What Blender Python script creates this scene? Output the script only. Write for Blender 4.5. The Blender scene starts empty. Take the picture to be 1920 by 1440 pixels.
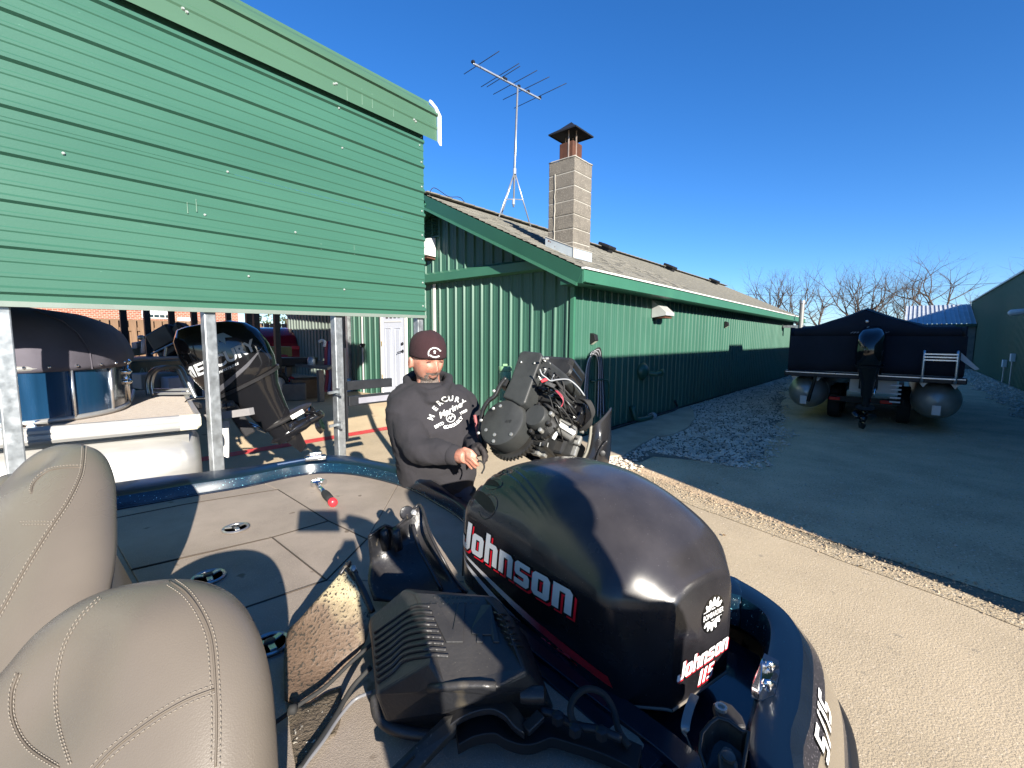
import bpy, bmesh, math, random
from math import sin, cos, pi, radians, sqrt, atan2
from mathutils import Vector, Matrix, noise
from mathutils.bvhtree import BVHTree

# ------------------------------------------------------------------ camera
SC = bpy.context.scene
COL = SC.collection
YAW, PITCH, ROLL, F, CH = radians(41.06), radians(5.87), radians(.49), 840.0, 1.6
_f = Vector((cos(YAW)*cos(PITCH), sin(YAW)*cos(PITCH), -sin(PITCH)))
_r = Vector((sin(YAW), -cos(YAW), 0)); _u = _r.cross(_f)
RT = cos(ROLL)*_r + sin(ROLL)*_u; UP = -sin(ROLL)*_r + cos(ROLL)*_u; FW = _f
EYE = Vector((0, 0, CH))
cam = bpy.data.cameras.new('camera'); camo = bpy.data.objects.new('camera', cam); COL.objects.link(camo)
cam.sensor_width = 36; cam.lens = F/1920*36; cam.clip_start = .02; cam.clip_end = 2000
mw = Matrix.Identity(4)
for i in range(3):
    mw[i][0] = RT[i]; mw[i][1] = UP[i]; mw[i][2] = -FW[i]; mw[i][3] = EYE[i]
camo.matrix_world = mw
SC.camera = camo

# ------------------------------------------------------------------ sky, sun, exposure
SUN_EL, SUN_HD = 21.0, 65.5           # light travels towards heading 65.5 deg
world = bpy.data.worlds.new('World'); SC.world = world; world.use_nodes = True
nt = world.node_tree; nt.nodes.clear()
sky = nt.nodes.new('ShaderNodeTexSky'); sky.sky_type = 'NISHITA'; sky.sun_disc = False
sky.sun_elevation = radians(SUN_EL); sky.sun_rotation = radians(90-(SUN_HD+180))
sky.altitude = 300; sky.air_density = 1.0; sky.dust_density = .05; sky.ozone_density = 5
hs = nt.nodes.new('ShaderNodeHueSaturation'); hs.inputs['Saturation'].default_value = 1.18; hs.inputs['Value'].default_value = 1.0
bg = nt.nodes.new('ShaderNodeBackground'); bg.inputs[1].default_value = .064
wo = nt.nodes.new('ShaderNodeOutputWorld')
mixc = nt.nodes.new('ShaderNodeMix'); mixc.data_type = 'RGBA'; mixc.blend_type = 'MULTIPLY'; mixc.inputs[0].default_value = 1; mixc.inputs[7].default_value = (.89, .95, 1.13, 1)
nt.links.new(sky.outputs[0], hs.inputs['Color']); nt.links.new(hs.outputs[0], mixc.inputs[6]); nt.links.new(mixc.outputs[2], bg.inputs[0]); nt.links.new(bg.outputs[0], wo.inputs[0])
sun = bpy.data.lights.new('sun', 'SUN'); sun.energy = 4.8; sun.angle = radians(.53); sun.color = (1, .93, .82)
suno = bpy.data.objects.new('sun', sun); COL.objects.link(suno)
LDIR = Vector((cos(radians(SUN_EL))*cos(radians(SUN_HD)), cos(radians(SUN_EL))*sin(radians(SUN_HD)), -sin(radians(SUN_EL))))
suno.rotation_euler = LDIR.to_track_quat('-Z', 'Y').to_euler(); suno.location = (0, -5, 12)
SC.view_settings.view_transform = 'Standard'; SC.view_settings.look = 'None'
SC.view_settings.exposure = 1.55; SC.view_settings.gamma = 1.0; SC.view_settings.use_curve_mapping = False
SC.render.engine = 'CYCLES'; SC.cycles.max_bounces = 8; SC.cycles.diffuse_bounces = 3; SC.cycles.glossy_bounces = 4

random.seed(7)
R = random.Random(11)
Z3 = Vector((0, 0, 1))
def V(*a): return Vector(a)
# points on real planes of the place, found along a sight line once while surveying the photograph
def ray(x, y): return RT*((x-960)/F) + UP*(-(y-720)/F) + FW
def onz(x, y, z=0.): d = ray(x, y); return EYE + d*((z-CH)/d.z)
def onx(x, y, X): d = ray(x, y); return EYE + d*(X/d.x)
def ony(x, y, Y): d = ray(x, y); return EYE + d*(Y/d.y)
def dep(x, y, D): return EYE + ray(x, y)*D

# ------------------------------------------------------------------ materials
MATS = {}
def lk(t, a, b): t.links.new(a, b)
def mat(name, col, rough=.6, metal=0., var=.0, vscale=4., bump=0., bscale=60., spec=.5, coat=0., col2=None,
        detail=4., stretch=None, rvar=0., speck=None, trans=0., ior=1.45, emit=None, sheen=0., dust=None):
    if name in MATS: return MATS[name]
    m = bpy.data.materials.new(name); m.use_nodes = True; t = m.node_tree
    b = t.nodes['Principled BSDF']
    b.inputs['Base Color'].default_value = (*col, 1); b.inputs['Roughness'].default_value = rough
    b.inputs['Metallic'].default_value = metal; b.inputs['Specular IOR Level'].default_value = spec
    b.inputs['Coat Weight'].default_value = coat; b.inputs['Coat Roughness'].default_value = .04
    b.inputs['Transmission Weight'].default_value = trans; b.inputs['IOR'].default_value = ior
    if sheen: b.inputs['Sheen Weight'].default_value = sheen
    if emit: b.inputs['Emission Color'].default_value = (*emit, 1); b.inputs['Emission Strength'].default_value = 1
    tc = t.nodes.new('ShaderNodeTexCoord'); mp = t.nodes.new('ShaderNodeMapping')
    lk(t, tc.outputs['Object'], mp.inputs[0])
    if stretch: mp.inputs['Scale'].default_value = stretch
    cur = None
    if var or col2:
        n = t.nodes.new('ShaderNodeTexNoise'); n.inputs['Scale'].default_value = vscale; n.inputs['Detail'].default_value = detail
        n.inputs['Roughness'].default_value = .62
        lk(t, mp.outputs[0], n.inputs['Vector'])
        r = t.nodes.new('ShaderNodeValToRGB'); r.color_ramp.elements[0].position = .3; r.color_ramp.elements[1].position = .7
        c2 = col2 if col2 else tuple(min(1, c*(1+var)) for c in col)
        c1 = col if col2 else tuple(c*(1-var) for c in col)
        r.color_ramp.elements[0].color = (*c1, 1); r.color_ramp.elements[1].color = (*c2, 1)
        lk(t, n.outputs['Fac'], r.inputs[0]); cur = r.outputs[0]
        if rvar:
            mr = t.nodes.new('ShaderNodeMapRange'); mr.inputs['To Min'].default_value = max(0, rough-rvar); mr.inputs['To Max'].default_value = min(1, rough+rvar)
            mr.inputs['From Min'].default_value = .3; mr.inputs['From Max'].default_value = .7
            lk(t, n.outputs['Fac'], mr.inputs[0]); lk(t, mr.outputs[0], b.inputs['Roughness'])
    if speck:   # (scale, threshold, colour[, rough])
        for sp in (speck if isinstance(speck, list) else [speck]):
            vz = t.nodes.new('ShaderNodeTexNoise'); vz.inputs['Scale'].default_value = sp[0]; vz.inputs['Detail'].default_value = 2
            lk(t, mp.outputs[0], vz.inputs['Vector'])
            rr = t.nodes.new('ShaderNodeValToRGB'); rr.color_ramp.elements[0].position = sp[1]; rr.color_ramp.elements[1].position = sp[1]+.04
            lk(t, vz.outputs['Fac'], rr.inputs[0])
            mx = t.nodes.new('ShaderNodeMix'); mx.data_type = 'RGBA'
            lk(t, rr.outputs[0], mx.inputs[0])
            if cur: lk(t, cur, mx.inputs[6])
            else: mx.inputs[6].default_value = (*col, 1)
            mx.inputs[7].default_value = (*sp[2], 1); cur = mx.outputs[2]
    if dust:    # (amount, colour) : a thin uneven film, strongest on surfaces that face up
        ge = t.nodes.new('ShaderNodeNewGeometry'); sx = t.nodes.new('ShaderNodeSeparateXYZ'); lk(t, ge.outputs['Normal'], sx.inputs[0])
        dn = t.nodes.new('ShaderNodeTexNoise'); dn.inputs['Scale'].default_value = 9; dn.inputs['Detail'].default_value = 6; lk(t, mp.outputs[0], dn.inputs['Vector'])
        m1 = t.nodes.new('ShaderNodeMath'); m1.operation = 'MULTIPLY'; m1.use_clamp = True; lk(t, sx.outputs[2], m1.inputs[0]); lk(t, dn.outputs['Fac'], m1.inputs[1])
        m2 = t.nodes.new('ShaderNodeMath'); m2.operation = 'MULTIPLY'; m2.use_clamp = True; lk(t, m1.outputs[0], m2.inputs[0]); m2.inputs[1].default_value = dust[0]
        mx = t.nodes.new('ShaderNodeMix'); mx.data_type = 'RGBA'; lk(t, m2.outputs[0], mx.inputs[0])
        if cur: lk(t, cur, mx.inputs[6])
        else: mx.inputs[6].default_value = (*col, 1)
        mx.inputs[7].default_value = (*dust[1], 1); cur = mx.outputs[2]
    if cur: lk(t, cur, b.inputs['Base Color'])
    if bump:
        n = t.nodes.new('ShaderNodeTexNoise'); n.inputs['Scale'].default_value = bscale; n.inputs['Detail'].default_value = 5
        lk(t, mp.outputs[0], n.inputs['Vector'])
        bp = t.nodes.new('ShaderNodeBump'); bp.inputs['Strength'].default_value = bump; bp.inputs['Distance'].default_value = .01
        lk(t, n.outputs['Fac'], bp.inputs['Height']); lk(t, bp.outputs[0], b.inputs['Normal'])
    MATS[name] = m
    return m

# ------------------------------------------------------------------ object helpers
WORLDLOC = {}
def empty(name, loc, label, cat, group=None, kind=None):
    o = bpy.data.objects.new(name, None); COL.objects.link(o); o.location = loc; o.empty_display_size = .2
    WORLDLOC[o.name] = Vector(loc)
    return tag(o, label, cat, group, kind)
def tag(o, label=None, cat=None, group=None, kind=None):
    if label: o['label'] = label
    if cat: o['category'] = cat
    if group: o['group'] = group
    if kind: o['kind'] = kind
    return o
def wl(o): return WORLDLOC.get(o.name, Vector((0, 0, 0))) if o else Vector((0, 0, 0))
class MB:
    def __init__(s): s.v = []; s.f = []
    def add(s, vs, fs):
        n = len(s.v); s.v += [Vector(p) for p in vs]; s.f += [tuple(i+n for i in f) for f in fs]; return s
    def box(s, a, b):
        x0, y0, z0 = a; x1, y1, z1 = b
        return s.add([(x0,y0,z0),(x1,y0,z0),(x1,y1,z0),(x0,y1,z0),(x0,y0,z1),(x1,y0,z1),(x1,y1,z1),(x0,y1,z1)],
                     [(0,3,2,1),(4,5,6,7),(0,1,5,4),(1,2,6,5),(2,3,7,6),(3,0,4,7)])
    def obox(s, c, ex, ey, ez):     # centre and three half-extent vectors
        c, ex, ey, ez = map(Vector, (c, ex, ey, ez))
        return s.add([c-ex-ey-ez, c+ex-ey-ez, c+ex+ey-ez, c-ex+ey-ez, c-ex-ey+ez, c+ex-ey+ez, c+ex+ey+ez, c-ex+ey+ez],
                     [(0,3,2,1),(4,5,6,7),(0,1,5,4),(1,2,6,5),(2,3,7,6),(3,0,4,7)])
    def beam(s, p, q, w, h, up=Z3):   # rectangular bar from p to q
        p, q = Vector(p), Vector(q); d = (q-p).normalized(); sd = d.cross(Vector(up))
        if sd.length < 1e-4: sd = d.cross(Vector((1, 0, 0)))
        sd.normalize(); u2 = sd.cross(d)
        return s.obox((p+q)/2, (q-p)/2, sd*w/2, u2*h/2)
    def tube(s, pts, r, n=8, cap=True):
        pts = [Vector(p) for p in pts]; rs = r if isinstance(r, (list, tuple)) else [r]*len(pts)
        base = len(s.v); prev = None
        for i, p in enumerate(pts):
            d = (pts[min(i+1, len(pts)-1)]-pts[max(i-1, 0)])
            d = d.normalized() if d.length > 1e-9 else Vector((0, 0, 1))
            if prev is None:
                a = d.cross(Z3)
                if a.length < .05: a = d.cross(Vector((1, 0, 0)))
            else: a = prev - d*prev.dot(d)
            a.normalize(); prev = a; b = d.cross(a)
            for k in range(n):
                t = 2*pi*k/n; s.v.append(p+(a*cos(t)+b*sin(t))*rs[i])
        for i in range(len(pts)-1):
            for k in range(n):
                k2 = (k+1) % n
                s.f.append((base+i*n+k, base+i*n+k2, base+(i+1)*n+k2, base+(i+1)*n+k))
        if cap:
            s.f.append(tuple(base+k for k in range(n))[::-1]); e = base+(len(pts)-1)*n; s.f.append(tuple(e+k for k in range(n)))
        return s
    def lathe(s, c, axis, prof, n=20):  # prof: list of (radius, along)
        c, axis = Vector(c), Vector(axis).normalized(); a = axis.cross(Z3)
        if a.length < .05: a = axis.cross(Vector((1, 0, 0)))
        a.normalize(); b = axis.cross(a); base = len(s.v)
        for r, h in prof:
            for k in range(n):
                t = 2*pi*k/n; s.v.append(c+axis*h+(a*cos(t)+b*sin(t))*r)
        for i in range(len(prof)-1):
            for k in range(n):
                k2 = (k+1) % n; s.f.append((base+i*n+k, base+i*n+k2, base+(i+1)*n+k2, base+(i+1)*n+k))
        if prof[0][0] > 1e-5: s.f.append(tuple(base+k for k in range(n))[::-1])
        if prof[-1][0] > 1e-5: e = base+(len(prof)-1)*n; s.f.append(tuple(e+k for k in range(n)))
        return s
    def prism(s, poly, off):            # closed polygon of 3-D points, extruded by off
        n = len(poly); off = Vector(off); base = len(s.v)
        s.v += [Vector(p) for p in poly] + [Vector(p)+off for p in poly]
        s.f.append(tuple(base+i for i in range(n))[::-1]); s.f.append(tuple(base+n+i for i in range(n)))
        for i in range(n): j = (i+1) % n; s.f.append((base+i, base+j, base+n+j, base+n+i))
        return s
    def loft(s, rings, closed=True, cap=True):
        n = len(rings[0]); base = len(s.v)
        for r_ in rings: s.v += [Vector(p) for p in r_]
        for i in range(len(rings)-1):
            for k in range(n if closed else n-1):
                k2 = (k+1) % n; s.f.append((base+i*n+k, base+i*n+k2, base+(i+1)*n+k2, base+(i+1)*n+k))
        if cap and closed:
            s.f.append(tuple(base+k for k in range(n))[::-1]); e = base+(len(rings)-1)*n; s.f.append(tuple(e+k for k in range(n)))
        return s
    def build(s, name, m, parent=None, smooth=False, bevel=0, seg=2, sub=0, solid=0, local=False, fixn=True, angle=None):
        off = Vector((0, 0, 0)) if (local or parent is None) else wl(parent)
        me = bpy.data.meshes.new(name); me.from_pydata([tuple(p-off) for p in s.v], [], s.f); me.update()
        if fixn:
            bm = bmesh.new(); bm.from_mesh(me); bmesh.ops.recalc_face_normals(bm, faces=bm.faces); bm.to_mesh(me); bm.free()
        me.materials.append(m)
        if smooth:
            me.polygons.foreach_set('use_smooth', [True]*len(me.polygons))
            if angle is not None: me.set_sharp_from_angle(angle=radians(angle))
        o = bpy.data.objects.new(name, me); COL.objects.link(o)
        if parent: o.parent = parent
        WORLDLOC[o.name] = off
        if solid: md = o.modifiers.new('s', 'SOLIDIFY'); md.thickness = solid; md.offset = 0
        if bevel: md = o.modifiers.new('b', 'BEVEL'); md.width = bevel; md.segments = seg; md.limit_method = 'ANGLE'; md.angle_limit = radians(40)
        if sub: md = o.modifiers.new('u', 'SUBSURF'); md.levels = sub; md.render_levels = sub
        return o
def inst(o, loc, parent=None, name=None):      # a copy that shares mesh data
    c = o.copy(); COL.objects.link(c); c.location = loc
    if parent is not None: c.parent = parent
    return c
def copy_tree(o, loc, label=None):
    c = o.copy(); COL.objects.link(c); c.location = loc; WORLDLOC[c.name] = Vector(loc)
    if label: c['label'] = label
    for ch in list(o.children):
        k = ch.copy(); COL.objects.link(k); k.parent = c
        for g in list(ch.children): d = g.copy(); COL.objects.link(d); d.parent = k
    return c
def arc(c, a, b, r, t0, t1, n):   # points on an arc, axes a and b
    c, a, b = Vector(c), Vector(a), Vector(b)
    return [c+a*r*cos(t0+(t1-t0)*i/n)+b*r*sin(t0+(t1-t0)*i/n) for i in range(n+1)]
def bez(pts, n=8):                # Catmull-Rom through points
    P = [Vector(p) for p in pts]; P = [P[0]*2-P[1]]+P+[P[-1]*2-P[-2]]; out = []
    for i in range(1, len(P)-2):
        for k in range(n):
            t = k/n; out.append(.5*((2*P[i])+(P[i+1]-P[i-1])*t+(2*P[i-1]-5*P[i]+4*P[i+1]-P[i+2])*t*t+(3*P[i]-P[i-1]-3*P[i+1]+P[i+2])*t**3))
    out.append(P[-2]); return out
# flat lettering: closed loops or font text -> triangles in a plane, then mapped to a surface
def loops_mesh(loops, offset=0.):
    cu = bpy.data.curves.new('t', 'CURVE'); cu.dimensions = '2D'; cu.fill_mode = 'FRONT'; cu.offset = offset
    for lp in loops:
        sp = cu.splines.new('POLY'); sp.points.add(len(lp)-1); sp.use_cyclic_u = True
        for i, p in enumerate(lp): sp.points[i].co = (p[0], p[1], 0, 1)
    return curve_tris(cu)
def text_mesh(txt, size=1., offset=0., shear=0., align='CENTER', space=1.):
    cu = bpy.data.curves.new('t', 'FONT'); cu.body = txt; cu.size = size; cu.offset = offset; cu.shear = shear
    cu.align_x = align; cu.align_y = 'CENTER'; cu.fill_mode = 'FRONT'; cu.space_character = space; cu.resolution_u = 4
    return curve_tris(cu)
def curve_tris(cu):
    o = bpy.data.objects.new('t', cu); COL.objects.link(o)
    bpy.context.view_layer.update(); dg = bpy.context.evaluated_depsgraph_get()
    me = bpy.data.meshes.new_from_object(o.evaluated_get(dg)); vs = [Vector(v.co) for v in me.vertices]; fs = [tuple(p.vertices) for p in me.polygons]
    bpy.data.objects.remove(o); bpy.data.curves.remove(cu); bpy.data.meshes.remove(me)
    return vs, fs
def subdiv(vs, fs, maxlen):
    bm = bmesh.new(); bv = [bm.verts.new(v) for v in vs]
    for f in fs:
        try: bm.faces.new([bv[i] for i in f])
        except ValueError: pass
    bmesh.ops.triangulate(bm, faces=bm.faces)
    for it in range(5):
        es = [e for e in bm.edges if e.calc_length() > maxlen]
        if not es: break
        bmesh.ops.subdivide_edges(bm, edges=es, cuts=1); bmesh.ops.triangulate(bm, faces=bm.faces)
    bm.verts.index_update(); out = ([v.co.copy() for v in bm.verts], [tuple(v.index for v in f.verts) for f in bm.faces]); bm.free(); return out
def bvh_of(objs):
    bpy.context.view_layer.update(); dg = bpy.context.evaluated_depsgraph_get(); vs = []; fs = []
    for o in objs:
        e = o.evaluated_get(dg); me = e.to_mesh(); n = len(vs); M_ = o.matrix_world.copy()
        vs += [M_ @ v.co for v in me.vertices]; fs += [tuple(i+n for i in p.vertices) for p in me.polygons]; e.to_mesh_clear()
    return BVHTree.FromPolygons(vs, fs)
def decal(name, vf, o, ex, ey, dr, bvh, off, m, parent, maxlen=.02):
    """lay flat triangles on the surface hit from o+ex*x+ey*y along dr"""
    vs, fs = subdiv(vf[0], vf[1], maxlen); mb = MB(); o, ex, ey, dr = map(Vector, (o, ex, ey, dr)); dr.normalize(); last = None; out = []
    for v in vs:
        p = o+ex*v.x+ey*v.y; h = bvh.ray_cast(p-dr*.5, dr, 3.)
        if h[0] is None: h2 = bvh.find_nearest(p); q = h2[0]-dr*off if h2[0] else p
        else: q = h[0]-dr*off
        out.append(q)
    mb.add(out, fs); return mb.build(name, m, parent, smooth=True)
def rib_sheet(mb, o, eu, ew, el, width, length, pitch=.2286, h=.019, minor=True, start=.0, w0=.045, w1=.02, hm=.0035):
    """ribbed metal sheet: u across the ribs, w outward, l along the ribs"""
    o, eu, ew, el = map(Vector, (o, eu, ew, el)); prof = [(0., 0.)]; x = start
    while x < width-.001:
        for (u, w) in ((x-w0/2, 0), (x-w1/2, h), (x+w1/2, h), (x+w0/2, 0)): prof.append((u, w))
        if minor:
            for c in (pitch/3, 2*pitch/3):
                for (u, w) in ((x+c-.014, 0), (x+c-.007, hm), (x+c+.007, hm), (x+c+.014, 0)): prof.append((u, w))
        x += pitch
    prof = [p for p in prof if 0 <= p[0] <= width]
    if prof[-1][0] < width: prof.append((width, 0))
    n = len(prof)
    vs = [o+eu*u+ew*w for u, w in prof]+[o+eu*u+ew*w+el*length for u, w in prof]
    return mb.add(vs, [(i, i+1, n+i+1, n+i) for i in range(n-1)])
# ------------------------------------------------------------------ palette
GRN = mat('green_siding', (.033, .100, .070), .40, var=.10, vscale=1.3, bump=.05, bscale=30, stretch=(1, 1, .35), rvar=.06, speck=(120, .74, (.09, .25, .17)))
GRN2 = mat('carport_green', (.035, .108, .074), .38, var=.09, vscale=.9, bump=.06, bscale=140, rvar=.07, stretch=(.4, 1, 1.6), speck=[(55, .77, (.09, .20, .15)), (6, .79, (.07, .17, .125))])
GRN3 = mat('carport_roof_green', (.050, .113, .070), .45, var=.10, vscale=1.1, bump=.05, bscale=120, stretch=(.4, 1, 1.6), speck=(9, .76, (.07, .145, .095)))
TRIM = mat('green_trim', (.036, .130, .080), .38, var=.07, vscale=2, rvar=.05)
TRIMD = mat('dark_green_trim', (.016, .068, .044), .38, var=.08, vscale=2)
WHITE = mat('white_paint', (.60, .60, .58), .45, var=.04, vscale=5, speck=(14, .72, (.6, .58, .52)))
GALV = mat('galvanised_steel', (.36, .385, .40), .42, .75, var=.22, vscale=16, detail=6, bump=.03, bscale=50, rvar=.12)
DARKM = mat('dark_steel', (.02, .022, .026), .5, .3, var=.3, vscale=10)
CONC = mat('concrete', (.455, .365, .245), .9, var=.13, vscale=1.1, detail=8, bump=.35, bscale=130, speck=[(75, .62, (.56, .46, .33)), (110, .65, (.27, .21, .145)), (7, .70, (.33, .27, .19))])
DIRT = mat('gravel_dirt', (.55, .40, .25), .95, var=.24, vscale=1.6, detail=9, bump=.9, bscale=45, speck=[(42, .60, (.64, .50, .35)), (60, .62, (.20, .14, .09))])
SAND = mat('sandy_edge', (.43, .34, .22), .95, var=.18, vscale=7, detail=8, bump=1.0, bscale=60, speck=[(50, .60, (.56, .47, .34)), (80, .64, (.14, .10, .06))])
FLOORC = mat('yard_concrete', (.42, .33, .215), .9, var=.16, vscale=1.3, detail=8, bump=.3, bscale=40, speck=[(5, .70, (.24, .18, .11)), (90, .66, (.2, .16, .11))])
STONE = mat('gravel_stone', (.52, .45, .37), .85, var=.35, vscale=3.2, detail=3)
STONE2 = mat('pebble_tan', (.34, .265, .18), .85, var=.4, vscale=9)
REDP = mat('red_paint', (.62, .06, .06), .6, var=.12, vscale=6, speck=(22, .68, (.42, .26, .19)))
SHING = mat('asphalt_shingle', (.125, .120, .100), .95, var=.22, vscale=5, detail=9, bump=.5, bscale=80, speck=[(70, .62, (.19, .185, .16)), (50, .66, (.06, .055, .05))])
BLOCK = mat('concrete_block', (.135, .122, .102), .95, var=.2, vscale=7, detail=9, bump=.9, bscale=60, speck=[(60, .6, (.23, .205, .17)), (90, .64, (.10, .085, .07))])
MORT = mat('mortar', (.30, .285, .25), .9, var=.15, vscale=10)
RUST = mat('rusty_metal', (.10, .038, .02), .75, .2, var=.5, vscale=6, detail=8, col2=(.05, .022, .014), bump=.2)
BLACKM = mat('black_metal', (.012, .012, .013), .55, .2, var=.3, vscale=6)
ALU = mat('aluminium', (.74, .75, .76), .33, .9, var=.07, vscale=3, detail=7, stretch=(.3, 1, 3), rvar=.12, bump=.03)
CHROME = mat('chrome', (.75, .76, .78), .16, 1., rvar=.06, var=.06, vscale=30)
BLKG = mat('gloss_black', (.008, .008, .0095), .12, coat=.5)
BLKP = mat('black_plastic', (.016, .016, .018), .42, var=.25, vscale=8, bump=.08, bscale=90, dust=(.16, (.20, .17, .13)))
RUB = mat('rubber', (.018, .018, .018), .8, var=.2)
CANV = mat('black_canvas', (.012, .013, .017), .85, var=.2, vscale=3, bump=.25, bscale=12)
GLASS = mat('window_glass', (.03, .045, .05), .06, spec=.8)

# ------------------------------------------------------------------ ground
def sheet(name, pts, m, kind='structure'):
    mb = MB(); mb.add(pts, [tuple(range(len(pts)))]); o = mb.build(name, m)
    return tag(o, kind=kind)
sheet('ground', [(-500, -500, -.006), (600, -500, -.006), (600, 600, -.006), (-500, 600, -.006)], mat('far_ground', (.20, .17, .12), .95, var=.2, vscale=.3, bump=.5, bscale=20))
tag(bpy.data.objects['ground'], 'dry earth stretching away behind the sheds and trees', 'ground')
o = sheet('gravel_lane', [(2.4, -8, 0), (60, -8, 0), (60, 3.86, 0), (5.1, 3.86, 0)], DIRT); tag(o, 'packed dirt lane between the two green sheds', 'lane')
# concrete apron with a slightly irregular edge, then a ramp up to the sheds
edge = []
p0, p1 = V(4.80, 2.85, .004), V(3.2, -2.3, .004)
for i in range(41):
    t = i/40; p = p0.lerp(p1, t); edge.append(p+V(.025*noise.noise(V(t*9, 0, 0))+.012*noise.noise(V(t*40, 3, 0)), 0, 0))
o = sheet('concrete_driveway', [tuple(p) for p in edge]+[(2.9, -7, .004), (-9, -7, .004), (-9, 6.9, .004), (5.9, 6.9, .004), (5.9, 4.0, .004), (5.25, 3.9, .004), (5.02, 3.6, .004)], CONC); tag(o, 'sunlit concrete driveway beside the boat', 'driveway')
mb = MB(); mb.add([(-9, 6.9, .004), (5.9, 6.9, .004), (5.9, 8.3, .27), (-9, 8.3, .27), (-9, 30, .28), (12, 30, .28), (12, 8.3, .27)], [(0, 1, 2, 3), (3, 2, 6, 5, 4)])
o = mb.build('yard_slab', FLOORC); tag(o, 'concrete yard rising to the shed doors', 'yard', kind='structure')
mb = MB(); n = 60; vs = []
for i in range(n+1):
    x = -4+i*9.6/n; w = .12+.012*noise.noise(V(x*3, 0, 0)); vs += [(x, 6.72-w, .010), (x, 6.72+w+.01*noise.noise(V(x*7, 5, 0)), .010)]
mb.add(vs, [(2*i, 2*i+2, 2*i+3, 2*i+1) for i in range(n)]); o = mb.build('painted_red_line', REDP); tag(o, 'worn red line painted across the concrete yard', 'painted line', kind='structure')
# sandy strip along the concrete edge
mb = MB(); vs = []; n = 70
for i in range(n+1):
    t = i/n; p = V(4.80, 2.95, 0).lerp(V(3.2, -2.3, 0), t); vs += [(p.x-.03+.05*noise.noise(V(t*14, 1, 0)), p.y, .0085), (p.x+.17+.30*(1-t)**3+.09*noise.noise(V(t*11, 7, 0)), p.y, .004)]
mb.add(vs, [(2*i, 2*i+2, 2*i+3, 2*i+1) for i in range(n)]); o = mb.build('sandy_verge', SAND); tag(o, 'sandy strip along the edge of the concrete', 'verge', kind='structure')
# old slab against the shed wall
pad = [onz(*q, .0) for q in [(1130, 862), (1170, 859), (1200, 838), (1232, 822), (1262, 818), (1288, 806), (1303, 788), (1300, 772), (1280, 763), (1262, 768)]]
pad = [V(p.x, min(p.y, 3.74), 0) for p in pad]+[V(9.6, 3.77, 0), V(5.3, 3.77, 0), V(5.0, 3.3, 0)]
mb = MB(); mb.prism(pad, (0, 0, .045)); o = mb.build('old_slab', mat('old_concrete', (.40, .32, .23), .9, var=.22, vscale=2.2, detail=8, bump=.4, bscale=30), bevel=.012)
tag(o, 'worn rounded concrete slab along the shed wall', 'slab', kind='structure')
# dark soil below the stone bed, so the gaps between stones stay dark
bed = [V(5.35, 3.76, 0), V(5.2, 2.9, 0)]+[V(x, (2.35 if x < 6 else 1.5+max(0, x-8.5)*.16)+.35*noise.noise(V(x*.8, 2, 0)), 0) for x in [5.4+.4*i for i in range(40)]]+[V(26, 3.6, 0), V(26, 3.76, 0)]
bed = [V(p.x, min(p.y, 3.76), .0045) for p in bed]
sheet('gravel_bed', [tuple(p) for p in bed], mat('bed_soil', (.16, .135, .11), .95, var=.25, vscale=3, bump=.6, bscale=60)); tag(bpy.data.objects['gravel_bed'], 'dark soil under the crushed stone along the wall', 'soil')
# stones
def stone_field(name, n, place, smin, smax, m, label, seed):
    rr = random.Random(seed); mb = MB()
    base = [(1, 0, 0), (-.9, .1, 0), (.1, 1, .05), (0, -1, 0), (.1, .1, .8), (-.1, 0, -.7)]
    fs = [(0, 2, 4), (2, 1, 4), (1, 3, 4), (3, 0, 4), (2, 0, 5), (1, 2, 5), (3, 1, 5), (0, 3, 5)]
    for _ in range(n):
        q = place(rr)
        if q is None: continue
        s = rr.uniform(smin, smax)*(.5+.9*rr.random()**2); a = rr.random()*pi; ca, sa = cos(a), sin(a)
        vs = []
        for b in base:
            x, y, z = b[0]*s*rr.uniform(.7, 1.2), b[1]*s*rr.uniform(.5, .9), b[2]*s*rr.uniform(.5, 1.)
            vs.append((q[0]+x*ca-y*sa, q[1]+x*sa+y*ca, q[2]+s*.25+z))
        mb.add(vs, fs)
    o = mb.build(name, m, fixn=False); tag(o, label, 'gravel', kind='stuff'); return o
def inpad(x, y):
    c = False; j = len(pad)-1
    for i in range(len(pad)):
        if (pad[i].y > y) != (pad[j].y > y) and x < (pad[j].x-pad[i].x)*(y-pad[i].y)/(pad[j].y-pad[i].y)+pad[i].x: c = not c
        j = i
    return c
def place_main(rr):
    x = 5.0+(rr.random()**1.5)*21; y = 3.76-rr.random()*2.6
    lim = 2.45 if x < 6 else (1.45+max(0, x-8.5)*.16)
    lim += .5*noise.noise(V(x*.8, y, 0))
    dens = 1 if y > lim+.35 else (y-lim+.2)/.55
    if rr.random() > dens or inpad(x, y): return None
    return x, y, .004
stone_field('river_stone_gravel', 30000, place_main, .018, .038, STONE, 'grey crushed stone banked along the long shed wall', 3)
def place_r(rr):
    x = 14+rr.random()*26; y = -3.0+rr.random()*(1.0+.3*noise.noise(V(x, 0, 4))); return x, y, .004
stone_field('shed_stone_gravel', 4500, place_r, .03, .055, STONE, 'grey stones along the right hand shed', 5)
def place_s(rr):
    t = rr.random()**1.6; p = V(4.95, 3.0, 0).lerp(V(3.3, -2.2, 0), t); return p.x+rr.gauss(.12, .10), p.y, .006
stone_field('sandy_pebbles', 3600, place_s, .004, .013, STONE2, 'loose tan pebbles along the concrete edge', 6)
def place_l(rr): return 4+rr.random()*14, -3+rr.random()*5.5, .002
stone_field('lane_pebbles', 2600, place_l, .005, .014, STONE, 'scattered small stones on the dirt lane', 8)
mb = MB(); rr = random.Random(4)
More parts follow.
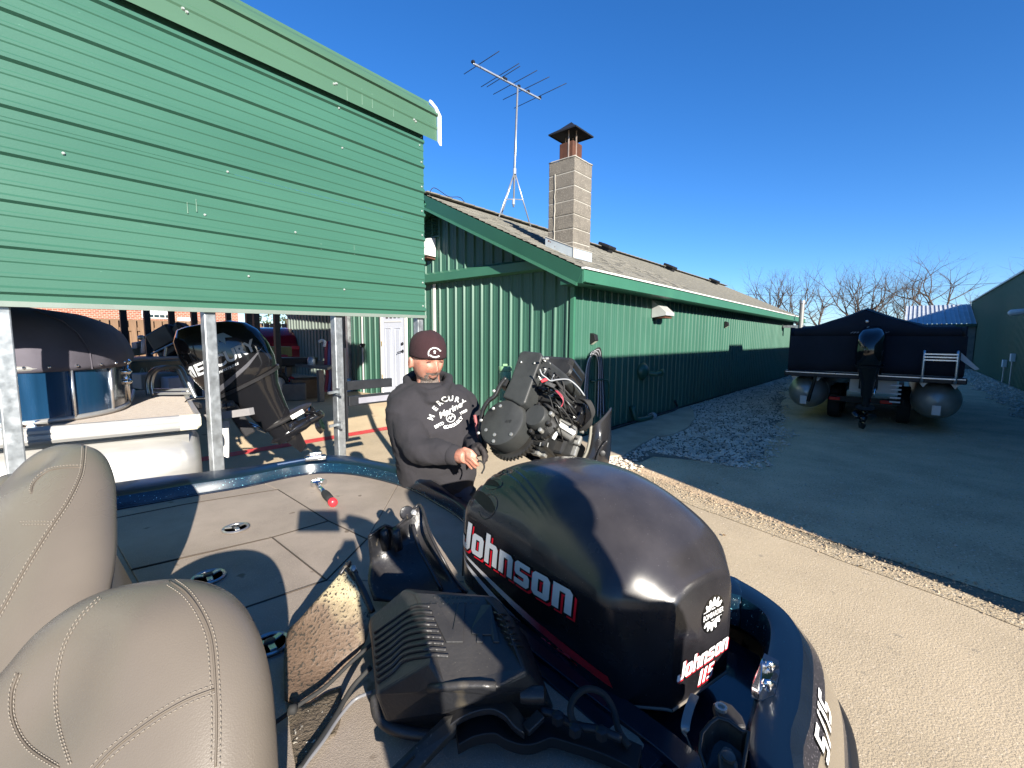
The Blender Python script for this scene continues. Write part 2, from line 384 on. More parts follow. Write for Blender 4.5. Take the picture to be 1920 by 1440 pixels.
for i in range(16):
    x, y = rr.uniform(3.6, 8), rr.uniform(-1.4, 2.4); a = rr.random()*6; s = rr.uniform(.012, .03)
    mb.add([(x, y, .014), (x+s*cos(a), y+s*sin(a), .02), (x+1.6*s*cos(a+.5), y+1.6*s*sin(a+.5), .015), (x+s*cos(a+1), y+s*sin(a+1), .012)], [(0, 1, 2, 3)])
o = mb.build('fallen_leaves', mat('dead_leaf', (.16, .10, .05), .9, var=.3, vscale=9)); tag(o, 'few brown dead leaves lying on the lane and driveway', 'leaves', kind='stuff')

# ------------------------------------------------------------------ long green workshop
XG, YW, YE, XE = 5.72, 3.80, 10.25, 23.4
YR, ZR = 6.9, 4.22                       # ridge
SL = (ZR-2.57)/(YR-3.45)
def zroof(y): return 2.57+SL*(y-3.45) if y <= YR else ZR-SL*(y-YR)
shop = empty('workshop_building', (XG, YW, 0), 'long green metal sided workshop with grey shingle roof and block chimney', 'building')
# long wall: sheets of four ribs
w = .9144; k = 0; x = XG
while x < XE-.05:
    ww = min(w, XE-x); mb = MB(); rib_sheet(mb, (x, YW, 0.05), (1, 0, 0), (0, -1, 0), (0, 0, 1), ww, 2.42, start=.06)
    mb.build('wall_panel', GRN, shop, fixn=False); x += w
# gable wall
y = YW+.02
while y < YE-.05:
    ww = min(w, YE-y)
    mb = MB(); rib_sheet(mb, (XG, y, .05), (0, 1, 0), (-1, 0, 0), (0, 0, 1), ww, 2.62, start=.06, h=.028, w0=.055)
    if not (8.0 > y+ww or y > 8.75): pass
    mb.build('wall_panel', GRN, shop, fixn=False); y += w
# upper gable sheets, cut to the rake
mb = MB(); n = 0
prof = []; u = 0.; us = []
y = YW
mbs = []
while y < YE+.01:
    mb = MB(); segs = []
    yy = y
    while yy < min(y+w, YE+.01)-.001:
        for (du, h) in ((0, 0), (.0125, .028), (.0325, .028), (.050, 0), (.107, 0), (.114, .0035), (.128, .0035), (.135, 0)): segs.append((yy+du, h))
        yy += .2286
    segs.append((min(y+w, YE), 0)); vs = []
    for (q, h) in segs: vs += [(XG-.02-h, q, 2.66), (XG-.02-h, q, max(2.67, zroof(q)-.16))]
    mb.add(vs, [(2*i, 2*i+2, 2*i+3, 2*i+1) for i in range(len(segs)-1)]); mb.build('gable_panel', GRN, shop, fixn=False); y += w
# end and back walls keep light out
mb = MB(); mb.box((XG+.03, YW+.03, 0), (XE-.02, YE-.03, 2.5)); mb.build('inner_wall', DARKM, shop)
mb = MB(); mb.add([(XG+.03, YW+.03, 2.5), (XG+.03, YR, ZR-.12), (XG+.03, YE-.03, 2.5)], [(0, 1, 2)]); mb.add([(XE-.02, YW+.03, 2.5), (XE-.02, YR, ZR-.12), (XE-.02, YE-.03, 2.5)], [(0, 1, 2)]); mb.build('attic_wall', DARKM, shop)
mb = MB(); mb.beam((XG-.012, YW-.022, .05), (XG-.012, YW-.022, 2.47), .07, .05, (1, 0, 0)); mb.build('corner_trim', TRIM, shop, bevel=.004)
# roof: courses of shingles as stepped strips
XO = XG-.33; dy = .135; roofm = MB(); crs = int((YR-3.42)/dy/1)
for i in range(crs+1):
    y0, y1 = 3.42+i*dy, min(3.42+(i+1)*dy, YR)
    z0, z1 = zroof(y0)+.012+.012, zroof(y1)+.012
    xs = XO; 
    roofm.add([(XO, y0, z0), (XE+.3, y0, z0), (XE+.3, y1, z1), (XO, y1, z1), (XO, y0, z0-.016), (XE+.3, y0, z0-.016)], [(0, 1, 2, 3), (4, 5, 1, 0)])
ro = roofm.build('roof', SHING, shop, fixn=False)
# near part of the roof: raised shingle tabs that can be told apart
rr = random.Random(21); tabs = MB()
for i in range(crs):
    y0 = 3.42+i*dy; off = (i % 3)*.11
    xx = XO+off*.5
    while xx < 10.5:
        wd = .30+rr.random()*.02
        if rr.random() < .55:
            a, b = y0-.002, y0+dy*.97; za, zb = zroof(a)+.027+rr.random()*.004, zroof(b)+.018
            tabs.add([(xx, a, za), (xx+wd-.012, a, za), (xx+wd-.012, b, zb), (xx, b, zb), (xx, a, za-.012), (xx+wd-.012, a, za-.012)], [(0, 1, 2, 3), (4, 5, 1, 0)])
        xx += wd
o = tabs.build('shingle', mat('shingle_tab', (.15, .143, .12), .95, var=.25, vscale=3, detail=6, bump=.5, bscale=80, speck=(70, .62, (.21, .2, .17))), shop, fixn=False); tag(o, kind='stuff')
mb = MB(); mb.add([(XO, YR, ZR+.02), (XE+.3, YR, ZR+.02), (XE+.3, 10.6, zroof(10.6)+.02), (XO, 10.6, zroof(10.6)+.02)], [(0, 1, 2, 3)]); mb.build('far_roof_slope', SHING, shop)
mb = MB()
x = XO
while x < XE+.3:
    mb.obox((x+.15, YR, ZR+.045), (.155, 0, .004), (0, .11, 0), (0, 0, .012)); x += .3
o = mb.build('ridge_cap', SHING, shop); tag(o, kind='stuff')
# eave: fascia, drip edge, soffit
mb = MB(); mb.box((XO, 3.40, 2.375), (XE+.3, 3.43, 2.555)); mb.box((XO, 3.36, 2.375), (XE+.3, 3.40, 2.39)); mb.build('fascia', TRIM, shop)
mb = MB(); mb.box((XO, 3.375, 2.557), (XE+.3, 3.44, 2.582)); mb.build('drip_edge', WHITE, shop)
mb = MB(); mb.box((XO+.02, 3.43, 2.385), (XE+.2, 3.80, 2.40)); mb.build('soffit', TRIM, shop)
# rake boards and their soffit
for s, ya, yb in ((1, 3.40, YR), (-1, YR, 10.6)):
    za, zb = zroof(ya), zroof(yb); d = V(0, yb-ya, zb-za).normalized(); up = V(0, -d.z, d.y)*(1 if d.y > 0 else -1)
    nrm = V(0, -d.z, d.y)
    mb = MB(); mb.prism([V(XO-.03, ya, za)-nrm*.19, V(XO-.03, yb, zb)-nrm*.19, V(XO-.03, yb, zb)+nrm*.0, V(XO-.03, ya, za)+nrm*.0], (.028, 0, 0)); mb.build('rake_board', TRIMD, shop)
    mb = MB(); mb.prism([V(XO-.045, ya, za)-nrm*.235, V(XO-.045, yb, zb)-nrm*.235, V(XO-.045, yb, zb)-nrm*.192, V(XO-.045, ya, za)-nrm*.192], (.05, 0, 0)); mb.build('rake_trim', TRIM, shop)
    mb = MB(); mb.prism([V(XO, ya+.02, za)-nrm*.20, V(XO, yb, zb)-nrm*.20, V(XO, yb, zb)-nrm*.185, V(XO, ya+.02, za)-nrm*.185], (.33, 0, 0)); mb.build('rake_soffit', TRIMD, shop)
# horizontal beam box across the gable, and the boxed eave return
mb = MB(); mb.add([(XG-.02, 4.0, 2.86), (XG-.02, 10.2, 2.86), (XG-.15, 10.2, 2.80), (XG-.15, 4.0, 2.80), (XG-.15, 4.0, 2.66), (XG-.15, 10.2, 2.66), (XG-.02, 10.2, 2.64), (XG-.02, 4.0, 2.64)], [(0, 1, 2, 3), (3, 2, 5, 4), (4, 5, 6, 7)]); mb.build('gable_ledge', TRIM, shop)
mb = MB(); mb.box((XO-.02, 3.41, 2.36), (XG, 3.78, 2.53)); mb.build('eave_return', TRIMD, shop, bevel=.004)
# louvre
lv = MB(); lv.box((XG-.06, 6.78, 3.50), (XG-.025, 6.81, 4.02)); lv.box((XG-.06, 7.28, 3.50), (XG-.025, 7.31, 4.02)); lv.box((XG-.06, 6.81, 3.50), (XG-.025, 7.28, 3.53)); lv.box((XG-.06, 6.81, 3.99), (XG-.025, 7.28, 4.02))
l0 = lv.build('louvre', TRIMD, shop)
for i in range(9):
    mb = MB(); z = 3.55+i*.05; mb.add([(XG-.055, 6.812, z), (XG-.055, 7.278, z), (XG-.03, 7.278, z+.04), (XG-.03, 6.812, z+.04)], [(0, 1, 2, 3)]); mb.build('slat', TRIMD, l0, solid=.003)
# white corner boards between the sheets
for y in (6.99, 9.66):
    mb = MB(); mb.box((XG-.035, y-.035 if y < 8 else y-.02, .15), (XG-.021, y+.035 if y < 8 else y+.02, 2.63)); mb.build('white_trim_strip', WHITE, shop)
# entrance door
dr = MB(); dr.box((XG-.045, 7.96, .34), (XG-.022, 8.78, 2.30)); door = dr.build('door', mat('door_white', (.50, .53, .60), .4, var=.03), shop)
for (a, b) in ((7.885, 7.955), (8.785, 8.86)):
    mb = MB(); mb.box((XG-.06, a, .30), (XG-.022, b, 2.40)); mb.build('door_frame', WHITE, shop, bevel=.004)
for (a, b) in ((8.08, 8.32), (8.44, 8.68)):
    mb = MB(); z0, z1 = .52, 1.80
    for (q0, q1, r0, r1) in ((a, b, z0, z0+.02), (a, b, z1-.02, z1), (a, a+.02, z0+.02, z1-.02), (b-.02, b, z0+.02, z1-.02)): mb.box((XG-.054, q0, r0), (XG-.046, q1, r1))
    mb.box((XG-.050, a+.05, z0+.05), (XG-.046, b-.05, z1-.05)); mb.build('door_panel', mat('door_white2', (.45, .48, .55), .4), door, bevel=.003)
mb = MB(); mb.box((XG-.054, 8.06, 1.92), (XG-.046, 8.70, 1.94)); mb.build('shelf_trim', WHITE, door)
for i in range(4):
    mb = MB(); a = 8.11+i*.148; mb.box((XG-.049, a, 2.0), (XG-.046, a+.09, 2.14)); mb.build('pane', GLASS, door)
for z in (.66, 1.40, 2.1):
    mb = MB(); mb.box((XG-.075, 8.78, z), (XG-.061, 8.80, z+.1)); mb.build('hinge', mat('brass', (.5, .36, .12), .4, .8), door)
mb = MB(); mb.lathe((XG-.047, 8.03, 1.30), (-1, 0, 0), [(.035, 0), (.035, .012), (.012, .02), (.012, .05)], 14); mb.beam((XG-.09, 8.03, 1.30), (XG-.10, 8.16, 1.27), .018, .015); mb.build('handle', DARKM, door)
mb = MB(); mb.lathe((XG-.047, 8.03, 1.46), (-1, 0, 0), [(.032, 0), (.032, .02), (.02, .03)], 14); mb.build('deadbolt', DARKM, door)
mb = MB(); mb.box((XG-.28, 7.8, .272), (XG-.03, 8.95, .33)); mb.build('door_sill', mat('sill_conc', (.33, .30, .25), .9, var=.2), shop)
# things fixed to the walls
t = empty('wall_speaker_box', (XG, 7.05, 3.3), 'small white box light under the gable louvre', 'box light')
mb = MB(); mb.prism([(XG-.03, 6.93, 3.14), (XG-.22, 6.98, 3.16), (XG-.20, 6.98, 3.47), (XG-.03, 6.93, 3.50)], (0, .24, 0)); mb.build('housing', WHITE, t, bevel=.01)
mb = MB(); mb.box((XG-.245, 7.03, 3.18), (XG-.222, 7.08, 3.46)); mb.build('cover_strip', mat('offwhite', (.62, .6, .55), .5), t)
mb = MB(); mb.prism([(XG-.03, 6.95, 3.09), (XG-.20, 6.99, 3.11), (XG-.20, 6.99, 3.13), (XG-.03, 6.95, 3.12)], (0, .2, 0)); mb.build('base_plate', RUST, t)
t = empty('wall_lamp', (XG, 9.55, 1.4), 'small dark lamp on the white strip by the door', 'lamp')
mb = MB(); mb.lathe((XG-.03, 9.55, 1.42), (-1, 0, -.3), [(.02, 0), (.03, .03), (.055, .09), (.05, .12)], 14); mb.build('shade', BLACKM, t, smooth=True)
mb = MB(); mb.lathe((XG-.13, 9.55, 1.385), (-1, 0, -.3), [(.03, 0), (.02, .02), (.0, .03)], 12); mb.build('bulb', WHITE, t, smooth=True)
# exhaust hood
t = empty('exhaust_hood', (8.75, YW, 2.15), 'white metal exhaust hood high on the long green wall', 'vent hood')
a, b = 8.5, 8.92
mb = MB(); mb.add([(a, YW-.02, 2.02), (b, YW-.02, 2.02), (b, YW-.02, 2.36), (a, YW-.02, 2.36), (a, YW-.30, 2.06), (b, YW-.30, 2.06), (b, YW-.30, 2.12), (a, YW-.30, 2.12)], [(0, 4, 7, 3), (1, 2, 6, 5), (3, 7, 6, 2), (7, 4, 5, 6)]); mb.build('hood', mat('hood_metal', (.45, .46, .45), .4, .3, var=.1, speck=(12, .7, (.35, .22, .15))), t, solid=.004)
mb = MB(); mb.box((a+.03, YW-.27, 2.01), (b-.03, YW-.05, 2.04)); mb.build('screen', RUST, t)
for (x, z, lab, s) in ((6.27, 1.60, 'small black floodlight low near the corner of the green wall', 1.), (13.3, 2.02, 'small black floodlight far along the green wall', 1.)):
    t = empty('floodlight', (x, YW, z), lab, 'floodlight', 'floodlights on the long wall')
    mb = MB(); mb.prism([(x-.05*s, YW-.02, z-.09*s), (x-.05*s, YW-.12*s, z-.03*s), (x-.05*s, YW-.10*s, z+.06*s), (x-.05*s, YW-.02, z+.09*s)], (.1*s, 0, 0)); mb.build('housing', BLACKM, t, bevel=.006)
    mb = MB(); mb.add([(x-.04*s, YW-.03, z-.095*s), (x+.04*s, YW-.03, z-.095*s), (x+.04*s, YW-.115*s, z-.04*s), (x-.04*s, YW-.115*s, z-.04*s)], [(0, 1, 2, 3)]); mb.build('lens', mat('lens_pale', (.75, .74, .6), .2), t)
t = empty('round_wall_vent', (8.2, YW, .96), 'round dark vent with a pipe stub low on the green wall', 'vent')
mb = MB(); mb.lathe((8.15, YW-.02, .98), (0, -1, 0), [(.17, 0), (.17, .03), (.12, .09), (.05, .12)], 20); mb.build('flange', TRIMD, t, smooth=True, angle=40)
mb = MB(); mb.tube([(8.2, YW-.15, .95), (8.25, YW-.26, .93), (8.42, YW-.28, .95)], .045, 10); mb.lathe((8.42, YW-.28, .95), (1, 0, 0), [(.07, 0), (.07, .05)], 12); mb.build('pipe_stub', TRIMD, t, smooth=True, angle=40)
t = empty('drain_pipe', (8.1, YW, .1), 'bent dark drain pipe at the foot of the green wall', 'pipe')
mb = MB(); mb.tube(bez([(7.75, YW-.04, .35), (7.75, YW-.12, .12), (7.95, YW-.16, .09), (8.35, YW-.17, .09)], 4), .05, 10); mb.build('pipe', TRIMD, t, smooth=True)
mb = MB(); mb.lathe((8.33, YW-.17, .09), (1, 0, 0), [(.075, 0), (.075, .09), (.05, .1), (.05, .16)], 14); mb.build('coupling', mat('pvc_grey', (.32, .31, .30), .6), t, smooth=True, angle=40)
t = empty('gas_pipe', (9.0, YW, .1), 'thin black pipe lying on the slab by the wall', 'pipe')
mb = MB(); mb.tube(bez([(6.2, YW-.14, .07), (8.9, YW-.13, .07), (9.8, YW-.10, .08), (9.8, YW-.05, .25)], 6), .022, 8); mb.build('pipe', BLACKM, t, smooth=True)
# hose and cables hung near the corner
t = empty('cable_bundle', (6.35, YW-.1, 1.3), 'thick looped bundle of grey and black cables hung at the shed corner', 'cables')
rr = random.Random(9)
for i in range(9):
    o_ = i*.012; x = 6.02+o_
    pts = bez([(x, YW-.06-i*.006, .25+.12*rr.random()), (x+.0, YW-.07, .8), (x+.05, YW-.08, 1.22+.01*i), (x+.20, YW-.10-.004*i, 1.36+.012*i), (x+.38, YW-.08, 1.22+.01*i), (x+.42+.01*i, YW-.07, .8), (x+.40+.02*i, YW-.08, .25+.2*rr.random())], 7)
    mb = MB(); mb.tube(pts, .011, 6); mb.build('cable', RUB if i % 3 else mat('grey_cable', (.30, .31, .33), .5), t, smooth=True)
mb = MB(); mb.tube(arc((6.25, YW-.08, 1.30), (1, 0, 0), (0, 0, 1), .11, .2, 2.9, 14), .006, 6); mb.build('hook', GALV, t, smooth=True)
t = empty('garden_hose', (6.6, YW-.08, .8), 'thin dark green hose with a tap on the shaded wall', 'hose')
mb = MB(); mb.tube(bez([(6.30, YW-.05, .92), (6.55, YW-.10, .93), (6.72, YW-.10, .86), (6.76, YW-.09, .6), (6.74, YW-.09, .2)], 7), .012, 7); mb.build('hose', TRIMD, t, smooth=True)
mb = MB(); mb.lathe((6.28, YW-.03, .92), (0, -1, 0), [(.03, 0), (.03, .02), (.015, .03), (.015, .08)], 10); mb.build('tap', TRIMD, t, smooth=True)
# roof vents on the ridge
for (x, lab) in ((11.4, 'low black roof vent on the ridge nearest the chimney'), (15.9, 'low black roof vent halfway along the ridge'), (20.8, 'low black roof vent farthest along the ridge')):
    t = empty('roof_vent', (x, 6.45, zroof(6.45)), lab, 'roof vent', 'roof vents along the ridge')
    z = zroof(6.45); mb = MB(); mb.obox((x, 6.45, z+.17), (.19, 0, 0), V(0, .18, .18*SL), V(0, -SL, 1).normalized()*.04); mb.build('cap', BLACKM, t, bevel=.02)
    mb = MB(); mb.obox((x, 6.45, z+.09), (.12, 0, 0), V(0, .12, .12*SL), V(0, -SL, 1).normalized()*.07); mb.build('collar', BLACKM, t)
# pale flue far along the wall
t = empty('flue_pipe', (19.5, 3.5, 2.0), 'pale metal flue pipe with cap at the far end of the long wall', 'flue')
mb = MB(); mb.tube([(21.0, 3.15, 2.1), (21.0, 3.15, 3.05)], .085, 14); mb.build('pipe', mat('pale_metal', (.22, .22, .21), .5, .3), t, smooth=True, angle=40)
mb = MB(); mb.tube([(21.0, 3.15, 3.05), (21.0, 3.15, 3.15)], .11, 14); mb.build('cap', GALV, t, smooth=True, angle=40)
mb = MB(); mb.beam((21.0, 3.75, 2.15), (21.0, 3.0, 2.15), .1, .1); mb.build('bracket', GALV, t)

# ------------------------------------------------------------------ chimney
CX, CY, CZT = 5.975, 3.975, 4.36
chim = empty('block_chimney', (CX+.25, CY+.24, 2.8), 'square concrete block chimney with rusty flue and black cap', 'chimney')
WX, WY = .50, .49; nb = 7; bh = .212; z0 = CZT-nb*bh
rr = random.Random(2)
mb = MB(); mb.box((CX+.008, CY+.008, 2.72), (CX+WX-.008, CY+WY-.008, CZT-.01)); mb.build('mortar_core', MORT, chim)
for i in range(nb):
    mb = MB(); a = z0+i*bh+.006; b = z0+(i+1)*bh-.006; j = rr.uniform(-.003, .003)
    mb.box((CX+j, CY+j, a), (CX+WX+j, CY+WY+j, b)); mb.build('concrete_block', BLOCK, chim, bevel=.010)
mb = MB()
for i in range(3): mb.box((CX+.002, CY, z0-bh*(i+1)+.006), (CX+WX, CY+WY, z0-bh*i-.006))
mb.build('concrete_block', BLOCK, chim, bevel=.008)
# smeared vertical mortar line on the left face
mb = MB(); pts = [(CX-.006, CY+.36+.014*noise.noise(V(i*.7, 0, 2)), z0+.10+i*.07) for i in range(18)]
mb.tube(pts, [.007+.004*rr.random() for _ in pts], 6); o = mb.build('mortar_smear', MORT, chim, smooth=True)
mb = MB(); pts = [(CX+WX*i/8, CY, CZT-.004+.004*rr.random()) for i in range(9)][::-1]+[(CX, CY+WY*i/8, CZT-.002+.005*rr.random()) for i in range(9)]; mb.tube(pts, [.008+.005*rr.random() for _ in pts], 6); mb.build('crown_mortar', MORT, chim, smooth=True)
mb = MB(); mb.box((CX+.12, CY+.12, CZT-.02), (CX+.38, CY+.38, CZT+.30)); mb.build('flue', RUST, chim, bevel=.012)
for (x, y) in ((CX+.115, CY+.20), (CX+.2, CY+.115), (CX+.385, CY+.3), (CX+.3, CY+.385)):
    mb = MB(); mb.beam((x, y, CZT), (x, y, CZT+.46), .02, .006, (1, 0, 0)); mb.build('strap', mat('strap', (.45, .36, .3), .6, .5, var=.3), chim)
cc = V(CX+.25, CY+.25, 0); hw = .255; zc = CZT+.44; n_ = 4; ring = [cc+V(sx*hw, sy*hw, zc) for sx, sy in ((-1, -1), (1, -1), (1, 1), (-1, 1))]
mid = [cc+V(sx*hw*.5, sy*hw*.5, zc+.085) for sx, sy in ((-1, -1), (1, -1), (1, 1), (-1, 1))]
mb = MB(); mb.add(ring+mid+[cc+V(0, 0, zc+.20)]+[p+V(0, 0, -.02) for p in ring], [(0, 1, 5, 4), (1, 2, 6, 5), (2, 3, 7, 6), (3, 0, 4, 7), (4, 5, 8), (5, 6, 8), (6, 7, 8), (7, 4, 8), (9, 10, 1, 0), (10, 11, 2, 1), (11, 12, 3, 2), (12, 9, 0, 3)]); mb.build('cap', BLACKM, chim, solid=.006)
# flashing
fl = mat('flashing', (.52, .58, .60), .4, .5, var=.12, vscale=6, speck=(8, .66, (.20, .07, .04)))
za, zb = zroof(CY), zroof(CY+WY)
mb = MB(); mb.add([(CX-.02, CY-.02, za+.02), (CX-.02, CY+WY+.03, zb+.02), (CX-.02, CY+WY+.03, zb+.17), (CX-.02, CY-.02, za+.17)], [(0, 1, 2, 3)])
mb.add([(CX-.02, CY-.02, za+.02), (CX+WX+.02, CY-.02, za+.02), (CX+WX+.02, CY-.02, za+.17), (CX-.02, CY-.02, za+.17)], [(0, 1, 2, 3)])
mb.add([(CX+WX+.02, CY-.02, za+.02), (CX+WX+.02, CY+WY+.03, zb+.02), (CX+WX+.02, CY+WY+.03, zb+.17), (CX+WX+.02, CY-.02, za+.17)], [(0, 1, 2, 3)]); mb.build('flashing', fl, chim, solid=.008)
mb = MB(); mb.tube([(CX-.026, CY+WY+.03, zb+.175), (CX-.026, CY-.026, za+.175), (CX+WX+.02, CY-.026, za+.175)], .009, 6); mb.tube([(CX-.026, CY-.026, za+.02), (CX-.026, CY-.026, za+.175)], .009, 6); mb.build('flashing_lip', MORT, chim)

# ------------------------------------------------------------------ TV antenna on the ridge
M0, M1 = V(7.92, 6.90, 4.30), V(8.12, 6.98, 7.22)
ant = empty('tv_antenna', tuple(M0), 'tall silver tv antenna leaning on a tripod at the roof ridge', 'antenna')
SILV = mat('antenna_silver', (.42, .44, .46), .35, .7, var=.15, vscale=8)
mb = MB(); mb.tube([M0+V(0, 0, .25), M1], .021, 10); mb.build('mast', SILV, ant, smooth=True)
mb = MB(); mb.tube(bez([M0+V(.03, 0, .3), M0.lerp(M1, .3)+V(-.04, 0, 0), M0.lerp(M1, .7)+V(-.035, 0, 0), M1+V(-.02, 0, -.02)], 6), .006, 5); mb.build('coax_cable', RUB, ant, smooth=True)
apex = M0+V(.03, 0, 1.02)
for q in ((7.33, 6.80, 4.20), (8.42, 6.80, 4.20), (7.95, 7.5, 4.0)):
    mb = MB(); mb.tube([apex, q], .016, 8); mb.build('leg', SILV, ant, smooth=True)
for q_, f_ in (((7.33, 6.80, 4.2), .62), ((8.42, 6.80, 4.2), .5)): mb = MB(); mb.tube([apex.lerp(V(*q_), f_), M0+V(0, 0, .42)], .012, 6); mb.build('brace', SILV, ant)
mb = MB(); mb.lathe(M0+V(0, 0, .3), (0, 0, 1), [(.035, 0), (.035, .12)], 10); mb.build('collar', SILV, ant)
mb = MB(); mb.lathe(apex-V(0, 0, .05), (0, 0, 1), [(.04, 0), (.04, .12)], 10); mb.build('collar', SILV, ant)
B0, B1 = onz(887, 119, 7.26), onz(1013, 186, 7.24)
mb = MB(); mb.beam(B0, B1, .035, .035); mb.build('boom', SILV, ant, bevel=.004)
for (a, b) in (((870, 139), (936, 96)), ((902, 163), (973, 119)), ((913, 163), (975, 124)), ((925, 177), (1007, 132)), ((943, 187), (1030, 144)), ((964, 203), (1062, 156))):
    mb = MB(); mb.tube([onz(*a, 7.29), onz(*b, 7.29)], .0075, 6); mb.build('element', DARKM, ant, smooth=True)
for s in (.0, .42, .45, .65, .8, .99):
    mb = MB(); c = B0.lerp(B1, s)+V(0, 0, .03); mb.obox(c, (.03, 0, 0), (0, .03, 0), (0, 0, .022)); mb.build('clamp', BLACKM, ant)
mb = MB(); mb.tube(bez([(5.45, 6.85, 4.15), (5.50, 6.75, 4.34), (5.9, 6.8, 4.29), (6.2, 6.80, 4.34), (6.5, 6.85, 4.26), (7.3, 6.85, 4.24), (7.7, 6.88, 4.26)], 7), .007, 5); o = mb.build('loose_cable', RUB); tag(o, 'loose black cable running along the roof ridge', 'cable')
# ------------------------------------------------------------------ shed on the right of the lane
YB, XB = -3.05, 2.75
GRNR = mat('green_siding_shed', (.028, .105, .066), .42, var=.10, vscale=1.1, bump=.05, bscale=30, rvar=.06)
rsh = empty('storage_shed', (XB, YB, 0), 'tall dark green metal shed in shade at the right edge', 'building')
x = XB
while x < 41:
    mb = MB(); rib_sheet(mb, (x, YB, .02), (1, 0, 0), (0, 1, 0), (0, 0, 1), .9144, 4.08, start=.06, minor=x > 14); mb.build('wall_panel', GRNR, rsh, fixn=False); x += .9144
mb = MB(); mb.box((XB, YB-9, 0), (XB+.05, YB-.02, 4.1)); mb.box((XB+.05, YB-.08, 0), (x, YB-.03, 4.08)); mb.build('inner_wall', GRNR, rsh)
mb = MB(); mb.add([(XB-.05, YB+.06, 4.14), (x, YB+.06, 4.14), (x, YB-6, 5.6), (XB-.05, YB-6, 5.6), (XB-.05, YB+.06, 4.10), (x, YB+.06, 4.10), (x, YB-6, 5.56), (XB-.05, YB-6, 5.56)], [(0, 1, 2, 3), (4, 5, 6, 7), (0, 1, 5, 4), (0, 3, 7, 4)]); mb.build('roof', TRIMD, rsh)
mb = MB(); mb.box((XB-.05, YB+.02, 4.085), (x, YB+.09, 4.15)); mb.build('drip_edge', mat('pale_drip', (.55, .58, .55), .4), rsh)
t = empty('ridge_box_vent', (11.6, YB-.1, 4.15), 'box vent standing on the edge of the right shed roof', 'roof vent')
mb = MB(); mb.box((10.7, YB-.3, 4.14), (12.1, YB-.02, 4.36)); mb.build('housing', BLACKM, t, bevel=.03)
t = empty('wall_pipe_lamp', (24.5, YB, 2.3), 'pale pipe arm lamp on the right hand shed wall', 'lamp')
mb = MB(); mb.tube([(19.0, YB+.05, 2.52), (19.0, YB+.55, 2.45)], .035, 8); mb.build('arm', GALV, t, smooth=True)
mb = MB(); mb.lathe((19.0, YB+.5, 2.46), (0, 1, -.1), [(.05, 0), (.09, .1), (.09, .35), (.03, .4)], 12); mb.build('lamp_head', mat('pale_lamp', (.6, .62, .62), .4), t, smooth=True)
for i, (x, z) in enumerate(((24.0, 1.05), (25.6, .78))):
    t = empty('electric_box', (x, YB, z), ('lower' if i == 0 else 'upper')+' small pale box fixed low on the right shed wall', 'box')
    mb = MB(); mb.box((x-.12, YB+.02, z-.14), (x+.12, YB+.14, z+.14)); mb.build('housing', mat('pale_lamp', (.6, .62, .62), .4), t, bevel=.01)
    mb = MB(); mb.tube([(x, YB+.08, z-.14), (x, YB+.08, .05)], .02, 6); mb.build('conduit', GALV, t)
# low outbuilding with a pale ribbed roof beyond
ob = empty('lean_to', (37, -2, 0), 'low outbuilding with pale ribbed metal roof beyond the right shed', 'building')
RF = mat('pale_roof', (.42, .45, .48), .5, .2, var=.15, vscale=2)
for i in range(5):
    mb = MB(); rib_sheet(mb, (36.6, -3.0+i*.62, 2.62), (0, 1, 0), (-.25, 0, 1), V(1, 0, .30), .62, 4.6, pitch=.2, h=.04, minor=False); mb.build('roof_panel', RF, ob, fixn=False)
mb = MB(); mb.box((36.7, -3.0, 0), (40, .05, 2.6)); mb.build('wall', mat('lean_wall', (.16, .17, .15), .8, var=.2), ob)
mb = MB(); mb.box((36.5, -3.0, 2.45), (36.62, .12, 2.62)); mb.build('fascia', TRIMD, ob)
mb = MB(); mb.box((36.66, -2.6, .1), (36.69, -1.9, 2.0)); mb.build('doorway', mat('bright_gap', (.55, .57, .58), .7, var=.3, vscale=5), ob)

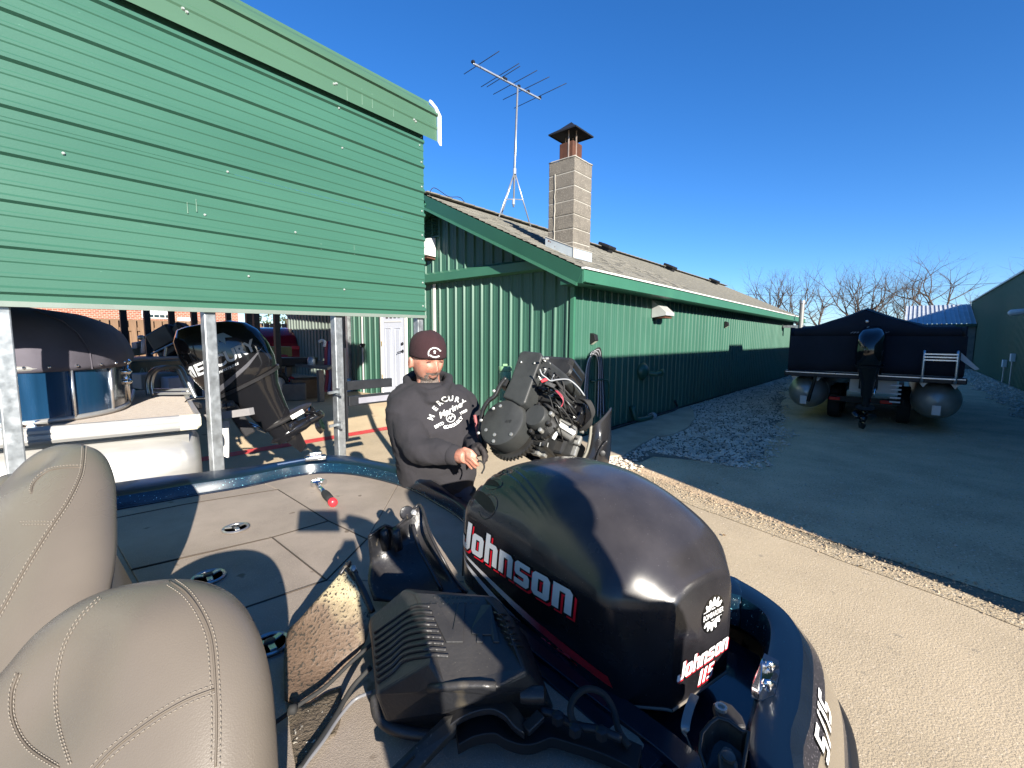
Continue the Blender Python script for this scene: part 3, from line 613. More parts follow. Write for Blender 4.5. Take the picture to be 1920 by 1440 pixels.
# ------------------------------------------------------------------ bare trees and far edge
BARK = mat('bark', (.060, .043, .032), .9, var=.25, vscale=4)
def bare_tree(name, loc, h, spread, seed, label, depthmax=6, trunkfrac=.28, thick=1.):
    rr = random.Random(seed); t = empty(name, loc, label, 'tree', 'bare winter trees beyond the lane')
    tr = MB(); cr = MB(); o = Vector(loc)
    def limb(p, d, L, r, lev):
        segs = 4 if lev < 3 else 2; pts = [p]; q = p; dd = d.copy()
        for i in range(segs):
            dd = (dd+Vector((rr.gauss(0, .14), rr.gauss(0, .14), rr.gauss(0.02, .10)))).normalized(); q = q+dd*(L/segs); pts.append(q)
        r1 = r*(.62 if lev < 3 else .45); rs = [r+(r1-r)*i/segs for i in range(segs+1)]
        (tr if lev == 0 else cr).tube(pts, rs, 7 if lev < 2 else (5 if lev < 4 else 3), cap=False)
        if lev >= depthmax or r1 < .0065: return
        nch = 3 if lev < 4 else rr.choice((2, 3))
        if lev == 0: nch = 4
        a0 = rr.random()*6.28
        for k in range(nch):
            a = a0+k*6.28/nch+rr.gauss(0, .35); tilt = rr.uniform(.35, .85)*spread*(.8 if lev == 0 else 1)
            side = Vector((cos(a), sin(a), 0)); side = (side-dd*side.dot(dd)).normalized()
            nd = (dd*cos(tilt)+side*sin(tilt)); nd.z += .12; nd.normalize()
            limb(pts[-1], nd, L*rr.uniform(.62, .86)*(1. if lev else 1.15), r1*rr.uniform(.68, .92), lev+1)
        # side twigs
        if lev >= 1:
            for k in range(3 if lev < 4 else 2):
                i = rr.randrange(1, segs+1); a = rr.random()*6.28; side = Vector((cos(a), sin(a), .2)).normalized()
                limb(pts[i], (dd*.5+side).normalized(), L*.5, r1*.4, max(lev+2, 4))
    tl = h*trunkfrac
    limb(o, Vector((rr.gauss(0, .04), rr.gauss(0, .04), 1)), tl, h*.019*thick, 0)
    tr.build('trunk', BARK, t, fixn=False); cr.build('crown', BARK, t, fixn=False)
    return t
def at_far(px, D): p = dep(px, 640, D); return (p.x, p.y, 0)
specs = [  # px, distance, height, spread, seed, label
    (1762, 62, 14.8, 1.1, 101, 'broad spreading bare tree rising above the pale roof'),
    (1731, 58, 9.5, .8, 102, 'thin bare tree just left of the broad tree'),
    (1905, 60, 13.4, .95, 103, 'bare tree rising behind the right shed roof'),
    (1620, 64, 11.6, .85, 104, 'tall bare tree above the peak of the covered pontoon'),
    (1575, 66, 11.2, .9, 105, 'leaning bare tree left of the pontoon cover peak'),
    (1540, 62, 10.6, .9, 106, 'dense bare tree above the left half of the pontoon'),
    (1505, 68, 10.4, .8, 107, 'bare tree directly behind the pale flue'),
    (1478, 66, 9.8, .9, 108, 'bare tree above the far end of the long roof'),
    (1436, 72, 11.0, .9, 109, 'leftmost bare tree peeking above the shingle roof'),
    (1668, 70, 8.6, 1.0, 110, 'low thin bare tree right of the pontoon cover peak'),
    (1830, 74, 9.5, 1.1, 111, 'wide bare tree behind the right end of the pale roof'),
    (1598, 74, 11.8, .7, 112, 'slim bare tree farther back between two taller ones'),
    (1700, 76, 7.6, 1.1, 113, 'small bare tree by the left end of the pale roof'),
]
for px_, D_, h_, sp_, sd_, lab_ in specs:
    bare_tree('bare_tree', at_far(px_, D_), h_*(1.22 if h_ > 13 else 1.30), sp_, sd_, lab_, depthmax=7 if h_ > 11.3 else 6, trunkfrac=.27)
t = MB(); t.tube([tuple(dep(1380, 552, 60)), tuple(dep(1560, 556, 60)), tuple(dep(1700, 540, 60)), tuple(dep(1920, 528, 58))], .025, 4); o = t.build('utility_wire', RUB); tag(o, 'thin utility wire sagging in front of the bare trees', 'wire')
# tree line far off, behind everything
rr = random.Random(77); mb = MB()
for i in range(2600):
    a = radians(rr.uniform(-18, 62)); D_ = rr.uniform(110, 150); b = V(D_*cos(a), D_*sin(a), 0); h = rr.uniform(1.5, 3.4)
    s = rr.uniform(.3, 1.0); q = V(-sin(a), cos(a), 0)
    mb.add([b-q*s, b+q*s, b+q*s*.4+Z3*h, b-q*s*.3+Z3*h*.9], [(0, 1, 2, 3)])
o = mb.build('far_scrub', mat('scrub', (.11, .09, .065), .95, var=.3, vscale=.5), fixn=False); tag(o, 'low brown scrub far beyond the lane', 'scrub', kind='stuff')

# ------------------------------------------------------------------ outboard motor, generic: side profile in a local frame
def outboard(name, loc, M, label, cowl_mat, scale=1., decals=True):
    """local frame: x aft, y port, z up; origin at the transom clamp; M maps local to world"""
    t = empty(name, loc, label, 'outboard motor'); L0 = Vector(loc)
    def T(x, y, z): return L0+M @ (Vector((x, y, z))*scale)
    def ring(z, x0, x1, w, n=28, p=2.6, lean=0.):
        out = []
        for k in range(n):
            a = 2*pi*k/n; ca, sa = cos(a), sin(a)
            out.append(T((x0+x1)/2+(x1-x0)/2*math.copysign(abs(ca)**(2/p), ca), w*math.copysign(abs(sa)**(2/p), sa), z+lean*ca))
        return out
    mb = MB(); mb.loft([ring(.16, -.16, .34, .15), ring(.20, -.22, .40, .19), ring(.30, -.25, .43, .205), ring(.45, -.27, .44, .21), ring(.60, -.26, .42, .20, lean=-.02), ring(.72, -.22, .36, .18, lean=-.045), ring(.79, -.15, .26, .13, lean=-.05), ring(.81, -.08, .15, .07, lean=-.03)])
    cowl = mb.build('cowl', cowl_mat, t, smooth=True, angle=50)
    mb = MB(); mb.loft([ring(.165, -.225, .405, .192), ring(.195, -.235, .415, .198)]); mb.build('cowl_seam', BLKP, t, smooth=True, angle=40)
    mb = MB(); mb.loft([ring(-.34, -.02, .26, .075, p=2.2), ring(-.10, -.06, .30, .10, p=2.2), ring(.05, -.14, .33, .14), ring(.165, -.20, .39, .17)]); mb.build('midsection', cowl_mat, t, smooth=True, angle=50)
    mb = MB(); mb.loft([ring(-.52, .02, .25, .05, p=2), ring(-.34, .0, .25, .065, p=2.2)]); mb.build('drive_shaft_housing', cowl_mat, t, smooth=True, angle=50)
    mb = MB(); mb.loft([ring(-.54, -.04, .44, .13, p=2.), ring(-.525, -.05, .46, .135, p=2.), ring(-.51, -.03, .42, .12, p=2.)]); mb.build('cavitation_plate', BLKP, t, smooth=True, angle=40)
    mb = MB(); mb.loft([ring(-.73, .06, .24, .035, p=2), ring(-.66, .03, .27, .06, p=2), ring(-.54, .02, .25, .045, p=2)])
    mb.build('gearcase', cowl_mat, t, smooth=True)
    mb = MB(); mb.lathe(T(-.06, 0, -.68), M @ Vector((1, 0, 0)), [(.004*scale, 0), (.04*scale, .06*scale), (.062*scale, .16*scale), (.062*scale, .34*scale), (.05*scale, .40*scale)], 18); mb.build('torpedo', cowl_mat, t, smooth=True, angle=40)
    mb = MB(); mb.prism([T(.05, -.008, -.72), T(.22, -.008, -.72), T(.20, -.008, -.90), T(.12, -.008, -.93)], M @ Vector((0, .016*scale, 0))); mb.build('skeg', cowl_mat, t)
    pr = MB(); pr.lathe(T(.35, 0, -.68), M @ Vector((1, 0, 0)), [(.05*scale, 0), (.045*scale, .14*scale), (.02*scale, .16*scale)], 14); prop = pr.build('propeller', BLKG, t, smooth=True, angle=40)
    for k in range(3):
        a0 = 2*pi*k/3+.4; mb = MB(); vs = []; nn = 6
        for i in range(nn+1):
            r = .045+.135*i/nn; wv = .05+.05*sin(pi*min(1, i/nn*.9+.05))
            for s in (-1, 1):
                a = a0+s*wv/r*.55; vs.append(T(.42+s*wv*.55-.02*i/nn, r*cos(a), -.68+r*sin(a)))
        mb.add(vs, [(2*i, 2*i+2, 2*i+3, 2*i+1) for i in range(nn)]); mb.build('blade', BLKG, prop, smooth=True, solid=.006)
    mb = MB(); mb.obox(T(-.14, 0, -.10), M @ V(.05*scale, 0, 0), M @ V(0, .13*scale, 0), M @ V(0, 0, .16*scale)); mb.build('transom_bracket', BLKP, t, bevel=.012)
    mb = MB(); mb.tube([T(-.10, .1, -.2), T(.0, .09, -.36)], .022*scale, 8); mb.build('tilt_ram', CHROME, t, smooth=True)
    return t, cowl, T

# ------------------------------------------------------------------ covered pontoon in the lane
PX = 10.5
pb = empty('covered_pontoon_boat', (PX, .5, 0), 'pontoon boat under a black peaked cover on its trailer in the lane', 'pontoon boat')
NAVY = mat('navy_cover', (.010, .012, .020), .85, var=.25, vscale=2.5, bump=.3, bscale=9)
yl, yr = 1.80, -.83
# cover: skirt walls and peaked top, sagging a little
nx, ny = 14, 26; mb = MB(); vs = []
for i in range(nx+1):
    x = PX+.18+i*6.6/nx
    for j in range(ny+1):
        s = j/ny; y = yl-.10+(yr+.12-yl+.10)*s
        pk = .34*max(0, 1-abs(s-.46)/.36)**1.15*(1-.2*abs(i/nx-.2))
        edge_ = -.0 if 0 < j < ny else -.06
        vs.append((x, y, 1.90+pk+edge_+.016*noise.noise(V(x*2, y*4, 0))+(-.05 if i == 0 else 0)))
mb.add(vs, [(i*(ny+1)+j, (i+1)*(ny+1)+j, (i+1)*(ny+1)+j+1, i*(ny+1)+j+1) for i in range(nx) for j in range(ny)]); mb.build('cover_top', NAVY, pb, smooth=True)
mb = MB(); vs = []
for j in range(ny+1):
    s = j/ny; y = yl-.10+(yr+.12-yl+.10)*s
    pk = .34*max(0, 1-abs(s-.46)/.36)**1.15*.92
    top = 1.85+pk
    for k, (dx, z) in enumerate(((.17, top), (.14, top-.02), (.10, 1.82), (.13, 1.70), (.17, 1.67), (.16, 1.60))): vs.append((PX+dx+.012*noise.noise(V(y*5, z*3, 0)), y, z))
mb.add(vs, [(j*6+k, j*6+k+1, j*6+k+7, j*6+k+6) for j in range(ny) for k in range(5)]); mb.build('cover_end', NAVY, pb, smooth=True)
for (a, b) in ((yl-.04, .62), (.28, yr+.04)):
    mb = MB(); vs = []; m_ = 16
    for j in range(m_+1):
        y = a+(b-a)*j/m_
        for k in range(9): z = 1.01+k*.085; vs.append((PX+.10+.020*noise.noise(V(y*3, z*3, 3))+(.05 if k == 0 else 0), y, z))
    mb.add(vs, [(j*9+k, j*9+k+1, j*9+k+10, j*9+k+9) for j in range(m_) for k in range(8)]); mb.build('cover_skirt', NAVY, pb, smooth=True)
for y in (yl-.04, yr+.06):
    mb = MB(); mb.box((PX+.14, y-.01, 1.0), (PX+6.6, y+.01, 1.86)); mb.build('cover_side', NAVY, pb)
mb = MB(); mb.box((PX+.3, .28, 1.0), (PX+.32, .64, 1.7)); mb.build('rear_curtain', NAVY, pb)
mb = MB(); mb.box((PX, yr, .89), (PX+6.8, yl, 1.0)); mb.build('deck', mat('deck_rail', (.018, .02, .026), .4, .2), pb, bevel=.015)
mb = MB(); mb.box((PX-.012, yr+.02, .965), (PX-.003, yl-.02, .98)); mb.build('deck_trim', ALU, pb)
for y in (1.44, -.50):
    mb = MB(); r = .345; prof = [(.0, -.0), (.12, .02), (.22, .10), (r-.02, .35), (r, .55), (r, 5.6), (.2, 6.2), (.02, 6.6)]
    mb.lathe((PX+.05, y, .56), (1, 0, 0), prof, 32); tb = mb.build('pontoon_tube', mat('tube_alu', (.30, .29, .27), .38, .45, var=.2, vscale=3, rvar=.1), pb, smooth=True, angle=35)
    mb = MB(); mb.tube(arc((PX+.66, y, .56), (0, 1, 0), (0, 0, 1), .347, 0, 2*pi, 28), .006, 5); mb.build('weld_seam', ALU, tb)
    mb = MB(); mb.box((PX+.03, y-.05, .34), (PX+.22, y+.06, .50)); mb.build('end_bracket', mat('alu_dull', (.45, .46, .48), .5, .6), pb)
    for s in (-1, 1):
        mb = MB(); mb.prism([(PX+.12, y+s*.26, .89), (PX+.12, y+s*.14, .89), (PX+.12, y+s*.20, .80)], (.05, 0, 0)); mb.build('gusset', mat('alu_dull', (.45, .46, .48), .5, .6), pb)
mb = MB(); mb.beam((PX+.02, 1.36, .40), (PX-.02, 1.26, .92), .03, .05); mb.build('transducer_arm', BLACKM, pb)
ld = MB()
for y in (-.27, -.68): ld.tube(bez([(PX+.02, y, .92), (PX-.12, y, .95), (PX-.12, y, 1.40), (PX-.02, y, 1.42)], 4), .02, 8)
lad = ld.build('boarding_ladder', mat('ladder_alu', (.55, .57, .6), .35, .8), pb, smooth=True); tag(lad, kind=None)
for z in (1.39, 1.34, 1.29, .98):
    mb = MB(); mb.box((PX-.15, -.68, z-.012), (PX-.09, -.27, z+.008)); mb.build('rung', ALU, lad)
mb = MB(); mb.prism([(PX-.02, -.72, 1.42), (PX-.02, -.95, 1.16), (PX-.02, -.90, 1.14), (PX-.02, -.72, 1.30)], (.02, 0, 0)); mb.build('cover_flap', mat('white_cloth', (.5, .5, .5), .8), pb)
mb = MB(); mb.box((PX+.4, .05, .62), (PX+1.0, .75, .90)); mb.build('motor_pod', mat('alu_dull', (.45, .46, .48), .5, .6), pb)
for i in range(5):
    mb = MB(); mb.box((PX+.02, -.02-.0, .50+i*.075), (PX+.1, .13, .525+i*.075)); mb.build('step', mat('alu_dull', (.45, .46, .48), .5, .6), pb)
# faint lettering on the cover
vf = text_mesh('mercury', .16, offset=.002, shear=.5)
mb = MB(); mb.add([V(PX+.075, .52-v.x, 1.76+v.y*.35+.0) for v in vf[0]], vf[1]); mb.build('cover_lettering', mat('grey_print', (.25, .26, .28), .7), pb)
mb = MB(); mb.lathe((PX+.09, .55, 1.96), (-1, 0, 0), [(.03, 0), (.02, .03), (0, .035)], 10); mb.build('grommet', ALU, pb)
# trailer under it
tr = empty('boat_trailer', (PX+2.5, .5, 0), 'dark boat trailer with wheels and red lights under the covered pontoon', 'trailer')
for y in (1.0, -.02):
    mb = MB(); mb.box((PX+.5, y-.05, .42), (PX+6, y+.05, .52)); mb.build('frame_rail', BLACKM, tr)
for (y, xx) in ((1.02, PX+1.1), (-.08, PX+1.1)):
    for dx in (0, .9):
        mb = MB(); mb.lathe((xx+dx, y-.1, .33), (0, 1, 0), [(.2, 0), (.31, .0), (.33, .03), (.33, .17), (.31, .2), (.2, .2)], 26); wh = mb.build('wheel', RUB, tr, smooth=True, angle=35)
        mb = MB(); mb.lathe((xx+dx, y-.02, .33), (0, 1, 0), [(.02, 0), (.19, .02), (.2, .08)], 20); mb.build('rim', GALV, wh, smooth=True)
mb = MB(); mb.box((PX+.5, -.05, .40), (PX+.6, 1.05, .50)); mb.build('cross_member', BLACKM, tr)
for y in (.98, .18):
    mb = MB(); mb.box((PX+.46, y-.09, .42), (PX+.50, y+.09, .48)); mb.build('tail_light', mat('red_lens', (.5, .01, .01), .2), tr, bevel=.008)
mo, mc, mT = outboard('outboard_on_covered_pontoon', (PX-.10, .45, .98), Matrix.Rotation(pi, 3, 'Z') @ Matrix.Rotation(radians(4), 3, 'Y'), 'black outboard motor at the stern of the covered pontoon', BLKG, 1.06)
# ------------------------------------------------------------------ carport with horizontal green sheets
CPE = V(2.85, 3.648, 1.809); CD = V(.9972, .072, .019).normalized(); CN = V(CD.y, -CD.x, 0).normalized()   # along, outward (towards the lane)
cp = empty('carport', tuple(V(CPE.x, CPE.y, 0)), 'steel carport with pale green horizontal sheeting above galvanised posts', 'carport')
LW = 9.5; Z3p = Z3
for k, (za, zb) in enumerate(((0, .9144), (.9144, 1.93))):      # two courses of sheet
    for j in range(2):
        mb = MB(); a, b = (0, 4.6) if j == 0 else (4.6, LW)
        rib_sheet(mb, CPE-CD*b+Z3*za+CN*(.0 if k == 0 else .002), Z3, CN, CD, zb-za, b-a-.001, start=.2286*.28, h=.018, hm=.0045)
        mb.build('wall_sheet', GRN2, cp, fixn=False)
mb = MB(); mb.beam(CPE-CD*LW+Z3*(-.006)+CN*.006, CPE+Z3*(-.006)+CN*.006, .035, .028); mb.build('bottom_channel', mat('channel', (.20, .24, .21), .4, .3, var=.1), cp)
mb = MB(); mb.beam(CPE-CD*LW+Z3*.03-CN*.03, CPE+Z3*.03-CN*.03, .05, .05); mb.build('girt', GALV, cp)
# roof: vertical skirt, knuckle and slope
ex = CD*.13
def carp(u, h): return CPE+CD*.13+u*(-CN)+Z3*h       # u inward, h above wall foot
prof = [(-.055, 1.70), (-.055, 1.80), (-.062, 1.80+.012), (-.062, 1.83), (-.055, 1.842), (-.055, 1.925), (-.075, 1.935), (-.075, 1.952), (-.052, 1.962), (-.02, 2.015), (.05, 2.075), (.06, 2.10), (.085, 2.105), (.25, 2.165), (3.1, 2.50), (6.0, 2.10), (6.05, 1.95)]
mb = MB(); n = len(prof); mb.add([carp(u, h) for u, h in prof]+[carp(u, h)-CD*(LW+.13) for u, h in prof], [(i, i+1, n+i+1, n+i) for i in range(n-1)]); mb.build('roof_sheet', GRN3, cp, fixn=False)
pr2 = [(-.085, 1.66), (-.085, 1.94), (-.03, 2.035), (.045, 2.12), (.06, 2.105), (-.02, 2.02), (-.06, 1.94), (-.06, 1.70)]
mb = MB(); mb.prism([carp(u, h)+CD*.004 for u, h in pr2], CD*.028); mb.build('eave_trim', WHITE, cp)
mb = MB(); mb.beam(carp(.1, 2.06)-CD*.1, carp(3.05, 2.46)-CD*.1, .05, .06); mb.beam(carp(3.05, 2.46)-CD*.1, carp(5.95, 2.1)-CD*.1, .05, .06); mb.build('rafter', GALV, cp)
# screws
rr = random.Random(5); mb = MB(); sc_ = MB()
def screw(mbx, s, z, r=.006):
    p = CPE-CD*s+Z3*z+CN*.004; mbx.lathe(p, CN, [(r*1.5, 0), (r*1.5, .003), (r, .005), (r*.8, .009)], 6)
for z in [.10+.2286*i for i in range(8)]: screw(sc_, .03, z, .006)
for s, z in ((.9, .20), (.88, 1.34), (1.2, .98), (1.65, .24), (1.9, .61), (1.75, .92), (1.95, .52), (2.15, .52), (2.35, 1.2), (1.3, .60), (.72, .52), (2.55, .80), (.9, 1.64), (.05, 1.62)): screw(sc_, s, z, .0055)
for s, h in ((.95, 1.79), (1.95, 1.79), (.14, 1.79), (.16, 1.80), (.97, 1.78), (1.97, 1.80)): sc_.lathe(carp(-.056, h)-CD*(.13+s), CN, [(.011, 0), (.009, .004), (.006, .01)], 7)
o = sc_.build('screw', mat('screw_head', (.34, .37, .35), .4, .3), cp); tag(o, kind='stuff')
mb = MB()
for s, z, l in ((.72, 1.72, .13), (.86, 1.70, .10), (.62, 1.73, .12), (.4, 1.74, .09), (1.95, .62, .08), (2.0, .60, .07), (.80, .50, .08), (1.1, .5, .05)):
    h_ = z if z < 1.7 else z; p = CPE-CD*s+Z3*h_+CN*(.0095 if z < 1.7 else .0575); mb.add([p, p+CD*.006, p+CD*.004+Z3*l, p+CD*.001+Z3*l], [(0, 1, 2, 3)])
mb.build('drip_stain', mat('drip_stain', (.11, .19, .14), .6), cp); tag(bpy.data.objects['drip_stain'], kind='stuff')
# posts
def post(x, z1, w=.072):
    s = (CPE.x-x)/CD.x; p = CPE-CD*s; p = V(p.x, p.y, 0)-CN*.045
    mb = MB(); mb.obox(p+Z3*z1/2, CD*w/2, CN*w/2, Z3*z1/2); return mb.build('post', GALV, cp, bevel=.007)
for x in (-.93, .025, .955, 1.90, 2.80): post(x, 1.80)
for x in (-1.9, -2.9): post(x, 1.8)
for (px_, py_, Dd) in ((233, 620, 8.6), (277, 620, 8.9), (323, 620, 9.0), (365, 620, 9.1), (467, 620, 9.0), (481, 620, 8.5), (519, 620, 9.3)):
    p = dep(px_, py_, Dd); mb = MB(); mb.box((p.x-.05, p.y-.05, .25), (p.x+.05, p.y+.05, 3.3)); mb.build('rear_post', DARKM, cp)  # rear posts stand in shade; that darkness is put into their colour
# fittings on the third post
p3 = CPE-CD*((CPE.x-1.90)/CD.x)
for z in (1.14, .86):
    mb = MB(); mb.beam(V(p3.x-.05, p3.y-.02, z), V(p3.x-.13, p3.y-.03, z-.005), .02, .02); mb.box((p3.x-.055, p3.y-.08, z-.03), (p3.x-.038, p3.y+.0, z+.03)); mb.build('eye_bolt', GALV, cp)
t = empty('guide_arms', (2.1, 3.62, .9), 'two dark steel guide arms sticking out from the third galvanised post', 'steel arms')
mb = MB(); mb.box((1.95, 3.60, .70), (1.965, 3.66, 1.50)); mb.build('back_plate', DARKM, t)
mb = MB(); mb.box((1.955, 3.60, 1.135), (2.42, 3.64, 1.215)); mb.build('upper_arm', DARKM, t, bevel=.004)
mb = MB(); mb.box((1.965, 3.57, 1.00), (2.40, 3.62, 1.085)); a_ = mb.build('lower_arm', DARKM, t, bevel=.004)
mb = MB(); mb.box((2.05, 3.562, 1.017), (2.385, 3.568, 1.068)); mb.build('grey_pad', mat('grey_pad', (.22, .22, .25), .6, var=.2), a_)

# ------------------------------------------------------------------ pontoon boat under the carport
S0 = V(1.04, 4.27, 0); d2 = V(.985, -.175, 0).normalized(); n2 = V(.175, .985, 0).normalized()
def PL(u, v, z): return EYE+(S0+d2*u+n2*v+Z3*z-EYE)*.846   # measured at the nearer distance its post shadow shows
def dpk(x, y, D): return dep(x, y, D*.846)
pa = empty('blue_pontoon_boat', tuple(PL(-2, 1.2, 0)), 'pontoon boat with blue fence panels and black cover under the carport', 'pontoon boat')
CARP = mat('brown_carpet', (.25, .175, .11), .95, var=.25, vscale=30, bump=.5, bscale=150, sheen=.2)
mb = MB(); mb.loft([[PL(-6, 0, z), PL(-.02, 0, z), PL(-.02, 2.5, z), PL(-6, 2.5, z)] for z in (.90, .945)]); mb.build('deck', CARP, pa)
ALUR = mat('rail_aluminium', (.40, .395, .38), .40, .5, var=.08, vscale=2, stretch=(1, 1, 8), rvar=.1)
prof = [(-.005, .968), (-.03, .965), (-.045, .945), (-.045, .925), (-.036, .918), (-.045, .910), (-.045, .885), (-.036, .878), (-.045, .870), (-.035, .850), (-.005, .848)]
mb = MB(); n = len(prof); mb.add([PL(-6, v, z) for v, z in prof]+[PL(-.13, v, z) for v, z in prof], [(i, i+1, n+i+1, n+i) for i in range(n-1)]); mb.build('side_rail', ALUR, pa, fixn=False)
mb = MB(); mb.loft([[PL(u, v*1.12-.0, z*1.0) for v, z in prof] for u in (-.13, -.02)]+[[PL(.01, v*.5, .91+(z-.91)*.6) for v, z in prof]], cap=True); mb.build('rail_end_cap', mat('beige_plastic', (.62, .58, .46), .5), pa)
mb = MB(); mb.beam(PL(-.01, 0, .935), PL(-.01, 2.4, .935), .03, .05); mb.build('stern_rail', ALUR, pa)
for v_ in (.40, 2.05):
    mb = MB(); mb.lathe(PL(.02, v_, .50), -d2, [(.0, 0), (.20, .01), (.28, .06), (.315, .14), (.33, .3), (.33, 5.4), (.2, 6.)], 36); tb = mb.build('pontoon_tube', ALUR, pa, smooth=True, angle=40)
    mb = MB(); mb.beam(PL(-6, v_-.22, .825), PL(-.05, v_-.22, .825), .07, .05); mb.build('riser_bracket', ALUR, tb)
for k in range(4):
    mb = MB(); mb.beam(PL(-6, .115, .842-.012*k), PL(-.06, .115, .842-.012*k), .012, .006); mb.build('riser_groove', ALUR, pa)
mb = MB(); mb.prism([PL(-6, .11, .845), PL(-.07, .11, .845), PL(-.07, .16, .60), PL(-6, .16, .60)], n2*.01); mb.build('riser_plate', ALUR, pa)
# fence
fp = bez([(-6, .18, 0), (-2.5, .18, 0), (-1.2, .19, 0), (-.85, .27, 0), (-.60, .52, 0), (-.49, .85, 0), (-.46, 1.4, 0), (-.46, 2.3, 0)], 6)
BLUEP = mat('blue_fence', (.010, .050, .115), .24, .3, var=.25, vscale=2.2, stretch=(6, 1, .4), rvar=.08, coat=.3)
BLKS = mat('dark_stripe', (.012, .014, .03), .25)
def fence_strip(z0, z1, i0, i1, m, name, off=0):
    mb = MB(); vs = []
    for i in range(i0, i1+1):
        p = fp[i]; vs += [PL(p.x, p.y-off, z0), PL(p.x, p.y-off, z1)]
    mb.add(vs, [(2*i, 2*i+2, 2*i+3, 2*i+1) for i in range(i1-i0)]); return mb.build(name, m, pa, smooth=True, fixn=False)
N = len(fp)-1
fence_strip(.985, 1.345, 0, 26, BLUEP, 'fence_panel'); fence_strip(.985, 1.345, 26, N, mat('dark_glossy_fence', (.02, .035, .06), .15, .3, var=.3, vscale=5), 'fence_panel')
for z in (.965, 1.355):
    mb = MB(); mb.tube([PL(p.x, p.y, z) for p in fp], .019, 8); mb.build('fence_rail', ALUR, pa, smooth=True)
for i in (20, 26, 33):
    p = fp[i]; mb = MB(); mb.tube([PL(p.x, p.y-.012, .96), PL(p.x, p.y-.012, 1.36)], .010 if i < 30 else .02, 8); mb.build('fence_post', CHROME if i > 30 else ALU, pa, smooth=True)
for i in range(3):
    mb = MB(); mb.lathe(PL(-.47, 1.0, 1.33-.09*i), (0, 0, 1), [(.03, 0), (.045, .02), (.03, .04)], 10); mb.build('chrome_fitting', CHROME, pa, smooth=True)
# cover
COV = mat('charcoal_cover', (.085, .078, .098), .8, var=.18, vscale=3, bump=.35, bscale=8, speck=None)
ctr = V(-3.4, 1.25, 0); rings = []
out = [V(p.x, p.y, 0) for p in fp]+[V(-.8, 2.45, 0), V(-6, 2.45, 0)]
for (z, s, w) in ((1.325, 1.008, .0), (1.36, 1.012, .006), (1.47, 1.004, .014), (1.60, .985, .012), (1.70, .955, .008), (1.775, .90, .0), (1.82, .80, 0), (1.85, .6, 0), (1.86, .2, 0)):
    ring = []
    for i, p in enumerate(out):
        q = ctr+(p-ctr)*s; wv = w*noise.noise(V(p.x*6+z*5, p.y*6, z*3)); ring.append(PL(q.x, q.y+wv*2, z+w*noise.noise(V(i*.9, z*2, 0))))
    rings.append(ring)
mb = MB(); mb.loft(rings); mb.build('boat_cover', COV, pa, smooth=True)
for i in range(14, 34, 3):
    p = fp[i]; q = ctr+(V(p.x, p.y, 0)-ctr)*1.014; mb = MB(); mb.lathe(PL(q.x, q.y, 1.362), -n2 if i < 26 else (d2-n2), [(.010, 0), (.008, .006), (0, .009)], 10); mb.build('snap', CHROME, pa, smooth=True)
mb = MB(); p = fp[22]; mb.tube([PL(ctr.x+(p.x-ctr.x)*s, ctr.y+(p.y-ctr.y)*s-.006, z) for z, s in ((1.33, 1.01), (1.47, 1.008), (1.6, .988), (1.7, .957), (1.775, .9))], .004, 5); mb.build('cover_seam', COV, pa)
for u in (-1.10, -.98):
    mb = MB(); mb.prism([PL(u, .06, .947), PL(u+.06, .06, .947), PL(u+.04, .06, .985), PL(u+.075, .06, 1.0), PL(u-.015, .06, 1.0), PL(u+.02, .06, .985)], n2*.03); mb.build('deck_cleat', mat('pale_blue_cleat', (.45, .62, .8), .3), pa)
# boarding arch and rails at the stern
SS = mat('brushed_tube', (.50, .52, .53), .32, .8, var=.1)
for dD, dx in ((0, 0), (.18, -9)):
    pts = [dpk(x+dx, y, 4.75+dD) for x, y in ((287, 742), (284, 722), (288, 703), (299, 692), (315, 688), (333, 688), (342, 694), (350, 710), (360, 732), (368, 748))]
    mb = MB(); mb.tube(bez(pts, 4), .016, 8); mb.build('boarding_arch', SS, pa, smooth=True)
for y in (731, 738):
    mb = MB(); mb.beam(dpk(286, y, 4.76), dpk(362, y-1, 4.76), .03, .022); mb.build('arch_step', SS, pa)
mb = MB(); mb.tube(bez([dpk(x, y, 4.4) for x, y in ((343, 768), (350, 754), (362, 748), (392, 746))], 4), .014, 8); mb.build('grab_rail', CHROME, pa, smooth=True)
mb = MB(); mb.beam(dpk(388, 783, 4.25), dpk(472, 771, 4.15), .05, .055); mb.build('stern_step_bar', mat('grey_step', (.30, .29, .29), .5, .3, var=.15), pa)
mb = MB(); mb.add([dpk(404, 792, 4.6), dpk(430, 789, 4.6), dpk(428, 858, 4.6), dpk(408, 850, 4.6)], [(0, 1, 2, 3)]); mb.build('splash_plate', mat('white_gel', (.7, .7, .68), .4), pa, solid=.02)
mb = MB()
for (x, y, r) in ((398, 768, .05), (418, 762, .05), (432, 760, .035), (405, 757, .04), (366, 764, .05), (358, 768, .04)):
    c = dpk(x, y, 4.35); mb.lathe(c, (0, .2, 1), [(r*.4, -.02), (r, -.01), (r, .02), (r*.6, .04)], 10)
o = mb.build('rigging_clutter', BLKP, pa); tag(o, kind='stuff')
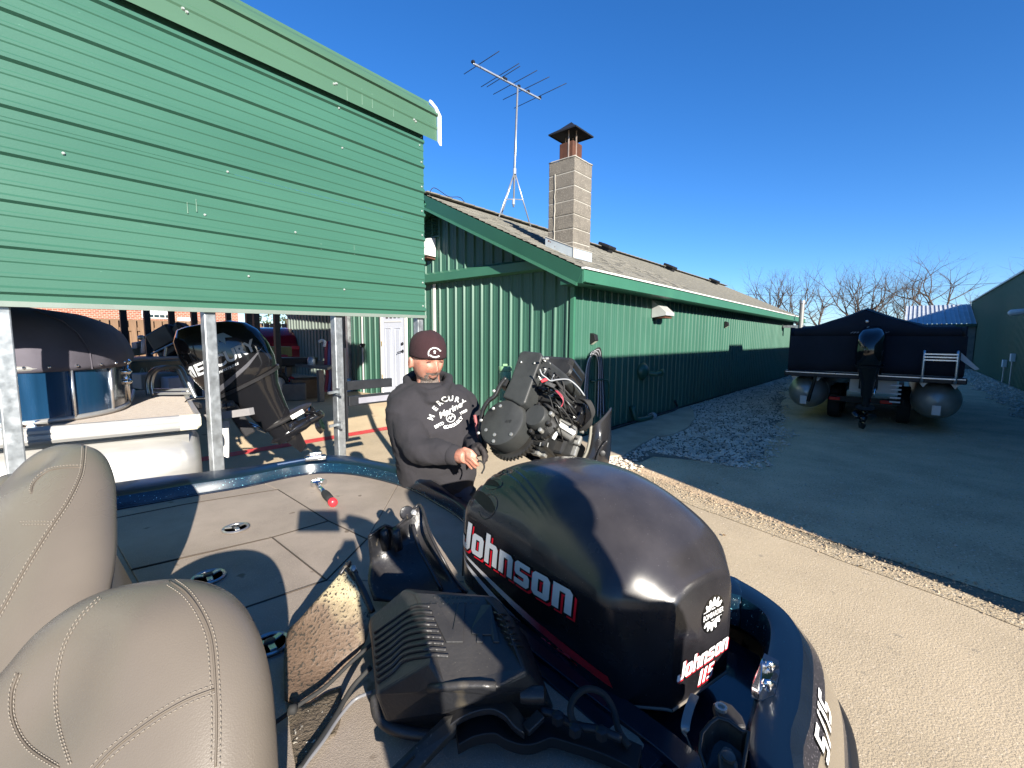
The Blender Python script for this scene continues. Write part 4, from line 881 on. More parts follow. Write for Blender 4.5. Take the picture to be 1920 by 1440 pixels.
# its outboard, tilted up
th = radians(27); exA = d2*cos(th)+Z3*sin(th); ezA = -d2*sin(th)+Z3*cos(th)
MA = Matrix((exA, n2, ezA)).transposed()
cA = dep(428, 668, 3.9); locA = cA-MA @ V(.08, 0, .46)*.93
oa, cowlA, TA = outboard('tilted_outboard_motor', tuple(locA), MA @ Matrix.Diagonal((1., 1., 1.)), 'large glossy black outboard tilted up behind the blue pontoon', BLKG, .93)
for ch in oa.children:     # shorter leg for this motor
    if ch.name.split('.')[0] in ('cavitation_plate', 'gearcase', 'torpedo', 'skeg', 'propeller'):
        dv = ezA*.20+exA*.03; ch.location = ch.location+dv
bpy.context.view_layer.update(); bv = bvh_of([cowlA])
LET = mat('silver_lettering', (.42, .44, .46), .5, .0)
decal('mercury_lettering', text_mesh('MERCURY', .130, offset=.004, shear=.15, space=.98), TA(-.02, -.3, .47), exA, ezA, n2, bv, .003, LET, oa, .03)
decal('small_lettering', text_mesh('FOURSTROKE', .024, offset=.001, shear=.3, space=1.3), TA(.0, -.3, .385), exA, ezA, n2, bv, .003, LET, oa, .03)
sw = [[(-.30, -.10), (.10, -.035), (.33, .03), (.12, -.055), (-.28, -.145)]]
decal('swoosh', loops_mesh([[(-.22, -.16), (.12, -.065), (.34, .015), (.13, -.09), (-.20, -.20)]]), TA(.02, -.3, .42), exA, ezA, n2, bv, .003, mat('dull_silver', (.12, .12, .135), .3, .5), oa, .03)
decal('emblem', loops_mesh([[(-.07, 0), (-.05, .07), (0, .10), (.06, .09), (.10, .03), (.05, .05), (.03, .0), (0, .05), (-.02, .0), (-.04, .04)]]), TA(.07, -.3, .58), exA, ezA, n2, bv, .003, mat('blue_grey_emblem', (.12, .20, .28), .3), oa, .03)
mb = MB(); q = TA(.30, -.135, -.31); mb.obox(q, exA*.06, n2*.002, ezA*.02); mb.build('label_plate', WHITE, oa)

# ------------------------------------------------------------------ behind the carport
WOOD = mat('fence_wood', (.165, .10, .058), .8, var=.25, vscale=2.5, stretch=(6, 6, .6), detail=6)
fz = .28
fn = empty('wooden_fence', (5, 19.9, fz), 'tall weathered board on board wooden fence beyond the yard', 'fence')
mb = MB(); mb.box((-2, 20.05, fz+.3), (14, 20.09, fz+.42)); m1 = mb.build('rail', WOOD, fn)
mb = MB(); mb.box((-2, 20.05, fz+1.45), (14, 20.09, fz+1.57)); mb.build('rail', WOOD, fn)
mb = MB(); mb.box((-2, 19.995, fz+.05), (-1.86, 20.015, fz+1.84)); pk = mb.build('picket', WOOD, fn)
x = .235; i = 1
while x < 15:
    inst(pk, Vector(pk.location)+V(x, .0 if i % 2 == 0 else .12, .0)); x += .118; i += 1
BRK = bpy.data.materials.new('brick'); BRK.use_nodes = True; t_ = BRK.node_tree; b_ = t_.nodes['Principled BSDF']; br = t_.nodes.new('ShaderNodeTexBrick'); tc_ = t_.nodes.new('ShaderNodeTexCoord'); mp_ = t_.nodes.new('ShaderNodeMapping')
mp_.inputs['Rotation'].default_value = (radians(90), 0, 0); lk(t_, tc_.outputs['Object'], mp_.inputs[0]); lk(t_, mp_.outputs[0], br.inputs['Vector'])
br.inputs['Color1'].default_value = (.23, .055, .03, 1); br.inputs['Color2'].default_value = (.31, .10, .055, 1); br.inputs['Mortar'].default_value = (.33, .26, .21, 1); br.inputs['Scale'].default_value = 3.2; br.inputs['Mortar Size'].default_value = .03
lk(t_, br.outputs[0], b_.inputs['Base Color']); b_.inputs['Roughness'].default_value = .9
bb = empty('brick_building', (4, 27, fz), 'red brick building with a wide white window beyond the fence', 'building')
mb = MB(); mb.box((-6, 26, 0), (ony(446, 590, 26).x, 26.3, 6)); mb.build('wall', BRK, bb)
a, b = dep(268, 580, 1), dep(340, 580, 1)
xa, xb = ony(266, 590, 25.95).x, ony(319, 590, 25.95).x; zt, zm, zl = 3.6, ony(290, 590, 25.95).z, ony(290, 597, 25.95).z
mb = MB(); mb.box((xa, 25.93, zl), (xb, 25.98, zt)); wn = mb.build('window', WHITE, bb)
for k in range(5):
    u0 = xa+(xb-xa)*(k+.08)/5; u1 = xa+(xb-xa)*(k+.92)/5; mb = MB(); mb.box((u0, 25.90, zl+.05), (u1, 25.925, zm)); mb.build('pane', GLASS, wn); mb = MB(); mb.box((u0, 25.90, zm+.04), (u1, 25.925, zt-.1)); mb.build('curtain', mat('curtain', (.8, .8, .82), .7), wn)
mb = MB(); q = ony(332, 600, 25.9); mb.box((q.x-.0, 25.6, q.z-.15), (q.x+.75, 25.95, q.z+.12)); mb.build('wall_unit', WHITE, bb, bevel=.02)
xa, xb = ony(424, 590, 25.95).x, ony(434, 590, 25.95).x; mb = MB(); mb.box((xa, 25.93, 2.2), (xb, 25.98, 4)); w2 = mb.build('window', WHITE, bb); mb = MB(); mb.box((xa+.06, 25.9, 2.3), (xb-.06, 25.92, 3.9)); mb.build('pane', GLASS, w2)
def leaf_bush(name, c, r, n, m, label, seed, cat='bush', h=None):
    rr = random.Random(seed); t = empty(name, c, label, cat); mb = MB(); c = Vector(c)
    for _ in range(n):
        a, b = rr.random()*6.28, rr.random()*pi; q = V(sin(b)*cos(a), sin(b)*sin(a), cos(b))*r*(rr.random()**.4)*(1+.35*noise.noise(V(a*2, b*2, seed)))
        p = c+q+V(0, 0, (h or r)); d = V(rr.gauss(0, 1), rr.gauss(0, 1), rr.gauss(0, 1)).normalized(); e = d.cross(V(rr.gauss(0, 1), rr.gauss(0, 1), 1)).normalized(); s = rr.uniform(.05, .11)*r*.6
        mb.add([p-d*s, p-e*s*.5, p+d*s, p+e*s*.5], [(0, 1, 2, 3)])
    mb.build('foliage', m, t, fixn=False); st = MB(); st.tube([c, c+V(0, 0, (h or r))], .06*r, 6); st.build('trunk', BARK, t); return t
EVG = mat('evergreen_leaf', (.055, .075, .03), .7, var=.5, vscale=1.5)
for i, (x, y, r, lab) in enumerate(((9.9, 24.0, 1.9, 'dense green evergreen left of the brick wall end'), (12.4, 24.5, 2.0, 'wide green evergreen above the fence behind the red car'), (14.9, 24, 1.8, 'rounded evergreen at the right end of the fence'))):
    leaf_bush('evergreen_tree', (x, y, fz), r, 1500, EVG, lab, 40+i, 'tree', 2.2)
# shed interior: corrugated back wall under a dark roof
sh = empty('open_shed', (6.9, 13, fz), 'open fronted shed with corrugated back wall beyond the carport', 'shed')
WALLI = mat('shed_inner_metal', (.13, .16, .14), .6, .2, var=.2, vscale=1)
y = 10.3
while y < 16.4:
    mb = MB(); rib_sheet(mb, (6.9, y, fz), (0, 1, 0), (-1, 0, 0), (0, 0, 1), .9144, 3.2, minor=False, h=.03, start=.06); mb.build('wall_panel', WALLI, sh, fixn=False); y += .9144
mb = MB(); mb.add([(5.5, 10.4, 3.3), (7.0, 10.4, 3.3), (7.0, 16.6, 3.7), (5.5, 16.6, 3.7)], [(0, 1, 2, 3)]); mb.build('roof', DARKM, sh, solid=.05)
mb = MB(); mb.box((3.4, 8.7, 3.12), (5.45, 14.5, 3.17)); mb.build('added_shade_canopy', DARKM, sh)  # unseen roof added here to shade the shed's back wall
for q_ in ((3.5, 14.3), (3.5, 11.6)): mb = MB(); mb.box((q_[0]-.05, q_[1]-.05, fz), (q_[0]+.05, q_[1]+.05, 3.12)); mb.build('post', DARKM, sh)  # posts for the added shading roof
mb = MB(); mb.box((5.72, 10.33, fz), (6.9, 10.38, 3.2)); mb.build('side_wall', TRIMD, sh)
mb = MB(); mb.box((5.66, 10.27, fz), (5.76, 10.37, 3.3)); mb.build('post', GALV, sh)
# work table
tb = empty('work_table', tuple(onz(590, 741, fz)), 'rough wooden work bench with clutter in the dark shed', 'bench')
TW = mat('bench_wood', (.17, .15, .13), .8, var=.25)
A = dep(530, 684, 9.8); B = dep(614, 694, 8.9); C_ = dep(645, 684, 10.2)
mb = MB(); mb.prism([A, B, C_, C_+(A-B)], (0, 0, .05)); mb.build('bench_top', TW, tb)
for (x, y, D_) in ((600, 694, 9.05), (540, 688, 9.8), (636, 690, 10.0)):
    p = dep(x, y, D_); mb = MB(); mb.box((p.x-.05, p.y-.05, fz), (p.x+.05, p.y+.05, p.z)); mb.build('leg', TW, tb)
mb = MB(); p = dep(575, 720, 9.8); mb.obox((p.x, p.y, fz+.2), (.3, -.1, 0), (.1, .3, 0), (0, 0, .2)); o = mb.build('cardboard_box', mat('brown_card', (.16, .11, .07), .8, var=.2)); tag(o, 'brown box under the work bench', 'box')
mb = MB(); p = dep(552, 726, 9.4); mb.obox((p.x, p.y, fz+.17), (.2, -.1, 0), (.1, .2, 0), (0, 0, .17)); o = mb.build('wooden_crate', TW, bevel=.01); tag(o, 'low dark crate beside the motorbike wheel', 'crate')
mb = MB(); p = dep(584, 678, 9.4); mb.lathe((p.x, p.y, p.z-.14), (0, 0, 1), [(.07, 0), (.08, .02), (.08, .18), (.05, .24)], 12); o = mb.build('metal_can', GALV, smooth=True); tag(o, 'small metal can standing on the work bench', 'can')
mb = MB(); p = dep(556, 678, 9.7); mb.obox(p, (.35, -.2, 0), (.1, .15, 0), (0, 0, .09)); o = mb.build('tool_case', BLKP, bevel=.02); tag(o, 'long black case lying on the work bench', 'case')
for i, (x, c) in enumerate(((613, (.28, .05, .07)), (619, (.10, .10, .22)), (625, (.22, .06, .08)))):
    mb = MB(); mb.tube(bez([dep(x, 640, 9.6), dep(x-1.5, 680, 9.55), dep(x+1, 705, 9.6), dep(x-2, 735, 9.6)], 5), .045, 6); o = mb.build('hanging_strap', mat('strap_cloth%d' % i, c, .8)); tag(o, ('dull red strap hanging at the bench end', 'dark blue strap hanging between two red ones', 'faded red strap hanging nearest the post')[i], 'strap')
mb = MB(); mb.tube(bez([dep(598, 641, 9.5), dep(604, 638, 9.5), dep(609, 641, 9.5), dep(608, 650, 9.5)], 5), .03, 6); o = mb.build('wall_hook', mat('pale_lamp', (.6, .62, .62), .4)); tag(o, 'pale bent hook on the dark shed wall', 'hook')
mb = MB(); p = onz(648, 733, fz); mb.lathe((p.x, p.y, fz), (0, 0, 1), [(.16, 0), (.13, .28), (.12, .3)], 14); o = mb.build('blue_bucket', mat('blue_plastic', (.12, .28, .5), .5), smooth=True, angle=40); tag(o, 'upturned light blue bucket at the dark corner of the green wall', 'bucket')
# motorbike tail
mbk = empty('motorbike', tuple(onz(518, 752, fz)), 'parked motorbike seen from behind with white seat and red lamps', 'motorbike')
w0 = onz(524, 752, fz); wv = V(.80, .60, 0); Rw = .30
mb = MB(); ax = V(-.55, .83, 0).normalized(); c = V(w0.x, w0.y, fz+Rw); mb.tube(arc(c, ax.cross(Z3), Z3, Rw-.05, 0, 2*pi, 24), .05, 8); mb.build('tyre', RUB, mbk, smooth=True)
mb = MB(); mb.lathe(c-ax*.03, ax, [(.04, -.03), (.18, .0), (.2, .06)], 18); mb.build('rim', mat('alu_dull', (.45, .46, .48), .5, .6), mbk, smooth=True)
p = dep(505, 688, 9.9); mb = MB(); mb.loft([[p+V(dx, dy, dz)*s for dx, dy, dz in ((-.25, .1, 0), (0, -.13, 0), (.28, -.1, .0), (.3, .1, .02), (0, .2, .05))] if False else [p+V(cos(a)*.34*s, sin(a)*.16*s, h) for a in [2*pi*k/14 for k in range(14)]] for s, h in ((.6, -.09), (1, -.03), (1., .04), (.6, .08))]); mb.build('seat', mat('white_seat', (.55, .56, .54), .5), mbk, smooth=True)
for (x, y) in ((528, 708), (546, 712)):
    p = dep(x, y, 9.7); mb = MB(); mb.lathe(p, -FW, [(.05, -.04), (.075, 0), (.05, .03), (0, .04)], 12); mb.build('tail_lamp', mat('red_lens', (.5, .01, .01), .2), mbk, smooth=True)
p = dep(512, 700, 9.9); mb = MB(); mb.tube([p, dep(530, 706, 9.9), dep(545, 716, 9.9), dep(548, 728, 9.9)], [.10, .09, .07, .05], 8); mb.tube([dep(505, 735, 9.8), dep(540, 728, 9.8)], .05, 8); mb.build('rear_fender', mat('dark_blue_body', (.02, .03, .06), .2), mbk, smooth=True)
p = dep(505, 675, 10.3); mb = MB(); mb.obox(p, (.35, -.1, 0), (.05, .2, 0), (0, 0, .12)); o = mb.build('red_toolbox', mat('red_box', (.28, .02, .03), .5), bevel=.02); tag(o, 'red box behind the motorbike seat', 'box')
p = dep(503, 659, 11); mb = MB(); mb.obox(p, (.5, -.1, 0), (.1, .3, 0), (0, 0, .12)); o = mb.build('yellow_crate', mat('mustard', (.22, .20, .07), .7, var=.3), bevel=.02); tag(o, 'dull yellow crate below the red car', 'crate')
# red car
carp_ = dep(508, 640, 15.2); rc = empty('red_car', (carp_.x, carp_.y, fz), 'red suv parked by the wooden fence, seen from its rear corner', 'car')
cf = V(.45, .89, 0).normalized(); cs = V(cf.y, -cf.x, 0); CR = mat('red_car_paint', (.24, .008, .02), .2, .2, coat=.6)
def CP(u, v, z): return V(carp_.x, carp_.y, fz)+cs*u+cf*v+Z3*z
sec = [(-.02, .35, .88, .0), (-.05, .60, .90, .0), (.02, .92, .90, 0.), (.08, 1.02, .86, 0), (.50, 1.50, .70, 0), (.75, 1.58, .66, 0)]
rings = []
for v_, half, zs in ((0., .86, ((.30, 1.), (.55, 1.02), (.85, 1.), (1.0, .96), (1.08, .9))), (.18, .90, ((.25, 1.), (.55, 1.02), (.95, 1.), (1.25, .86), (1.30, .82))), (.55, .92, ((.25, 1.), (.55, 1.02), (1.0, 1.), (1.48, .78), (1.56, .68))), (1.2, .93, ((.25, 1.), (.55, 1.02), (1.0, 1.), (1.52, .78), (1.62, .68))), (2.6, .93, ((.25, 1.), (.55, 1.02), (1.0, 1.), (1.48, .78), (1.56, .66))), (3.4, .9, ((.25, 1.), (.55, 1.02), (.95, 1.), (1.0, .9), (1.05, .8))), (4.3, .82, ((.3, 1.), (.55, 1.02), (.75, 1.), (.8, .9), (.82, .8)))):
    r1 = [CP(half*s, v_, z) for z, s in zs]; r2 = [CP(-half*s, v_, z) for z, s in zs][::-1]; rings.append(r1+r2)
mb = MB(); mb.loft(rings); mb.build('body', CR, rc, smooth=True, angle=35)
mb = MB(); mb.add([CP(-.66, .10, 1.12), CP(.66, .10, 1.12), CP(.56, .45, 1.47), CP(-.56, .45, 1.47)], [(0, 1, 2, 3)]); mb.build('rear_window', GLASS, rc, solid=.02)
for s in (-1, 1):
    mb = MB(); mb.add([CP(s*.93, .5, 1.08), CP(s*.95, 2.6, 1.08), CP(s*.76, 2.3, 1.46), CP(s*.76, .8, 1.48)], [(0, 1, 2, 3)]); mb.build('side_window', GLASS, rc, solid=.02)
    mb = MB(); mb.obox(CP(s*.74, .0, .92), cs*.13, cf*.05, Z3*.06); mb.build('tail_light', mat('lit_red_lens', (.75, .05, .06), .15), rc, bevel=.02)
    for v_ in (.8, 3.4):
        mb = MB(); mb.lathe(CP(s*.80, v_, .33), cs*s, [(.2, 0), (.33, 0), (.33, .16), (.2, .17)], 20); mb.build('wheel', RUB, rc, smooth=True, angle=40)
mb = MB(); mb.obox(CP(0, -.05, .48), cs*.84, cf*.06, Z3*.10); mb.build('bumper', CR, rc, bevel=.03)
mb = MB(); mb.obox(CP(0, -.03, .80), cs*.26, cf*.02, Z3*.07); mb.build('number_plate', mat('plate', (.6, .6, .6), .5), rc)
# small teal boat and the heap of dark machinery beside it
tbx = empty('teal_boat', tuple(dep(295, 700, 7)), 'dark teal hulled boat parked behind the boarding arch', 'boat')
TEAL = mat('teal_hull', (.012, .055, .06), .3, coat=.4, var=.2)
a0, a1 = dep(252, 676, 7.0), dep(352, 670, 7.6)
ax = (a1-a0); ax.z = 0; L_ = ax.length; ax.normalize(); bx_ = V(-ax.y, ax.x, 0)
mb = MB(); mb.loft([[a0+ax*u+bx_*v-Z3*z for v, z in ((0, 0), (.03, .2), (.12, .40), (.3, .55), (1.5, .55), (1.7, .4), (1.75, 0))] for u in (-.3, .4, L_*.6, L_+.4)]); mb.build('hull', TEAL, tbx, bevel=.02)
mb = MB(); mb.tube([a0-ax*.3+bx_*.0+Z3*.01, a1+ax*.4+Z3*.01], .03, 8); mb.build('gunwale_rail', mat('grey_step', (.30, .29, .29), .5, .3, var=.15), tbx)
q = dep(289, 694, 6.98); vf = text_mesh('ALUMACRAFT'[:5], .12); mb = MB(); mb.add([q+ax*v.x+Z3*v.y-bx_*.03 for v in vf[0]], vf[1]); mb.build('hull_lettering', mat('faint_teal', (.10, .2, .2), .5), tbx)
mb = MB(); mb.obox(dep(290, 713, 6.6), ax*.22, bx_*.2, Z3*.11); mb.build('grey_locker', mat('grey_locker', (.17, .19, .2), .6, var=.1), tbx, bevel=.015)
mb = MB(); mb.obox(dep(330, 722, 6.6), ax*.16, bx_*.2, Z3*.13); mb.build('white_locker', mat('pale_locker', (.30, .33, .45), .6, var=.1), tbx, bevel=.015)
ht = empty('tilted_boat_seat', tuple(dep(318, 640, 7.6)), 'heap of folded black boat seats tilted on the teal boat', 'boat seats')
rr = random.Random(3)
for (x, y, w_, h_, a) in ((310, 635, .22, .17, .5), (330, 645, .25, .16, .6), (345, 625, .16, .13, -.7), (322, 655, .2, .1, .5)):
    c = dep(x, y, 7.5+rr.random()*.3); e1 = (RT*cos(a)+Z3*sin(a)); e2 = (-RT*sin(a)+Z3*cos(a)); mb = MB(); mb.obox(c, e1*w_, FW*.12, e2*h_); mb.build('cushion', BLKP, ht, bevel=.04)
mb = MB()
for k in range(6): mb.beam(dep(333+k*4, 612+k*4.2, 7.4), dep(338+k*4, 609+k*4.2, 7.4), .012, .012)
mb.tube([dep(331, 610, 7.4), dep(352, 630, 7.4)], .012, 5); mb.tube([dep(336, 607, 7.4), dep(356, 627, 7.4)], .012, 5); o = mb.build('rack', DARKM, ht); tag(o, kind='stuff')
mb = MB(); mb.tube([dep(284, 664, 6.9), dep(345, 634, 6.9)], .014, 6); mb.build('strut', GALV, ht)
mb = MB(); mb.tube([dep(309, 668, 6.9), dep(311, 650, 6.9)], .018, 6); mb.build('strut', GALV, ht)
t = empty('bow_light_pole', tuple(dep(267, 660, 7.2)), 'pale stubby lamp post with a round head beside the fence', 'lamp')
mb = MB(); mb.tube([dep(268, 662, 7.2), dep(268, 636, 7.2)], .022, 8); mb.build('pole', mat('pink_white', (.75, .62, .64), .4), t, smooth=True)
mb = MB(); mb.lathe(dep(265, 633, 7.2), Z3, [(.02, -.04), (.05, -.02), (.05, .02), (.02, .04)], 12); mb.build('head', GALV, t, smooth=True)
rr = random.Random(17)
for (x, y, s_, nm, c_, lab) in ((256, 659, .13, 'scrap_box', (.30, .25, .18), 'tan scrap box lowest beside the black cover'), (262, 646, .10, 'scrap_box', (.36, .26, .23), 'pinkish scrap box above the tan one'), (276, 656, .09, 'scrap_box', (.2, .2, .19), 'grey scrap box at the foot of the pale lamp post'), (279, 644, .12, 'scrap_box', (.04, .04, .04), 'black scrap box between the lamp post and the dark post')):
    p = dep(x, y, 9.3); mb = MB(); mb.obox(p, V(s_, s_*.3, .02), V(-s_*.3, s_*.7, 0), V(0, 0, s_*.6)); o = mb.build(nm, mat('scrap_%d' % x, c_, .7, var=.3), bevel=.01); tag(o, lab, 'scrap box', 'scrap boxes behind the pontoon cover')
# ------------------------------------------------------------------ the bass boat we stand in
BLUEM = mat('metalflake_blue', (.003, .010, .024), .28, .0, coat=.12, speck=[(300, .74, (.03, .18, .26)), (150, .78, (.35, .8, .95))])
FLAKE = mat('metalflake_side', (.003, .018, .036), .25, .0, coat=.15, speck=[(210, .66, (.01, .08, .12)), (170, .70, (.30, .75, .9)), (120, .735, (.6, .95, 1.))])
NAVYG = mat('navy_gelcoat', (.004, .009, .020), .16, coat=.7, dust=(.06, (.2, .2, .2)))
GLIT = mat('glitter_stripe', (.045, .043, .05), .3, .4, speck=[(260, .64, (.22, .20, .22)), (400, .70, (.7, .65, .7))])
RUBR = mat('rub_rail', (.02, .02, .022), .35, coat=.2)
CARPET = mat('deck_carpet', (.265, .218, .176), .97, var=.22, vscale=3.5, detail=9, bump=.22, bscale=420, speck=[(300, .60, (.34, .285, .235)), (14, .70, (.15, .115, .085)), (60, .76, (.3, .26, .2))])
boat = empty('bass_boat', (0, 1.3, 0), 'dark blue metalflake bass boat with tan carpeted rear deck', 'boat')
ZD = .87
def inner(x, y): return onz(x, y, ZD)
def outer(x, y, z=.925): return onz(x, y, z)
IN = [V(-1.9, 2.72, ZD), V(-.9, 2.66, ZD)]+[inner(*q) for q in ((215, 957), (346, 933), (455, 915), (546, 895), (601, 888), (656, 890), (710, 900), (769, 918), (820, 946), (860, 971))]+[V(1.10, 1.05, ZD), V(1.17, .72, ZD)]+[onz(*q, .905) for q in ((1358, 1123), (1391, 1134), (1422, 1154), (1434, 1173), (1436, 1207), (1412, 1318), (1394, 1440))]+[V(.45, .035, .9), V(-.6, .0, .9), V(-1.9, -.05, .9)]
OUT = [V(-1.9, 3.02, .925), V(-.9, 2.93, .925)]+[outer(*q) for q in ((215, 905), (346, 889), (455, 876), (546, 862), (600, 854), (655, 855), (703, 864), (760, 876), (820, 907), (867, 938))]+[V(1.30, 1.05, .89), V(1.37, .70, .90)]+[outer(*q, .92) for q in ((1347, 1072), (1391, 1090), (1444, 1123), (1483, 1159), (1505, 1210), (1500, 1310), (1488, 1440))]+[V(.45, -.075, .92), V(-.6, -.10, .92), V(-1.9, -.15, .92)]
IN = bez(IN, 5); OUT = bez(OUT, 5); n = len(IN)
cen = V(.2, 1.35, 0)
def outn(i):
    a = OUT[max(0, i-1)]; b = OUT[min(n-1, i+1)]; d = (b-a); d.z = 0; d.normalize(); w = V(-d.y, d.x, 0)
    c = OUT[i]-cen; c.z = 0
    return w if w.dot(c) > 0 else -w
strips = {'inner_liner': ([], FLAKE), 'gunwale_top': ([], BLUEM), 'gunwale_edge': ([], NAVYG), 'glitter_band': ([], GLIT), 'upper_side': ([], mat('champagne_side', (.20, .17, .13), .25, .3, coat=.5, speck=(200, .68, (.34, .30, .25)))), 'lower_glitter': ([], GLIT), 'dark_side': ([], NAVYG), 'rub_rail': ([], RUBR), 'hull': ([], NAVYG)}
cross = []
for i in range(n):
    o_ = outn(i); I, O = IN[i], OUT[i]
    dIO = (O-I); dIO.z = 0
    p = [V(I.x, I.y, ZD-.03), V(I.x, I.y, I.z+.0), I+dIO*.12+Z3*(O.z-I.z)*.9, I+dIO*.30+Z3*(O.z-I.z+.004), O-o_*.012, O, O+o_*.010-Z3*.010, O+o_*.020-Z3*.022, O+o_*.042-Z3*.050, O+o_*.060-Z3*.085, O+o_*.078-Z3*.125, O+o_*.086-Z3*.150, O+o_*.094-Z3*.175, O+o_*.108-Z3*.182, O+o_*.110-Z3*.205, O+o_*.09-Z3*.212, O+o_*.06-Z3*.45, O-o_*.25-Z3*.62, V(O.x*.6+cen.x*.4, O.y*.5+cen.y*.5, .24)]
    cross.append(p)
rng = {'inner_liner': (0, 2), 'gunwale_top': (2, 5), 'gunwale_edge': (5, 7), 'glitter_band': (7, 8), 'upper_side': (8, 10), 'lower_glitter': (10, 11), 'dark_side': (11, 12), 'rub_rail': (12, 15), 'hull': (15, 18)}
for nm, (a, b) in rng.items():
    mb = MB(); k = b-a+1; vs = []
    for i in range(n): vs += cross[i][a:b+1]
    mb.add(vs, [(i*k+j, (i+1)*k+j, (i+1)*k+j+1, i*k+j+1) for i in range(n-1) for j in range(k-1)]); mb.build(nm, strips[nm][1], boat, smooth=True, fixn=False)
# black carpet piping where the liner meets the deck
mb = MB(); mb.tube([p+Z3*.004 for p in IN[:60]], .006, 6); mb.build('liner_piping', NAVYG, boat, smooth=True)
# deck: a dark base with carpeted lids on it
xf = .226
base = [V(xf, 2.68, ZD-.012)]+[V(p.x, p.y, ZD-.012) for p in IN if p.x > xf and p.y > .8]+[V(1.0, .80, ZD-.012), V(.72, .30, ZD-.012), V(xf, .25, ZD-.012)]
mb = MB(); mb.add(base, [tuple(range(len(base)))]); mb.build('deck_base', mat('seam_dark', (.035, .025, .02), .95), boat)
K = {k: onz(*v, ZD) for k, v in dict(a=(346, 946), b=(521, 918), c=(616, 977), d=(510, 1008), e=(255, 1066), f=(688, 1011), g=(612, 1088), h=(461, 1139), i=(718, 915)).items()}
yE = K['e'].y
leftb = [p for p in IN if xf < p.x and p.y > 1.9]
def lid(name, pts, z=ZD, g=.002):
    c = sum((Vector((p.x, p.y, 0)) for p in pts), V(0, 0, 0))/len(pts); q = []
    for p in pts:
        d = V(p.x, p.y, 0)-c; q.append(V(p.x, p.y, 0)-d.normalized()*g)
    mb = MB(); mb.prism([V(p.x, p.y, z-.012) for p in q], (0, 0, .012)); return mb.build(name, CARPET, boat, bevel=.0012, seg=1)
AA = V(xf, K['a'].y+.12, 0); 
stern = [p for p in IN if p.x > .9 and 1.15 < p.y < 2.35]
def near_in(p):     # nearest inner edge point index
    return min(range(60), key=lambda i: (V(IN[i].x, IN[i].y, 0)-V(p.x, p.y, 0)).length)
ib, ia = near_in(K['b']+V(.0, .12, 0)), near_in(V(xf+.01, 2.62, 0))
def strip_in(i0, i1): return [V(IN[i].x, IN[i].y, 0) for i in range(i0, i1+1)]
i_end = near_in(V(1.10, 1.05, 0)); i_mid = near_in(K['i'])
lid('deck_border', [V(xf, K['a'].y+.03, 0)]+[V(xf, 2.62, 0)]+strip_in(ia, ib)+[K['b'], K['a']])
lid('hatch_lid', [V(xf, K['a'].y+.03, 0), K['a'], K['b'], K['c'], K['d'], V(xf, yE+.005, 0)])
lid('hatch_lid', [K['b']]+strip_in(ib, i_mid)+[K['f'], K['c']])
lid('hatch_lid', [K['d'], K['c'], K['f'], K['g']])
lid('deck_border', [K['f']]+strip_in(i_mid, i_end)+[V(1.0, .80, 0), K['g']])
lid('hatch_lid', [V(xf, yE-.005, 0), K['d'], K['g'], K['h'], V(xf, K['h'].y-.03, 0)])
lid('deck_border', [V(xf, K['h'].y-.035, 0), K['h'], K['g'], V(1.0, .80, 0), V(.72, .30, 0), V(xf, .25, 0)])
mb = MB(); mb.box((xf-.012, .1, .40), (xf, 2.66, ZD-.004)); mb.build('deck_riser', CARPET, boat)
mb = MB(); mb.box((-2.2, -.02, .40), (xf-.012, 2.75, .44)); mb.build('cockpit_floor', CARPET, boat)
mb = MB(); mb.add([V(.60, .02, .80), V(1.0, .10, .80), V(1.22, .22, .80), V(1.30, .5, .80), V(1.30, 1.2, .80), V(.8, 1.2, .80), V(.60, .5, .80)], [tuple(range(7))]); mb.build('splash_well', NAVYG, boat)
mb = MB(); mb.box((xf, -.0, .44), (.60, .26, .455)); mb.build('rear_floor', CARPET, boat)
# chrome latches, wrench, cleats
LATM = mat('latch_metal', (.42, .41, .40), .30, .85, var=.15, vscale=60)
SEAMD = mat('seam_line', (.055, .042, .032), .95)
for q_ in (('a', 'b'), ('b', 'c'), ('c', 'd'), ('c', 'f'), ('f', 'g'), ('g', 'd'), ('g', 'h'), ('d', 'e')):
    mb = MB(); mb.tube([K[q_[0]]+Z3*.0004, K[q_[1]]+Z3*.0004], .0026, 6); mb.build('seam', SEAMD, boat)
mb = MB(); mb.tube([V(xf, K['a'].y+.03, ZD+.0004), K['a']+Z3*.0004], .0026, 6); mb.build('seam', SEAMD, boat)
mb = MB(); mb.tube([V(xf, yE, ZD+.0004), K['e']+Z3*.0004], .0026, 6); mb.build('seam', SEAMD, boat)
def latch(x, y, r=.046):
    c = onz(x, y, ZD+.004); t = MB(); t.lathe(c, Z3, [(r, 0), (r, .004), (r*.93, .007), (r*.80, .004), (r*.78, .002)], 28); l_ = t.build('hatch_latch', LATM, boat, smooth=True, angle=30)
    for a in (.4, 2.5, 4.6):
        m_ = MB(); m_.beam(c+V(cos(a), sin(a), 0)*r*.15+Z3*.006, c+V(cos(a), sin(a), 0)*r*.78+Z3*.006, r*.34, .006); m_.build('spoke', LATM, l_, bevel=.002)
    m_ = MB(); m_.lathe(c+Z3*.003, Z3, [(r*.28, 0), (r*.28, .008), (r*.16, .010)], 16); m_.build('hub', DARKM, l_, smooth=True)
    m_ = MB(); m_.lathe(c+Z3*.001, Z3, [(r*.79, 0), (r*.79, .001)], 24); m_.build('cup', BLACKM, l_)
latch(442, 991); latch(391, 1083); latch(506, 1209, .044)
wr = empty('ratchet_wrench', tuple(onz(606, 922, ZD)), 'ratchet wrench with a red ended black grip lying on the rear deck', 'wrench')
a, b = onz(592, 905, ZD+.018), onz(626, 944, ZD+.018)
